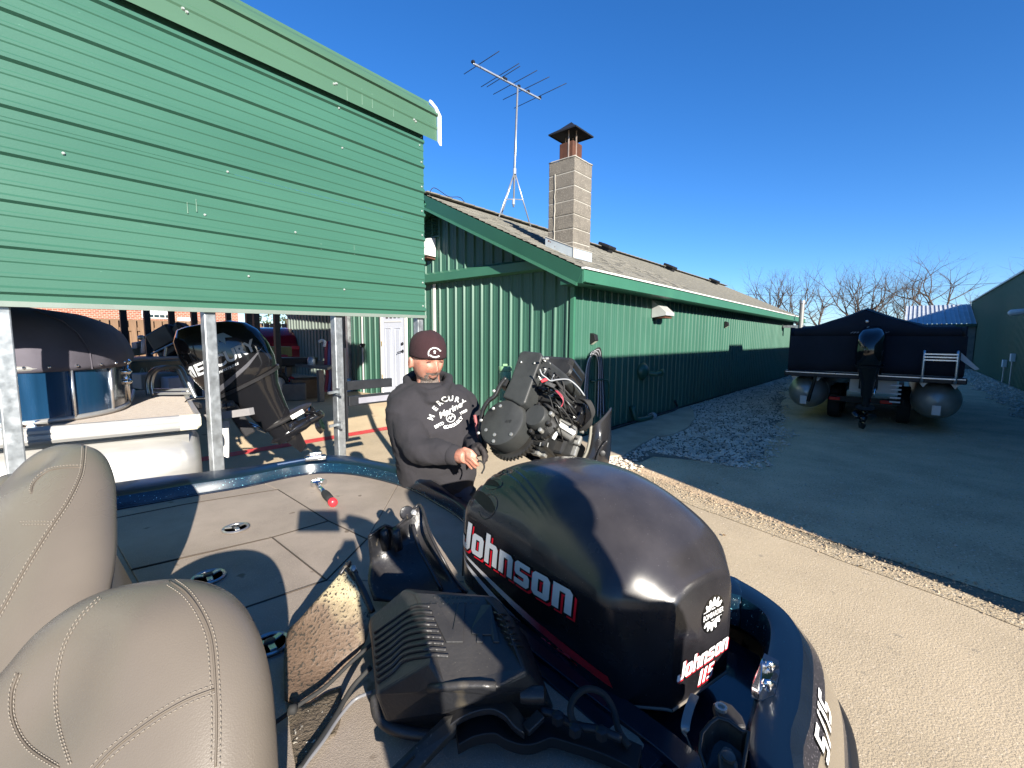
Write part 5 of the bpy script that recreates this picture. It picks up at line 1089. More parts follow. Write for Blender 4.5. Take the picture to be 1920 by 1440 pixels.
mb = MB(); mb.lathe(a-Z3*.016, Z3, [(.022, 0), (.024, .006), (.024, .022), (.018, .028)], 16); mb.build('head', CHROME, wr, smooth=True, angle=40)
mb = MB(); s0 = onz(596, 902, ZD+.014); s1 = onz(609, 904, ZD+.014); mb.tube([s0, s1], .015, 12); mb.build('socket', CHROME, wr, smooth=True, angle=40)
mb = MB(); mb.tube([a, a.lerp(b, .55)], [.009, .011], 10); mb.build('shaft', CHROME, wr, smooth=True)
mb = MB(); mb.tube([a.lerp(b, t) for t in (.48, .52, .6, .75, .88)], [.011, .015, .0175, .0175, .015], 12); mb.build('grip', RUB, wr, smooth=True)
mb = MB(); mb.tube([a.lerp(b, t) for t in (.88, .93, .98, 1.0)], [.0165, .0195, .0185, .010], 12); mb.build('red_end', mat('red_plastic', (.62, .03, .04), .3), wr, smooth=True)
for (x, y) in ((537, 874), (553, 873)):
    mb = MB(); mb.lathe(onz(x, y, .905), (0, -1, .4), [(.013, 0), (.012, .006), (.006, .010)], 12); mb.build('deck_light', CHROME, boat, smooth=True)
mb = MB(); mb.beam(onz(520, 871, .928), onz(572, 862, .928), .012, .008); mb.build('grab_bar', mat('pale_blue_bar', (.2, .28, .45), .2, .6), boat)
mb = MB(); c = onz(592, 858, .945); mb.obox(c, V(.05, -.02, 0), V(.01, .025, 0), V(0, 0, .010)); mb.obox(c+V(.0, 0, .02), V(.03, -.012, 0), V(.006, .015, 0), V(0, 0, .012)); mb.build('stern_light_base', CHROME, boat, bevel=.006)
# chrome cleat in the starboard gunwale, in its dark recess
cl = MB(); rec = [onz(x, y, .924) for x, y in ((1433, 1226), (1460, 1240), (1462, 1262), (1452, 1304), (1428, 1314), (1408, 1308), (1410, 1285), (1424, 1250))]
cl.prism(rec, (0, 0, .0015)); rc_ = cl.build('cleat_recess', NAVYG, boat)
mb = MB(); A = onz(1430, 1228, .96); B = onz(1424, 1300, .94); C_ = onz(1406, 1290, .93); D_ = onz(1452, 1262, .93)
mb.add([A, B, C_, D_, B-Z3*.03, A-Z3*.03], [(0, 1, 2), (0, 3, 1), (0, 2, 5), (2, 4, 5), (1, 4, 2), (3, 4, 1), (0, 5, 3), (5, 4, 3)]); mb.build('cleat', CHROME, boat, bevel=.004)
for q in ((1440, 1250), (1436, 1285)):
    mb = MB(); mb.tube([onz(q[0]-10, q[1]+2, .935), onz(q[0], q[1], .948), onz(q[0]+14, q[1]-2, .935)], [.006, .011, .007], 10); mb.build('cleat_horn', CHROME, boat, smooth=True)
# hull lettering on the side of the starboard quarter
bpy.context.view_layer.update()
side_objs = [c for c in boat.children if c.name.split('.')[0] in ('upper_side', 'lower_glitter', 'glitter_band')]
bvs = bvh_of(side_objs)
GL = {'S': [(.0, 0), (.45, 0), (.58, .12), (.58, .42), (.48, .56), (.2, .56), (.2, .82), (.6, .82), (.6, 1), (.1, 1), (0, .9), (0, .50), (.1, .40), (.38, .40), (.38, .18), (0, .18)],
      '1': [(.1, 0), (.32, 0), (.32, 1), (.1, 1), (.0, .85), (.1, .85)], '/': [(0, 0), (.18, 0), (.5, 1), (.32, 1)], '5': [(.0, 0), (.5, 0), (.6, .1), (.6, .5), (.5, .6), (.2, .6), (.2, .82), (.6, .82), (.6, 1), (0, 1), (0, .42), (.4, .42), (.4, .18), (0, .18)],
      '2': [(0, 0), (.6, 0), (.6, .18), (.2, .18), (.2, .42), (.5, .42), (.6, .52), (.6, .9), (.5, 1), (0, 1), (0, .82), (.4, .82), (.4, .6), (.1, .6), (0, .5)]}
pA, pB = onz(1560, 1318, .84), onz(1552, 1452, .84)
up_ = (pA-pB).normalized()
lt = []; x = 0
for ch in '5/1S': lt.append([(x+px_+.25*py_, py_) for px_, py_ in GL[ch]]); x += {'S': .75, '5': .75, '1': .48, '/': .62, '2': .8}[ch]
sc_ = .050
for off, m_, nm, dx in ((.0012, mat('decal_black', (.004, .004, .004), .3), 'number_shadow', -.10), (.0022, mat('decal_white', (.8, .8, .8), .3), 'number_decal', 0)):
    vf = loops_mesh(lt, .0); vf = ([V((v.x+dx)*sc_*1.15, (v.y+dx*.6)*sc_, 0) for v in vf[0]], vf[1])
    side_out = V(up_.y, -up_.x, 0); 
    vs, fs = subdiv(vf[0], vf[1], .015); out_ = []
    for v in vs:
        p = pB+up_*v.x+side_out*(.012-v.y*1.0)*.9+Z3*(.02+(v.y)*.45); h = bvs.find_nearest(p); out_.append(h[0]+((p-h[0]).normalized()*0)+side_out*off+Z3*off)
    mb = MB(); mb.add(out_, fs); mb.build(nm, m_, boat, fixn=False)

# ------------------------------------------------------------------ removed engine cowl standing on the deck
CO = V(.92, .275, .868); ca = V(cos(radians(75)), sin(radians(75)), 0); cr = V(ca.y, -ca.x, 0)
cw = empty('engine_cowl', tuple(CO+ca*.3), 'big glossy black outboard cowl with red and silver lettering standing on the deck', 'engine cowl')
def CL(t, r, h): return CO+ca*t+cr*r+Z3*h
def lerp_tab(tab, x):
    for (a, va), (b, vb) in zip(tab, tab[1:]):
        if x <= b:
            f = max(0, (x-a)/(b-a)) if b > a else 0; f2 = f
            if isinstance(va, tuple): return tuple(p+(q-p)*f2 for p, q in zip(va, vb))
            return va+(vb-va)*f2
    return tab[-1][1]
WB = [(-.006, .094), (0.0, .098), (.006, .104), (.05, .158), (.06, .166), (.08, .172), (.3, .198), (.60, .224), (.645, .215), (.668, .185), (.675, .15)]
WS = [(-.006, .096), (.0, .102), (.006, .112), (.06, .186), (.075, .198), (.10, .207), (.3, .226), (.60, .228), (.645, .212), (.668, .18), (.675, .15)]
HS = [(-.006, .214), (0, .222), (.05, .218), (.3, .232), (.62, .240), (.66, .225), (.675, .20)]
HC = [(-.006, .235), (0, .248), (.012, .258), (.05, .30), (.1, .336), (.15, .360), (.2, .377), (.27, .390), (.35, .395), (.45, .388), (.53, .374), (.60, .348), (.64, .318), (.665, .272), (.675, .235)]
def smooth_tab(tab, t, w=.02): return (lerp_tab(tab, t-w)+2*lerp_tab(tab, t)+lerp_tab(tab, t+w))/4
stations = sorted(set([-.006, -.003, 0, .003, .006, .012, .03, .048, .054, .06, .066, .075, .09]+[.1+.01*i for i in range(56)]+[.66, .665, .668, .672, .675]))
def vent(t, s):      # intake slots and flutes on the port shoulder near the front; returns dent
    d = 0.
    for (t0, s0, L_, w_) in ((.545, .10, .115, .035), (.575, .27, .10, .035), (.60, .44, .07, .03)):
        u = (t-t0+(s-s0)*.12)/L_; v = (s-s0)/w_/1.15
        q = u*u*1.0+v*v
        if abs(u) < 1.4 and q < 1.6: d -= .013*max(0, 1-q/1.3)**.6
    # fan of flutes
    if .16 < t < .60 and 0 < s < .72:
        tt = (t-.16)/.42; lim = .06+.60*tt
        if s < lim:
            f = (s/lim); amp = .0062*min(1, tt*2.2)*min(1, (1-tt)*5)*min(1, f*6)*min(1, (1-f)*5)
            d += amp*.42*sin(f*2*pi*(6.5)+3.2*(t-.2))*(1 if f > .12 else f/.12)
    return d
rows = []
for t in stations:
    sm = .012 if .02 < t < .66 else .0
    wb = smooth_tab(WB, t, sm) if sm else lerp_tab(WB, t); ws = smooth_tab(WS, t, sm) if sm else lerp_tab(WS, t)
    hs_ = smooth_tab(HS, t, .03) if t > .03 else lerp_tab(HS, t); hc = smooth_tab(HC, t, .02) if .02 < t < .655 else lerp_tab(HC, t)
    row = [(-(wb-.004), -.004), (-wb, 0), (-wb-.002, .012)]
    for f in (.25, .5, .75): row.append((-(wb+(ws-wb)*f+.004*sin(pi*f)), .012+(hs_-.026)*f))
    row += [(-ws, hs_-.016), (-ws+.0015, hs_-.008)]
    nc = 150
    for i in range(nc+1):
        s = i/nc; x = -ws+.004+(2*ws-.008)*s; e = abs(2*s-1); pw = 3.1
        y = hs_+(hc-hs_)*max(0, (1-e**pw))**(.80)
        if e > .999: y = hs_
        dn = 0
        if s < .5: dn = vent(t, s*2)
        row.append((x+dn*.5*(-1 if s < .5 else 0)*(-1), y+dn))
    row += [(ws-.0015, hs_-.008), (ws, hs_-.016)]
    for f in (.75, .5, .25): row.append((wb+(ws-wb)*f+.004*sin(pi*f), .012+(hs_-.026)*f))
    row += [(wb+.002, .012), (wb, 0), (wb-.004, -.004)]
    rows.append([CL(t, r, h) for r, h in row])
COWL = mat('cowl_black', (.0105, .010, .012), .25, coat=.10, rvar=.05, var=.3, vscale=7, dust=(.20, (.30, .27, .27)), speck=[(330, .735, (.13, .12, .13)), (90, .80, (.16, .15, .14))])
m_ = len(rows[0]); mb = MB(); vs = [p for r_ in rows for p in r_]
fs = [(i*m_+j, (i+1)*m_+j, (i+1)*m_+j+1, i*m_+j+1) for i in range(len(rows)-1) for j in range(m_-1)]
fs.append(tuple(range(m_))); e0 = (len(rows)-1)*m_; fs.append(tuple(e0+k for k in range(m_))[::-1])
mb.add(vs, fs); cbody = mb.build('shell', COWL, cw, smooth=True, angle=38, bevel=0)
mb = MB(); lip = [r_[1] for r_ in rows]+[r_[-2] for r_ in rows[::-1]]; mb.tube(lip+[lip[0]], .0035, 6, cap=False); mb.build('lower_lip', mat('lip_tan', (.16, .14, .115), .4), cw, smooth=True)
mb = MB(); fr = [CL(.672, -.15, .02), CL(.672, -.16, .20)]; mb.tube([CL(.655, -.213, .01), CL(.658, -.207, .12), CL(.655, -.205, .215)], .0028, 6); mb.build('front_seam', mat('lip_tan', (.16, .14, .115), .4), cw, smooth=True)
# dark slot inserts
bpy.context.view_layer.update(); bvc = bvh_of([cbody])
def ell(cx, cy, a, b, rot=0, n=28): return [(cx+a*cos(2*pi*k/n)*cos(rot)-b*sin(2*pi*k/n)*sin(rot), cy+a*cos(2*pi*k/n)*sin(rot)+b*sin(2*pi*k/n)*cos(rot)) for k in range(n)]
for (t0, s0, L_) in ((.548, -.203, .072), (.578, -.165, .062), (.602, -.127, .042)):
    decal('intake_slot', loops_mesh([ell(0, 0, L_, .009, .10)]), CL(t0, s0, .5), ca, cr, (0, 0, -1), bvc, .0008, mat('slot_black', (.001, .001, .001), .6), cw, .012)
    pts = []
    for k in range(15):
        a = -2.2+4.4*k/14; q = CL(t0-.03-L_*.62*cos(a), s0+.0155*sin(a)-.004, .5); h = bvc.ray_cast(q, (0, 0, -1), 2)
        if h[0]: pts.append(h[0]+Z3*.0005)
    if len(pts) > 3: mb = MB(); mb.tube(pts, .0016, 6); mb.build('slot_lip', BLKG, cw, smooth=True)
# lettering
JG = {'J': ([[(.12, 0), (.52, 0), (.64, .12), (.64, 1.), (.40, 1.), (.40, .20), (.24, .20), (.24, .40), (0, .40), (0, .12)]], .74),
      'o': ([[(.10, 0), (.52, 0), (.62, .10), (.62, .64), (.52, .74), (.10, .74), (0, .64), (0, .10)], [(.22, .18), (.22, .56), (.40, .56), (.40, .18)]], .72),
      'h': ([[(0, 0), (.22, 0), (.22, .56), (.40, .56), (.40, 0), (.62, 0), (.62, .64), (.52, .74), (.22, .74), (.22, 1.), (0, 1.)]], .72),
      'n': ([[(0, 0), (.22, 0), (.22, .56), (.40, .56), (.40, 0), (.62, 0), (.62, .64), (.52, .74), (0, .74)]], .72),
      's': ([[(0, 0), (.52, 0), (.62, .10), (.62, .36), (.54, .44), (.22, .44), (.22, .57), (.62, .57), (.62, .74), (.10, .74), (0, .64), (0, .37), (.08, .29), (.40, .29), (.40, .17), (0, .17)]], .72)}
def johnson(shear=.18):
    x = 0; L_ = []
    for ch in 'Johnson':
        lp, w_ = JG[ch]
        for l in lp: L_.append([(x+px_+shear*py_, py_) for px_, py_ in l])
        x += w_
    return L_, x
JL, JW = johnson()
REDM = mat('decal_red', (.78, .015, .03), .28); SILM = mat('decal_silver', (.66, .68, .70), .35, .15, speck=(60, .72, (.5, .51, .52))); BLKM = mat('decal_black', (.004, .004, .004), .3)
# port side of the cowl: text runs from the front (far) to the rear (near)
def side_word(name, loops, o, ex, ey, dr, s, m, off, grow, dx, dy, mat_, parent, ml=.02):
    vf = loops_mesh(loops, grow); vf = ([V((v.x+dx)*s, (v.y+dy)*s*m, 0) for v in vf[0]], vf[1]); return decal(name, vf, o, ex, ey, dr, bvc, off, mat_, parent, ml)
ex_ = (-ca+Z3*.0).normalized(); o_ = CL(.640, -.42, .122); s_ = .095
exs = (-ca*1.0+Z3*.045).normalized()
side_word('lettering_shadow', JL, o_, exs, Z3, cr, s_, .90, .0008, .035, .10, -.10, BLKM, cw)
side_word('lettering_red', JL, o_, exs, Z3, cr, s_, .90, .0013, .022, .085, -.085, REDM, cw)
side_word('lettering_keyline', JL, o_, exs, Z3, cr, s_, .90, .0018, .035, .02, -.02, BLKM, cw)
side_word('lettering_face', JL, o_, exs, Z3, cr, s_, .90, .0023, .0, .0, .0, SILM, cw)
# stripes below the word
def grad_mat():
    m = bpy.data.materials.new('stripe_white_to_red'); m.use_nodes = True; t = m.node_tree; b = t.nodes['Principled BSDF']; tc = t.nodes.new('ShaderNodeTexCoord'); sx = t.nodes.new('ShaderNodeSeparateXYZ'); rp = t.nodes.new('ShaderNodeValToRGB'); mr = t.nodes.new('ShaderNodeMapRange')
    lk(t, tc.outputs['Object'], sx.inputs[0]); mr.inputs['From Min'].default_value = .30; mr.inputs['From Max'].default_value = -.22; lk(t, sx.outputs[1], mr.inputs[0]); lk(t, mr.outputs[0], rp.inputs[0])
    e = rp.color_ramp.elements; e[0].position = 0; e[0].color = (.55, .55, .57, 1); e[1].position = 1; e[1].color = (.01, .002, .002, 1)
    for p_, c_ in ((.30, (.70, .60, .62, 1)), (.52, (.72, .03, .05, 1)), (.86, (.62, .012, .02, 1))): x_ = e.new(p_); x_.color = c_
    lk(t, rp.outputs[0], b.inputs['Base Color']); b.inputs['Roughness'].default_value = .3; return m
GM = grad_mat()
st1 = [(0.0, .088), (.12, .070), (.26, .052), (.42, .036), (.56, .028), (.57, .006), (.44, .010), (.28, .028), (.14, .054), (.02, .078)]
st2 = [(0.0, .070), (.10, .042), (.22, .016), (.36, -.006), (.48, -.016), (.50, -.036), (.38, -.030), (.22, -.008), (.10, .026), (.01, .058)]
for k, st in enumerate((st1, st2)):
    decal('stripe', loops_mesh([st]), CL(.645, -.42, .022), -ca, Z3, cr, bvc, .0009, GM, cw, .02)
# rear face: round badge and small word
rf_o = CL(-.4, .0, .0)
def rearword(name, loops, cx, cy, s, m, off, grow, dx, dy, mat_, rot=.0, ml=.012):
    vf = loops_mesh(loops, grow); c_, s2 = cos(rot), sin(rot)
    pts = [V((v.x+dx)*s, (v.y+dy)*s*m, 0) for v in vf[0]]; pts = [V(p.x*c_-p.y*s2+cx, p.x*s2+p.y*c_+cy, 0) for p in pts]
    return decal(name, (pts, vf[1]), CL(-.4, 0, 0), cr, Z3, ca, bvc, off, mat_, cw, ml)
WHM = mat('decal_white', (.8, .8, .8), .3)
JC = [[(x-JW/2, y) for x, y in l] for l in JL]; sj = .0355
for nm, off, grow, dx, dy, mm in (('rear_word_shadow', .0006, .05, .10, -.10, BLKM), ('rear_word_red', .001, .03, .085, -.085, REDM), ('rear_word_keyline', .0014, .05, 0, 0, BLKM), ('rear_word_face', .0018, .0, 0, 0, WHM)):
    rearword(nm, JC, .004, .058, sj, 1.0, off, grow, dx, dy, mm, .02)
one = [(.0, 0), (.26, 0), (.26, 1.), (.06, 1.), (-.1, .82), (0, .8)]
def sh_(l, x): return [(x+px_+.3*py_, py_) for px_, py_ in l]
HP = [sh_(one, -.8), sh_(one, -.3), sh_(GL['5'], .2)]
for nm, off, grow, dx, dy, mm in (('power_shadow', .0006, .05, .08, -.10, REDM), ('power_key', .001, .03, 0, 0, BLKM), ('power_face', .0014, 0, 0, 0, WHM)): rearword(nm, HP, .012, .017, .030, 1.05, off, grow, dx, dy, mm)
# badge
by, bx_, br_ = .160, .030, .0375
rearword('badge_disc', [ell(0, 0, 1.06, 1.06, 0, 48)], bx_, by, br_, 1.02, .0006, 0, 0, 0, BLKM)
teeth = []
nt_ = 14
for k in range(nt_*4):
    a = 2*pi*(k)/(nt_*4); r_ = .96 if (k % 4) in (0, 1) else .74; teeth.append((r_*cos(a+.1), r_*sin(a+.1)))
rearword('badge_gear', [teeth, ell(0, 0, .46, .46, 0, 36)], bx_, by, br_, 1.02, .0011, 0, 0, 0, WHM, .0)
rearword('badge_ring', [ell(0, 0, .36, .36, 0, 36), ell(0, 0, .26, .26, 0, 36)], bx_, by, br_, 1.02, .0011, 0, 0, 0, WHM)
rearword('badge_band', [[(-1.02, -.30), (1.02, -.30), (1.02, .30), (-1.02, .30)]], bx_, by, br_, 1.0, .0016, 0, 0, 0, BLKM, .0)
vf = text_mesh('BOMBARDIER', .46, offset=.0, space=1.05); xs = [v.x for v in vf[0]]; kx = 1.9/(max(xs)-min(xs)); pts = [V(v.x*kx*br_+bx_, v.y*1.0*br_+by, 0) for v in vf[0]]
decal('badge_text', (pts, vf[1]), CL(-.4, 0, 0), cr, Z3, ca, bvc, .0021, WHM, cw, .012)
# ------------------------------------------------------------------ vinyl boat seats
VINYL = mat('tan_vinyl', (.120, .102, .083), .28, var=.07, vscale=3, rvar=.07, bump=.09, bscale=420, speck=[(90, .78, (.13, .11, .09))], spec=.45)
STITCH = mat('stitch_thread', (.20, .175, .145), .7)
SEAM = mat('vinyl_seam', (.10, .082, .064), .6)
def pillow(name, pix, centre, D, N, T, m, parent, dents=(), back=.5, rings=15, power=2.4):
    """padded cushion: an outline in the plane through dep(centre, D) with normal N, puffed to both sides"""
    o = dep(centre[0], centre[1], D); N = Vector(N).normalized()
    def hit(x, y): d = ray(x, y); return EYE+d*((o-EYE).dot(N)/d.dot(N))
    P = bez([hit(*q) for q in pix+[pix[0]]], 5)[:-1]; c = o; mb = MB(); nn = len(P); R_ = []
    def h(s): return T*max(0., 1-s**power)**(1/2.2)
    for k in range(rings+1):
        s = sin(pi/2*k/rings) if k else .0; s = max(s, .001)
        ring = []
        for p in P:
            q = c+(p-c)*s; hh = h(s)
            for (dx, dy, r, a) in dents:
                dc = hit(dx, dy); hh += a*math.exp(-((q-dc).length/r)**2)*(1-s**6)
            ring.append(q+N*hh)
        R_.append(ring)
    for k in range(rings-1, -1, -1):
        s = max(sin(pi/2*k/rings), .001); R_.append([c+(p-c)*s-N*h(s)*back for p in P])
    mb.loft(R_, cap=True); return mb.build(name, m, parent, smooth=True)
def seam_line(pix, bvh, parent, off=.0012, kind='seam', r=.0011, close=6, dash=(.0055, .0028), name=None):
    pts = bez([V(x, y, 0) for x, y in pix], close); Q = []
    for p in pts:
        d = ray(p.x, p.y); h = bvh.ray_cast(EYE, d.normalized(), 5)
        if h[0]: Q.append(h[0]-d.normalized()*off)
    if len(Q) < 2: return
    mb = MB()
    if kind == 'seam': mb.tube(Q, r, 6)
    else:
        acc = 0; i = 0; L_ = [0]
        for a, b in zip(Q, Q[1:]): L_.append(L_[-1]+(b-a).length)
        def at(s):
            for k in range(len(Q)-1):
                if s <= L_[k+1]: f = (s-L_[k])/max(1e-9, L_[k+1]-L_[k]); return Q[k].lerp(Q[k+1], f)
            return Q[-1]
        s = 0
        while s+dash[0] < L_[-1]: mb.tube([at(s), at(s+dash[0]*.5)+Z3*.0003, at(s+dash[0])], r, 4); s += dash[0]+dash[1]
    o = mb.build(name or ('seam' if kind == 'seam' else 'stitching'), SEAM if kind == 'seam' else STITCH, parent, smooth=True)
    if kind != 'seam': tag(o, kind='stuff')
def shift(pix, d):
    out = []
    for i, p in enumerate(pix):
        a = pix[max(0, i-1)]; b = pix[min(len(pix)-1, i+1)]; dx, dy = b[0]-a[0], b[1]-a[1]; l = sqrt(dx*dx+dy*dy); out.append((p[0]-dy/l*d, p[1]+dx/l*d))
    return out
# far seat: long back rest at the left edge
sB = empty('rear_seat_backrest', tuple(dep(110, 1050, 1.05)), 'tan vinyl seat back at the far left with curved bolster, farther from the lens', 'seat back', 'tan vinyl boat seats')
NB = (-FW*.80-RT*.25+UP*.62)
oB = [(214, 950), (211, 898), (200, 862), (180, 842), (148, 835), (112, 840), (78, 858), (42, 895), (0, 945), (-70, 1030), (-170, 1180), (-240, 1400), (-140, 1560), (40, 1420), (120, 1300), (178, 1190), (200, 1110), (213, 1030)]
seatB = pillow('cushion', oB, (95, 1080), 1.02, NB, .085, VINYL, sB, dents=[(115, 885, .05, -.020), (30, 1010, .12, .01)])
oB2 = [(60, 905), (35, 890), (0, 905), (-60, 960), (-140, 1060), (-180, 1250), (-60, 1240), (20, 1060), (62, 960)]
pillow('bolster', oB2, (-20, 1020), 1.13, NB, .06, VINYL, sB)
oB3 = [(203, 1105), (170, 1098), (110, 1130), (40, 1220), (-40, 1360), (-60, 1500), (120, 1500), (200, 1300)]
pillow('lower_cushion', oB3, (90, 1260), .92, NB, .05, VINYL, sB)
bpy.context.view_layer.update(); bvB = bvh_of([seatB])
l1 = [(158, 837), (156, 866), (150, 895), (128, 940), (98, 985), (66, 1035), (36, 1085), (4, 1142), (-30, 1200)]
seam_line(l1, bvB, sB, kind='seam', r=.0016)
for d in (-4, 4): seam_line(shift(l1, d), bvB, sB, kind='stitch')
l2 = [(154, 876), (120, 877), (88, 884), (64, 905), (58, 925)]
seam_line(l2, bvB, sB, kind='seam', r=.0016); seam_line(shift(l2, 4), bvB, sB, kind='stitch')
l3 = [(98, 981), (70, 980), (36, 981)]
for d in (-3, 3): seam_line(shift(l3, d), bvB, sB, kind='stitch')
# near seat
sA = empty('front_seat_backrest', tuple(dep(280, 1350, .68)), 'large tan vinyl seat back nearest the lens with double stitched panels', 'seat back', 'tan vinyl boat seats')
NA = (-FW*.86-RT*.10+UP*.50)
oA = [(519, 1450), (514, 1360), (505, 1272), (488, 1200), (464, 1148), (431, 1112), (388, 1092), (336, 1086), (270, 1093), (206, 1110), (150, 1140), (96, 1185), (45, 1245), (-20, 1320), (-80, 1420), (-90, 1600), (20, 1760), (260, 1820), (480, 1760), (520, 1600)]
seatA = pillow('cushion', oA, (250, 1380), .68, NA, .095, VINYL, sA, dents=[(190, 1300, .08, -.022), (340, 1180, .07, .012), (60, 1420, .09, -.012)], rings=18, power=2.7)
bpy.context.view_layer.update(); bvA = bvh_of([seatA])
l1 = [(318, 1089), (350, 1112), (378, 1152), (396, 1200), (403, 1272), (406, 1350), (404, 1438)]
seam_line(l1, bvA, sA, kind='seam', r=.0016)
for d in (-8, 9): seam_line(shift(l1, d), bvA, sA, kind='stitch', r=.0009, dash=(.0042, .0024))
l2 = [(188, 1120), (150, 1158), (122, 1205), (108, 1260), (104, 1310), (112, 1370), (134, 1440)]
for d in (-2, 3): seam_line(shift(l2, d), bvA, sA, kind='stitch', r=.0008, dash=(.0042, .0024))
l3 = [(34, 1262), (22, 1300), (24, 1350), (52, 1400), (110, 1440)]
seam_line(l3, bvA, sA, kind='seam', r=.0014)
for d in (-5, 5): seam_line(shift(l3, d), bvA, sA, kind='stitch', r=.0008, dash=(.0042, .0024))
l4 = [(402, 1292), (350, 1312), (300, 1340), (250, 1375), (205, 1412), (170, 1450)]
seam_line(l4, bvA, sA, kind='seam', r=.0015)
for d in (-8, 8): seam_line(shift(l4, d), bvA, sA, kind='stitch', r=.0009, dash=(.0042, .0024))

# ------------------------------------------------------------------ black shroud pieces lying on the deck
def patch(name, rows, m, parent, thick=.006, k=4):
    """smooth panel through rows of surveyed points (x, y, z): points of one row run across, z is height above ground"""
    G = [bez([onz(x, y, z) for x, y, z in r_], k) for r_ in rows]; cols = list(zip(*G)); F_ = [bez(list(c), k) for c in cols]
    nr, nc = len(F_[0]), len(F_); mb = MB(); vs = [F_[j][i] for i in range(nr) for j in range(nc)]
    mb.add(vs, [(i*nc+j, i*nc+j+1, (i+1)*nc+j+1, (i+1)*nc+j) for i in range(nr-1) for j in range(nc-1)])
    return mb.build(name, m, parent, smooth=True, solid=thick)
SHR = mat('shroud_black', (.013, .0135, .016), .34, var=.35, vscale=14, detail=6, bump=.12, bscale=120, rvar=.1, speck=[(70, .68, (.075, .065, .05)), (200, .70, (.10, .085, .065))], dust=(.14, (.25, .21, .16)))
ENSB = mat('dull_bolt', (.40, .39, .36), .3, .6, var=.3, vscale=60)
shA = empty('motor_shroud_half', tuple(onz(760, 1100, ZD)), 'upright black plastic shroud half between the wrench and the cowl', 'motor shroud')
patch('panel', [[(692, 1008, 1.05), (716, 988, 1.06), (744, 988, 1.045), (766, 968, 1.06), (786, 950, 1.08)],
                [(692, 1030, 1.00), (722, 1022, 1.00), (752, 1018, .99), (780, 1000, 1.01), (800, 985, 1.03)],
                [(694, 1052, .96), (728, 1060, .95), (762, 1060, .945), (795, 1045, .96), (822, 1040, .98)],
                [(690, 1090, .93), (735, 1098, .915), (780, 1092, .91), (818, 1080, .925), (846, 1080, .94)],
                [(700, 1126, .90), (745, 1128, .90), (795, 1125, .90), (835, 1115, .91), (872, 1112, .91)]], SHR, shA)
mb = MB(); mb.tube(bez([onz(*q) for q in ((692, 1006, 1.055), (720, 986, 1.067), (738, 990, 1.053), (756, 977, 1.063), (768, 964, 1.07), (788, 947, 1.088), (806, 1000, 1.05), (830, 1048, 1.0), (852, 1085, .945), (876, 1112, .915))], 4), .0045, 8); mb.build('rim', SHR, shA, smooth=True)
mb = MB(); mb.tube(bez([onz(*q) for q in ((775, 985, 1.05), (778, 1000, 1.035), (788, 1030, 1.0), (805, 1062, .965), (828, 1106, .92))], 4), .006, 8); mb.build('rib', SHR, shA, smooth=True)
for (x0, x1) in ((709, 728), (731, 752)):
    mb = MB(); mb.tube([onz((x0+x1)/2, 994, 1.055), onz((x0+x1)/2+3, 1012, 1.02), onz((x0+x1)/2+6, 1030, .99)], [.012, .014, .012], 12); mb.build('moulded_boss', SHR, shA, smooth=True)
mb = MB(); c = onz(763, 962, 1.075); mb.lathe(c, -FW+Z3*.6, [(.020, -.008), (.022, .0), (.018, .006), (.012, .004)], 18); mb.build('mount_ring', SHR, shA, smooth=True, angle=40)
mb = MB(); mb.lathe(onz(776, 961, 1.08), -FW+Z3*.6, [(.009, -.004), (.009, .003), (.006, .005), (0, .005)], 6); mb.build('bolt_head', ENSB, shA, smooth=True, angle=40)
shB = empty('dirty_shroud_half', tuple(onz(610, 1240, ZD)), 'brown shroud half crusted with cream residue, leaning beside the seat', 'motor shroud')
RES = bpy.data.materials.new('residue_plastic'); RES.use_nodes = True; t = RES.node_tree; b = t.nodes['Principled BSDF']; tc = t.nodes.new('ShaderNodeTexCoord'); sx = t.nodes.new('ShaderNodeSeparateXYZ')
lk(t, tc.outputs['Object'], sx.inputs[0]); n1 = t.nodes.new('ShaderNodeTexNoise'); n1.inputs['Scale'].default_value = 16; n1.inputs['Detail'].default_value = 7; lk(t, tc.outputs['Object'], n1.inputs['Vector'])
ad = t.nodes.new('ShaderNodeMath'); ad.operation = 'MULTIPLY_ADD'; lk(t, n1.outputs[0], ad.inputs[0]); ad.inputs[1].default_value = .14; 
ad2 = t.nodes.new('ShaderNodeMath'); ad2.operation = 'MULTIPLY_ADD'; lk(t, sx.outputs[0], ad2.inputs[0]); ad2.inputs[1].default_value = .75; lk(t, sx.outputs[2], ad2.inputs[2]); lk(t, ad2.outputs[0], ad.inputs[2])
rp = t.nodes.new('ShaderNodeValToRGB'); lk(t, ad.outputs[0], rp.inputs[0]); e = rp.color_ramp.elements
e[0].position = .10; e[0].color = (.10, .065, .042, 1); e[1].position = .285; e[1].color = (.50, .43, .27, 1); x_ = e.new(.17); x_.color = (.13, .09, .06, 1); x_ = e.new(.225); x_.color = (.33, .27, .16, 1)
n2_ = t.nodes.new('ShaderNodeTexNoise'); n2_.inputs['Scale'].default_value = 150; n2_.inputs['Detail'].default_value = 4; lk(t, tc.outputs['Object'], n2_.inputs['Vector']); r2 = t.nodes.new('ShaderNodeValToRGB'); r2.color_ramp.elements[0].position = .565; r2.color_ramp.elements[1].position = .61; lk(t, n2_.outputs[0], r2.inputs[0])
mx = t.nodes.new('ShaderNodeMix'); mx.data_type = 'RGBA'; lk(t, r2.outputs[0], mx.inputs[0]); lk(t, rp.outputs[0], mx.inputs[6]); mx.inputs[7].default_value = (.035, .028, .02, 1); lk(t, mx.outputs[2], b.inputs['Base Color']); b.inputs['Roughness'].default_value = .6
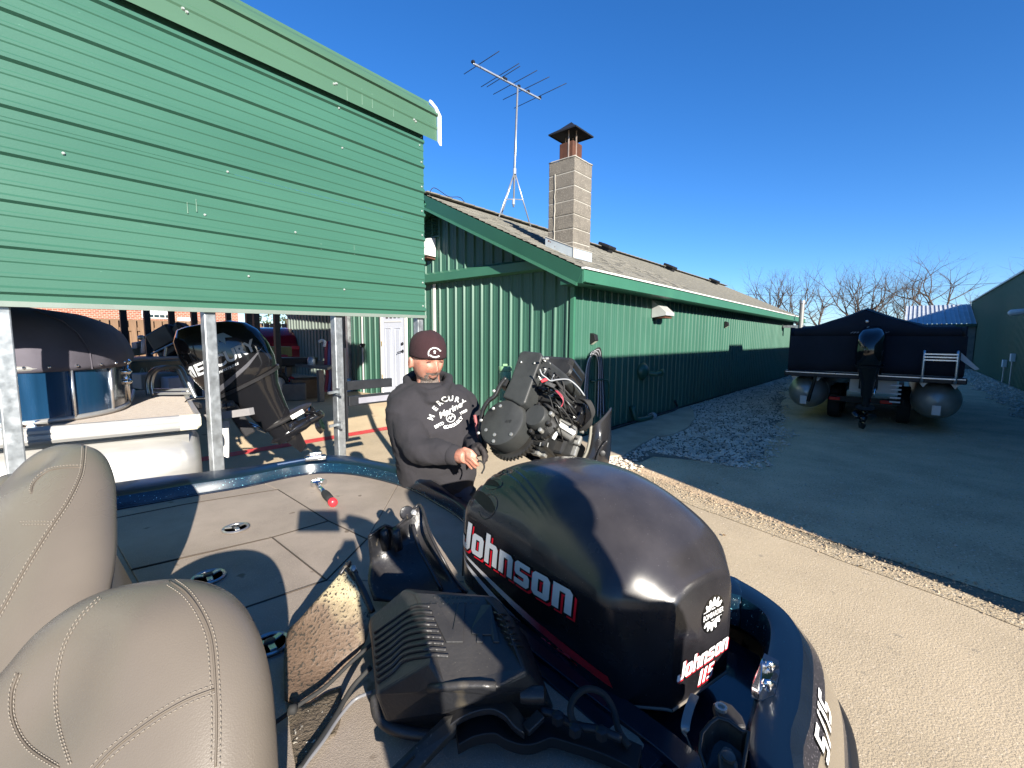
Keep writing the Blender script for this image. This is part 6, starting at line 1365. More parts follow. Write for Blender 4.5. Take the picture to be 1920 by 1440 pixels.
bp = t.nodes.new('ShaderNodeBump'); bp.inputs['Strength'].default_value = .8; bp.inputs['Distance'].default_value = .004; lk(t, n2_.outputs[0], bp.inputs['Height']); lk(t, bp.outputs[0], b.inputs['Normal'])
patch('panel', [[(644, 1070, 1.02), (650, 1074, 1.022), (658, 1084, 1.02), (668, 1096, 1.01)],
                [(592, 1128, .975), (626, 1118, .985), (655, 1120, .985), (682, 1128, .98)],
                [(562, 1162, .945), (604, 1162, .950), (644, 1166, .95), (694, 1156, .955)],
                [(540, 1187, .92), (585, 1205, .92), (630, 1215, .915), (683, 1206, .92)],
                [(532, 1245, .895), (572, 1262, .885), (612, 1262, .885), (648, 1246, .89)],
                [(534, 1312, .875), (556, 1322, .872), (585, 1312, .872), (616, 1280, .875)]], RES, shB)
mb = MB(); mb.tube(bez([onz(*q) for q in ((652, 1056, 1.03), (668, 1082, 1.02), (684, 1112, .995), (699, 1148, .965))], 5), .007, 8); mb.tube(bez([onz(*q) for q in ((637, 1078, 1.02), (648, 1062, 1.035), (656, 1055, 1.035))], 4), .005, 8); mb.build('edge_rail', SHR, shB, smooth=True)
mb = MB(); mb.prism([onz(*q) for q in ((648, 1062, 1.03), (656, 1052, 1.035), (672, 1070, 1.025), (664, 1084, 1.02))], (0, 0, -.012)); mb.build('corner_lug', SHR, shB, bevel=.003)
mb = MB(); mb.lathe(onz(662, 1066, 1.034), -FW+Z3*.8, [(.008, -.003), (.008, .003), (.005, .005)], 6); mb.build('bolt_head', ENSB, shB, smooth=True, angle=40)
shC = empty('floor_shroud_piece', tuple(onz(540, 1380, ZD)), 'flat grimy shroud piece at the bottom between the seat and cables', 'motor shroud')
patch('panel', [[(538, 1318, .872), (575, 1322, .872), (612, 1300, .872), (640, 1290, .872)], [(545, 1380, .871), (575, 1376, .871), (605, 1360, .871), (640, 1342, .871)], [(556, 1450, .870), (580, 1430, .870), (600, 1400, .87), (630, 1378, .87)]], mat('grimy_brown', (.10, .078, .055), .7, var=.3, vscale=20, bump=.6, bscale=150, speck=[(130, .66, (.5, .46, .38)), (160, .62, (.03, .025, .02))]), shC, .004)
cbl = empty('control_cables', tuple(onz(600, 1300, ZD)), 'black and grey control cables running out from under the V cover', 'cables')
for pts, r_, m_ in (([(700, 1205, .94), (660, 1240, .92), (610, 1288, .90), (560, 1322, .89), (530, 1345, .885), (490, 1372, .885)], .0042, RUB), ([(698, 1297, .90), (665, 1312, .89), (636, 1345, .885), (606, 1390, .885), (575, 1430, .885), (555, 1460, .885)], .0034, mat('grey_sheath', (.16, .16, .17), .35)), ([(696, 1250, .92), (660, 1290, .90), (628, 1345, .888), (595, 1395, .886), (560, 1445, .886)], .0048, RUB)):
    mb = MB(); mb.tube(bez([onz(*q) for q in pts], 7), r_, 10); mb.build('cable', m_, cbl, smooth=True)
mb = MB(); mb.lathe(onz(549, 1330, .895), (-.6, .5, 0), [(.005, -.008), (.009, -.005), (.009, .005), (.005, .008)], 12); mb.build('ferrule', RUB, cbl, smooth=True)

# ------------------------------------------------------------------ ribbed air box cover
v4 = empty('ribbed_engine_cover', tuple(onz(850, 1230, ZD)), 'black ribbed engine cover marked V4 lying in front of the cowl', 'engine cover')
V4M = mat('cover_black', (.014, .0145, .0165), .40, var=.3, vscale=10, detail=7, bump=.10, bscale=150, rvar=.09, speck=[(8, .72, (.07, .06, .045)), (260, .72, (.10, .09, .07))], dust=(.20, (.24, .21, .17)))
crown = [(778, 1112, 1.075), (915, 1119, 1.075), (945, 1165, 1.07), (988, 1258, 1.03), (934, 1287, 1.035), (830, 1290, 1.03), (808, 1240, 1.055), (797, 1148, 1.07)]
mid = [(760, 1104, 1.06), (926, 1118, 1.06), (958, 1160, 1.04), (1018, 1296, .985), (938, 1302, 1.015), (800, 1296, 1.005), (703, 1303, .98), (693, 1160, 1.00)]
low = [(757, 1106, 1.02), (930, 1120, 1.02), (966, 1168, .98), (1024, 1306, .95), (940, 1322, .955), (815, 1338, .95), (722, 1352, .93), (690, 1170, .96)]
bot = [(752, 1112, .90), (940, 1130, .90), (990, 1200, .885), (1040, 1330, .875), (950, 1360, .875), (830, 1366, .875), (735, 1365, .875), (700, 1190, .89)]
cc_ = onz(870, 1200, 1.082); inn = [onz(*q).lerp(cc_, .25) for q in crown]
mb = MB(); mb.loft([[onz(*q) for q in bot], [onz(*q) for q in low], [onz(*q) for q in mid], [onz(*q) for q in crown]]); vc = mb.build('cover_body', V4M, v4, bevel=.007, seg=3)
bpy.context.view_layer.update(); bv4 = bvh_of([vc])
def on4(x, y, off=0):
    d = ray(x, y).normalized(); h = bv4.ray_cast(EYE, d, 4); return (h[0]+h[1]*off) if h[0] else None
for k in range(9):
    y0 = 1187+k*11.6; x0 = 703+k*.8
    pts = [(x0, y0), (x0+28, y0-20), (x0+58-k*1.0, y0-41), (x0+78+k*2.2, y0-50), (x0+92+k*3.1, y0-50), (x0+103+k*3.6, y0-49)]
    P_ = [on4(*q, .0006) for q in bez([V(*q, 0) for q in pts], 4) for q in [(q.x, q.y)]]; P_ = [p for p in P_ if p]
    if len(P_) > 3: mb = MB(); mb.tube(P_, .0036, 8); mb.build('rib', V4M, v4, smooth=True)
for k in range(6):
    y0 = 1150+k*12; x0 = 925+k*6.4; P_ = [on4(x0-3+t*26/4, y0-2+t*11/4*.5, .0005) for t in range(5)]; P_ = [p for p in P_ if p]
    if len(P_) > 1: mb = MB(); mb.tube(P_, .0028, 6); mb.build('rib', V4M, v4, smooth=True)
def raised(loop, name, h=.003):
    vs = [on4(x, y, .0) for x, y in loop]
    if any(p is None for p in vs): return
    nrm = V(0, 0, 1); mb = MB(); mb.prism([p-nrm*.004 for p in vs], nrm*(.004+h)); return mb.build(name, V4M, v4, bevel=.0012)
for lp in (((800, 1134), (821, 1134), (849, 1182), (858, 1134), (872, 1134), (868, 1206), (836, 1206)), ((893, 1206), (906, 1206), (905, 1192), (921, 1192), (925, 1206), (937, 1206), (921, 1136), (903, 1136), (884, 1180), (884, 1190), (895, 1191))): raised(lp, 'raised_figure')
for (x0, x1, y) in ((812, 880, 1118), (806, 892, 1129)):
    for k in range(9):
        x = x0+(x1-x0)*k/8.; raised(((x, y), (x+5, y+.6), (x+5, y+4), (x, y+3.4)), 'raised_mark', .0015)
P_ = [on4(x, y, .002) for x, y in ((806, 1289), (830, 1287), (870, 1285), (905, 1285), (930, 1287))]; P_ = [p for p in P_ if p]
if len(P_) > 2: mb = MB(); mb.tube(P_, .007, 10); mb.build('front_lip', V4M, v4, smooth=True)
mb = MB(); mb.lathe(onz(1008, 1303, .99), RT, [(.012, -.03), (.014, -.02), (.014, .01), (.008, .014)], 14); mb.build('pivot_barrel', V4M, v4, smooth=True, angle=40)
mb = MB(); mb.tube(bez([onz(*q) for q in ((703, 1305, .935), (712, 1345, .915), (745, 1368, .905), (800, 1378, .90), (850, 1372, .90), (880, 1350, .905))], 5), .011, 10); mb.build('rolled_skirt', V4M, v4, smooth=True)
# lower bracket ring and flat bar under the lens
lb = empty('lower_motor_bracket', tuple(onz(930, 1380, ZD)), 'black arched lower motor bracket with flat bar at the bottom edge', 'motor bracket')
mb = MB(); mb.prism([onz(*q) for q in ((722, 1450, .93), (832, 1343, .95), (852, 1338, .955), (856, 1362, .95), (850, 1372, .945), (775, 1450, .925))], (0, 0, -.012)); mb.build('flat_bar', mat('worn_black', (.035, .033, .03), .45, var=.4, vscale=30, bump=.1, speck=(120, .66, (.14, .12, .10))), lb, bevel=.002)
mb = MB(); mb.prism([onz(*q) for q in ((735, 1450, .945), (775, 1410, .95), (778, 1414, .95), (742, 1450, .945))], (0, 0, -.006)); mb.build('edge_strip', SHR, lb)
def band(pts, w, name, m, parent, th=.006):
    P_ = bez([onz(*q) for q in pts], 6); mb = MB(); rings = []
    for i, p in enumerate(P_):
        d = (P_[min(i+1, len(P_)-1)]-P_[max(0, i-1)]).normalized(); sd = d.cross(Z3).normalized(); rings.append([p-sd*w/2, p+sd*w/2, p+sd*w/2-Z3*th, p-sd*w/2-Z3*th])
    mb.loft(rings); return mb.build(name, m, parent, smooth=True, angle=40, bevel=.0015)
band([(836, 1352, .945), (860, 1333, .96), (890, 1320, .967), (925, 1316, .967), (952, 1328, .96), (972, 1350, .945), (985, 1362, .935)], .030, 'arch', V4M, lb, .012)
band([(856, 1372, .92), (890, 1356, .93), (930, 1352, .93), (960, 1366, .92), (990, 1372, .915), (1030, 1360, .915), (1080, 1372, .91), (1140, 1392, .905), (1200, 1420, .90)], .05, 'lower_arch', mat('matt_black', (.008, .008, .009), .6, bump=.1), lb, .02)
band([(985, 1364, .94), (1000, 1350, .945), (1014, 1336, .95)], .02, 'lug', V4M, lb, .01)
mb = MB(); mb.tube(bez([onz(*q) for q in ((1012, 1332, .94), (1040, 1340, .935), (1062, 1352, .93), (1082, 1362, .93), (1120, 1368, .93), (1165, 1385, .925))], 5), .007, 8); mb.build('linkage_rod', DARKM, lb, smooth=True)
for (x, y) in ((1046, 1344), (1078, 1366), (1128, 1372)): mb = MB(); mb.lathe(onz(x, y, .945), Z3, [(.011, -.01), (.011, .004), (.006, .006)], 6); mb.build('bolt', DARKM, lb)
mb = MB(); mb.tube(bez([onz(*q) for q in ((1088, 1376, .93), (1070, 1340, .95), (1076, 1310, .96), (1100, 1292, .96), (1130, 1300, .95), (1150, 1330, .93), (1160, 1370, .92), (1180, 1400, .91))], 6), .006, 8); o = mb.build('wire_harness', RUB, smooth=True); tag(o, 'looped black wire between the cover and the cowl', 'wire')
# dark moulded tray the cowl stands over
tr_ = empty('black_motor_tray', tuple(onz(1050, 1300, ZD)), 'dark navy moulded tray under the near side of the cowl', 'tray')
for pts, w, z in (([(890, 1120, .90), (960, 1172, .90), (1040, 1232, .89), (1110, 1285, .885), (1170, 1330, .88), (1250, 1390, .875), (1320, 1450, .87)], .05, 0), ([(930, 1165, .885), (1000, 1230, .88), (1070, 1290, .875), (1150, 1360, .87), (1230, 1430, .865)], .05, 0)):
    band(pts, w, 'moulded_rail', NAVYG, tr_, .02)
# latch box and lever at the lower right
lx = empty('lower_cowl_latch', tuple(onz(1350, 1380, .9)), 'black latch bracket and bent steel lever at the bottom right', 'latch')
mb = MB(); mb.prism([onz(*q) for q in ((1336, 1318, .945), (1352, 1312, .95), (1372, 1320, .95), (1392, 1342, .945), (1400, 1362, .94), (1380, 1362, .94), (1352, 1346, .945), (1340, 1340, .945))], (0, 0, -.012)); mb.build('ear', BLKP, lx, bevel=.003)
mb = MB(); mb.lathe(onz(1352, 1326, .956), Z3, [(.006, -.004), (.010, -.004), (.010, .002), (.006, .002), (.005, -.002), (0, -.002)], 16); mb.build('bush', ENSB, lx, smooth=True, angle=40)
rim_ = [onz(*q) for q in ((1346, 1346, .955), (1366, 1352, .955), (1392, 1372, .95), (1404, 1372, .95), (1400, 1400, .94), (1392, 1450, .93), (1330, 1460, .92), (1312, 1410, .93), (1316, 1376, .94), (1332, 1356, .95))]
flr = [V(p.x, p.y, p.z-.04).lerp(V(rim_[0].x+.02, rim_[0].y-.03, p.z-.04), .15) for p in rim_]
mb = MB(); mb.loft([rim_, flr], cap=False); nn = len(rim_); mb.f.append(tuple(range(nn, 2*nn))); mb.build('latch_box', mat('latch_grey', (.05, .045, .04), .35, var=.3, vscale=20, speck=(90, .68, (.16, .14, .11))), lx, solid=.004)
mb = MB(); mb.tube(rim_+[rim_[0]], .0035, 8, cap=False); mb.build('box_rim', BLKP, lx, smooth=True)
mb = MB(); mb.prism([onz(*q) for q in ((1345, 1412, .935), (1358, 1396, .945), (1374, 1404, .942), (1384, 1430, .935), (1384, 1460, .93), (1352, 1460, .93))], (0, 0, -.008)); mb.build('pawl', mat('latch_grey2', (.08, .078, .074), .35, .4, var=.3), lx, bevel=.003)
mb = MB(); mb.lathe(onz(1366, 1420, .944), Z3, [(.010, -.002), (.010, .003), (.005, .004)], 16); mb.build('rivet', mat('latch_grey2', (.08, .078, .074), .35, .4), lx, smooth=True, angle=40)
band([(1303, 1302, .955), (1296, 1318, .955), (1289, 1340, .95), (1285, 1362, .945), (1288, 1380, .93), (1296, 1400, .91)], .014, 'lever', mat('lever_steel', (.30, .30, .29), .35, .7, var=.2), lx, .004)

# ------------------------------------------------------------------ the outboard being repaired, cowl off, tilted up at the stern
K_ = V(-.82, -.05, .57).normalized(); P_y = V(0, 1, 0); A_ = P_y.cross(K_).normalized(); 
if A_.z < 0: A_ = -A_
P_y = K_.cross(A_).normalized()
if P_y.y < 0: P_y = -P_y
F0 = dep(939, 790, 1.98)
en = empty('outboard_powerhead', tuple(F0+V(.3, 0, -.3)), 'black outboard motor with its engine bared, tilted up at the stern', 'outboard motor')
ENB = mat('engine_black', (.012, .0125, .013), .36, var=.35, vscale=12, bump=.08, bscale=80, dust=(.22, (.2, .18, .15)), rvar=.08)
ENM = mat('engine_matt', (.024, .026, .026), .5, var=.25, vscale=9, bump=.06, bscale=120, dust=(.2, (.2, .19, .17)))
ENS = mat('engine_silver', (.34, .34, .32), .35, .6, var=.25, vscale=18)
def onK(x, y, zk=0.): d = ray(x, y); o = F0+K_*zk; return EYE+d*((o-EYE).dot(K_)/d.dot(K_))
def E_(a, p, k): return F0+A_*a+P_y*p+K_*k
mb = MB(); mb.lathe(F0-K_*.09, K_, [(.112, 0), (.114, .07), (.110, .084), (.098, .091), (.0, .0925)], 56); fl_ = mb.build('flywheel_cover', ENM, en, smooth=True, angle=30)
for (x, y) in ((938, 761), (927, 815), (958, 814), (925, 827), (911, 806)):
    c = onK(x, y, .003); mb = MB(); mb.lathe(c, K_, [(.008, -.004), (.008, .002), (.004, .004), (0, .004)], 12); mb.build('screw', ENS, fl_, smooth=True, angle=40)
mb = MB(); mb.lathe(F0-K_*.135, K_, [(.105, 0), (.126, .004), (.126, .022), (.112, .026)], 60); mb.build('ring_gear', ENB, en, smooth=True, angle=30)
for k in range(44):
    a = 2*pi*k/44; c = F0-K_*.121; r_ = A_*cos(a)+P_y*sin(a); s_ = r_.cross(K_); mb = MB(); mb.obox(c+r_*.129, r_*.006, s_*.0035, K_*.010)
    if k == 0: tooth = mb.build('tooth', ENB, en)
    else: mb.build('tooth', ENB, en)
mb = MB(); 
emb = loops_mesh([ell(0, 0, .030, .012), ell(0, 0, .026, .009)]); 
vf = text_mesh('410', .022); q0 = onK(953, 790, .0045); ex4 = (onK(975, 785, .0045)-onK(945, 788, .0045)).normalized(); ey4 = K_.cross(ex4); mb = MB(); mb.add([q0+ex4*v.x+ey4*v.y for v in vf[0]], vf[1]); mb.build('moulded_text', ENB, fl_)
# air silencer plate
sil = [onK(*q, .0) for q in ((943, 746), (958, 714), (976, 662), (984, 659), (1014, 662), (1019, 668), (1006, 700), (986, 757), (976, 762), (960, 752))]
mb = MB(); mb.prism([p+K_*.01 for p in sil], -K_*.15); mb.build('air_silencer', ENM, en, bevel=.010, seg=3)
for (x, y) in ((977, 679), (1002, 681)): mb = MB(); mb.lathe(onK(x, y, .012), K_, [(.006, -.002), (.006, .003), (0, .004)], 10); mb.build('screw', ENS, en, smooth=True)
mb = MB(); mb.prism([onK(*q, -.02) for q in ((1019, 668), (1040, 684), (1060, 700), (1072, 716), (1058, 722), (1030, 712), (1010, 700))], -K_*.12); mb.build('silencer_wing', ENM, en, bevel=.01, seg=3)
# belt cover, second round cover with bolts
c2 = onK(1003, 779, -.03); mb = MB(); mb.lathe(c2-K_*.05, K_, [(.055, 0), (.055, .045), (.048, .055), (.0, .056)], 32); mb.build('pulley_cover', ENM, en, smooth=True, angle=35)
for k in range(9):
    a = 2*pi*k/9+.3; p = c2+(A_*cos(a)+P_y*sin(a))*.066-K_*.02; mb = MB(); mb.lathe(p, K_, [(.010, -.02), (.010, .004), (.006, .007)], 8); mb.build('bolt', ENS if k % 2 else ENB, en, smooth=True, angle=40)
mb = MB(); mb.lathe(c2-K_*.09, K_, [(.075, 0), (.078, .02), (.06, .05)], 28); mb.build('stator_housing', ENB, en, smooth=True, angle=35)
for k in range(14):
    a = 2*pi*k/14; p = c2+(A_*cos(a)+P_y*sin(a))*.074-K_*.075; mb = MB(); mb.obox(p, (A_*cos(a)+P_y*sin(a))*.008, (A_*sin(a)-P_y*cos(a))*.003, K_*.014); mb.build('fin', ENB, en)
# block, cylinder banks, electrics
def ebox(px_, py_, D_, sa, sp, sk, m, name, bev=.008): c = dep(px_, py_, D_); mb = MB(); mb.obox(c, A_*sa, P_y*sp, K_*sk); return mb.build(name, m, en, bevel=bev)
ebox(1010, 800, 2.16, .13, .15, .12, ENB, 'engine_block', .015)
ebox(1044, 745, 2.10, .07, .10, .09, ENB, 'cylinder_bank', .012)
ebox(1052, 700, 2.12, .05, .09, .08, ENB, 'intake_box', .02)
ebox(1078, 780, 2.05, .045, .055, .055, mat('coil_black', (.008, .008, .009), .22, coat=.3), 'electrical_box', .006)
ebox(1030, 835, 2.15, .06, .14, .10, ENB, 'lower_block', .012)
mb = MB(); c = dep(1068, 705, 2.06); mb.tube([c+K_*.05, c-K_*.06], .036, 18); mb.build('filter_canister', mat('coil_black', (.008, .008, .009), .22, coat=.3), en, smooth=True, angle=40)
mb = MB(); mb.tube([c+K_*.05, c+K_*.062], [.038, .030], 18); mb.build('canister_cap', ENB, en, smooth=True, angle=40)
mb = MB(); c = dep(1056, 803, 2.0); dS = (RT*.8-UP*.5).normalized(); mb.tube([c-dS*.05, c-dS*.035, c+dS*.05, c+dS*.062], [.022, .036, .036, .02], 18); st_ = mb.build('starter_motor', ENS, en, smooth=True, angle=40)
for k in range(8):
    a = 2*pi*k/8; s1_ = dS.cross(Z3).normalized(); s2_ = dS.cross(s1_); p = c+(s1_*cos(a)+s2_*sin(a))*.037; mb = MB(); mb.beam(p-dS*.028, p+dS*.045, .004, .004); mb.build('fin', ENB, st_)
mb = MB(); mb.prism([dep(*q, 1.97) for q in ((1033, 800), (1046, 806), (1046, 816), (1040, 826), (1034, 822), (1038, 812))], FW*.03); mb.build('starter_bracket', mat('worn_alu', (.55, .56, .55), .35, .6, var=.2), en, bevel=.003)
# rocker-like lower manifold bolts
rr = random.Random(31)
for i in range(46):
    x = rr.uniform(1018, 1092); y = 700+(x-1018)*1.25+rr.uniform(-38, 46)
    if x < 1040 and y > 790: y -= 40
    c = dep(x, min(y, 852), rr.uniform(1.95, 2.03)); d = (A_*rr.gauss(0, 1)+P_y*rr.gauss(0, 1)+K_*rr.gauss(1, .6)).normalized(); r_ = rr.uniform(.003, .0065)
    mb = MB(); mb.lathe(c, d, [(r_, -r_*1.4), (r_, r_), (r_*.6, r_*1.4)], 8); mb.build('bolt', ENS if rr.random() < .35 else ENB, en, smooth=True, angle=40)
for i in range(30):
    x = rr.uniform(1020, 1080); y = 712+(x-1020)*1.1+rr.uniform(-22, 50); c = dep(x, y, rr.uniform(2.0, 2.06)); s = rr.uniform(.008, .022)
    mb = MB(); mb.obox(c, A_*s, P_y*s*rr.uniform(.5, 1.4), K_*s*rr.uniform(.4, 1.2)); mb.build('fitting', ENB if rr.random() < .9 else ENS, en, bevel=.003)
for i in range(16):   # hoses and leads
    x0, y0 = rr.uniform(1016, 1050), rr.uniform(698, 770); x1, y1 = x0+rr.uniform(15, 52), y0+rr.uniform(10, 66); pts = [dep(x0, y0, 1.99), dep((x0*2+x1)/3+rr.uniform(-8, 8), (y0*2+y1)/3-rr.uniform(2, 14), 1.94), dep((x0+2*x1)/3+rr.uniform(-6, 10), (y0+2*y1)/3, 1.94), dep(min(x1, 1100), min(y1, 850), 2.0)]
    mb = MB(); mb.tube(bez(pts, 6), rr.choice((.003, .004, .006)), 6); mb.build('hose', RUB if rr.random() < .7 else ENB, en, smooth=True)
mb = MB(); mb.tube(bez([dep(x, y, 1.93) for x, y in ((1012, 692), (1016, 702), (1024, 708), (1032, 714), (1044, 712), (1060, 711), (1070, 714), (1084, 726), (1096, 742))], 6), .0035, 8); mb.build('grey_cable', mat('grey_sheath2', (.20, .21, .22), .4), en, smooth=True)
mb = MB(); mb.obox(dep(1020, 713, 1.92), RT*.013+UP*.005, FW*.008, UP*.006-RT*.003); mb.build('red_connector', mat('red_plastic', (.62, .03, .04), .3), en, bevel=.003)
mb = MB(); mb.obox(dep(1031, 721, 1.93), RT*.022-UP*.010, FW*.01, UP*.009+RT*.004); mb.build('black_connector', ENB, en, bevel=.003)
for i in range(3):
    mb = MB(); mb.tube(bez([dep(1041+i*1.5, 732, 1.93), dep(1050+i*2, 742, 1.92), dep(1056, 752+i, 1.92), dep(1053-i, 763, 1.93)], 5), .0012, 5); mb.build('red_wire', mat('pink_wire', (.45, .06, .09), .4), en, smooth=True)
for k in range(5):
    mb = MB(); mb.tube(bez([dep(1086+k*3, 748+k*2, 1.98), dep(1098+k*2, 752, 1.95), dep(1108+k*1.5, 770+k, 1.95), dep(1108-k*2, 795, 1.97), dep(1095-k*2, 806, 2.0)], 6), .005, 7); mb.build('spark_lead', RUB, en, smooth=True)
for (x0, y0, x1, y1) in ((1020, 700, 1025, 691), (1034, 714, 1039, 702), (1010, 705, 1014, 712), (1012, 836, 1014, 829), (1026, 838, 1028, 830)):
    mb = MB(); mb.tube([dep(x0, y0, 1.95), dep(x1, y1, 1.95)], .003, 6); mb.build('stud', ENS, en)
# casting seen under the flywheel, with bright worn parts
for (x, y, s, m_) in ((1008, 842, .022, ENS), (1020, 846, .02, ENS), (1040, 832, .018, ENS), (1000, 838, .02, ENB), (1050, 842, .02, ENB), (1066, 838, .018, ENB), (1076, 846, .018, ENS), (1084, 826, .016, ENS), (1092, 806, .012, ENS)): ebox(x, y, 2.05, s*1.4, s, s*.7, m_, 'casting', .006)
# left side: black bracket, oil tank side
mb = MB(); mb.tube(bez([dep(x, y, 2.1) for x, y in ((949, 708), (938, 722), (928, 742), (916, 752), (906, 768), (902, 790), (900, 812), (905, 835), (912, 850))], 5), .011, 10); mb.build('side_pipe', ENB, en, smooth=True)
ebox(949, 722, 2.12, .02, .024, .03, ENB, 'pump_body', .008)
for (x, y) in ((926, 733), (902, 788), (925, 766), (897, 812)): mb = MB(); mb.lathe(dep(x, y, 2.02), -FW, [(.007, -.01), (.007, .003), (.004, .005)], 10); mb.build('bolt', ENS, en, smooth=True, angle=40)
mb = MB(); mb.tube(bez([dep(x, y, 2.12) for x, y in ((890, 778), (893, 795), (896, 812), (901, 830))], 5), .008, 8); mb.build('red_hose', mat('dull_red_hose', (.25, .07, .07), .6), en, smooth=True)
# lower cowl pan on the far side
PAN = mat('pan_black', (.011, .011, .013), .22, coat=.3, dust=(.2, (.28, .26, .22)))
def dpatch(name, rows, m, parent, thick=.006, k=4):
    G = [bez([dep(x, y, z) for x, y, z in r_], k) for r_ in rows]; cols = list(zip(*G)); F_ = [bez(list(c), k) for c in cols]; nr, nc = len(F_[0]), len(F_); mb = MB()
    mb.add([F_[j][i] for i in range(nr) for j in range(nc)], [(i*nc+j, i*nc+j+1, (i+1)*nc+j+1, (i+1)*nc+j) for i in range(nr-1) for j in range(nc-1)]); return mb.build(name, m, parent, smooth=True, solid=thick)
dpatch('lower_pan', [[(1146, 764, 2.10), (1145, 795, 2.10), (1145, 830, 2.10), (1142, 860, 2.10), (1136, 884, 2.12)], [(1131, 782, 2.04), (1134, 808, 2.03), (1135, 838, 2.02), (1132, 862, 2.03), (1122, 890, 2.05)], [(1118, 793, 2.02), (1124, 815, 2.0), (1122, 842, 2.0), (1117, 866, 2.0), (1106, 892, 2.02)], [(1108, 800, 2.03), (1106, 822, 2.02), (1102, 846, 2.02), (1094, 864, 2.02), (1084, 885, 2.03)]], PAN, en)
mb = MB(); mb.tube(bez([dep(x, y, 2.0) for x, y in ((1108, 798), (1106, 822), (1101, 845), (1092, 862), (1082, 876))], 5), .007, 8); mb.build('pan_seal', mat('seal_tan', (.16, .15, .12), .5), en, smooth=True)
mb = MB(); mb.lathe(dep(1130, 850, 1.985), -FW, [(.012, -.005), (.012, .002), (.006, .003)], 14); mb.build('pan_badge', ENB, en, smooth=True, angle=40)
mb = MB(); mb.tube(bez([dep(x, y, 1.99) for x, y in ((1139, 826, ), (1128, 838), (1120, 856), (1116, 876))], 5), .005, 8); mb.build('pan_bead', PAN, en, smooth=True)
mb = MB(); q = E_(.08, 0, -.30); q2 = q-K_*.55; mb.tube([q, q2], [.13, .09], 20); mb.build('midsection', PAN, en, smooth=True)
mb = MB(); mb.obox(V(1.50, 1.28, .72), V(.07, 0, 0), V(0, .13, 0), V(0, 0, .16)); mb.build('transom_bracket', ENB, en, bevel=.015)
gc = empty('green_canister', tuple(dep(947, 700, 2.35)), 'sage green plastic canister with a stepped lid behind the engine', 'canister')
c = dep(947, 708, 2.35); SG = mat('sage_green', (.16, .30, .16), .5)
mb = MB(); mb.lathe(c, Z3, [(.030, -.12), (.032, 0), (.032, .03), (.030, .035)], 24); mb.build('body', SG, gc, smooth=True, angle=35)
mb = MB(); mb.lathe(c+Z3*.036, Z3, [(.034, 0), (.035, .004), (.035, .020), (.033, .024)], 24); mb.build('lid', SG, gc, smooth=True, angle=35)
mb = MB(); mb.obox(c+Z3*.066, RT*.012, FW*.01, Z3*.006); mb.build('lid_tab', SG, gc, bevel=.002)
# ------------------------------------------------------------------ people
def fuse(name, mb, voxel, m, parent, smooth_it=3, off=None, noise_fn=None):
    """union of overlapping closed pieces into one continuous surface"""
    me = bpy.data.meshes.new('tmp'); me.from_pydata([tuple(p) for p in mb.v], [], mb.f); me.update()
    bm = bmesh.new(); bm.from_mesh(me); bmesh.ops.recalc_face_normals(bm, faces=bm.faces); bm.to_mesh(me); bm.free()
    o = bpy.data.objects.new('tmp', me); COL.objects.link(o)
    md = o.modifiers.new('r', 'REMESH'); md.mode = 'VOXEL'; md.voxel_size = voxel; md.use_smooth_shade = True
    if smooth_it: ms = o.modifiers.new('s', 'SMOOTH'); ms.factor = .5; ms.iterations = smooth_it
    bpy.context.view_layer.update(); dg = bpy.context.evaluated_depsgraph_get(); nm = bpy.data.meshes.new_from_object(o.evaluated_get(dg))
    bpy.data.objects.remove(o); bpy.data.meshes.remove(me); nm.name = name; base = wl(parent)
    if noise_fn:
        ns = [v.normal.copy() for v in nm.vertices]
        for v, nn in zip(nm.vertices, ns): v.co = v.co+nn*noise_fn(v.co)
    for v in nm.vertices: v.co = v.co-base
    nm.materials.clear(); nm.materials.append(m); nm.polygons.foreach_set('use_smooth', [True]*len(nm.polygons)); nm.update()
    r_ = bpy.data.objects.new(name, nm); COL.objects.link(r_); r_.parent = parent; WORLDLOC[r_.name] = base; return r_
def limb_mb(mb, pts, rs, n=16, k=5):
    P_ = bez(pts, k); RR = []
    for i in range(len(P_)):
        f = i/(len(P_)-1)*(len(rs)-1); a = int(min(f, len(rs)-2)); RR.append(rs[a]+(rs[a+1]-rs[a])*(f-a))
    mb.tube(P_, RR, n); 
    for p, r_ in ((P_[0], RR[0]), (P_[-1], RR[-1])): mb.lathe(p-Z3*r_, Z3, [(0, 0), (r_*.6, r_*.2), (r_*.98, r_), (r_*.6, r_*1.8), (0, r_*2)], 12)
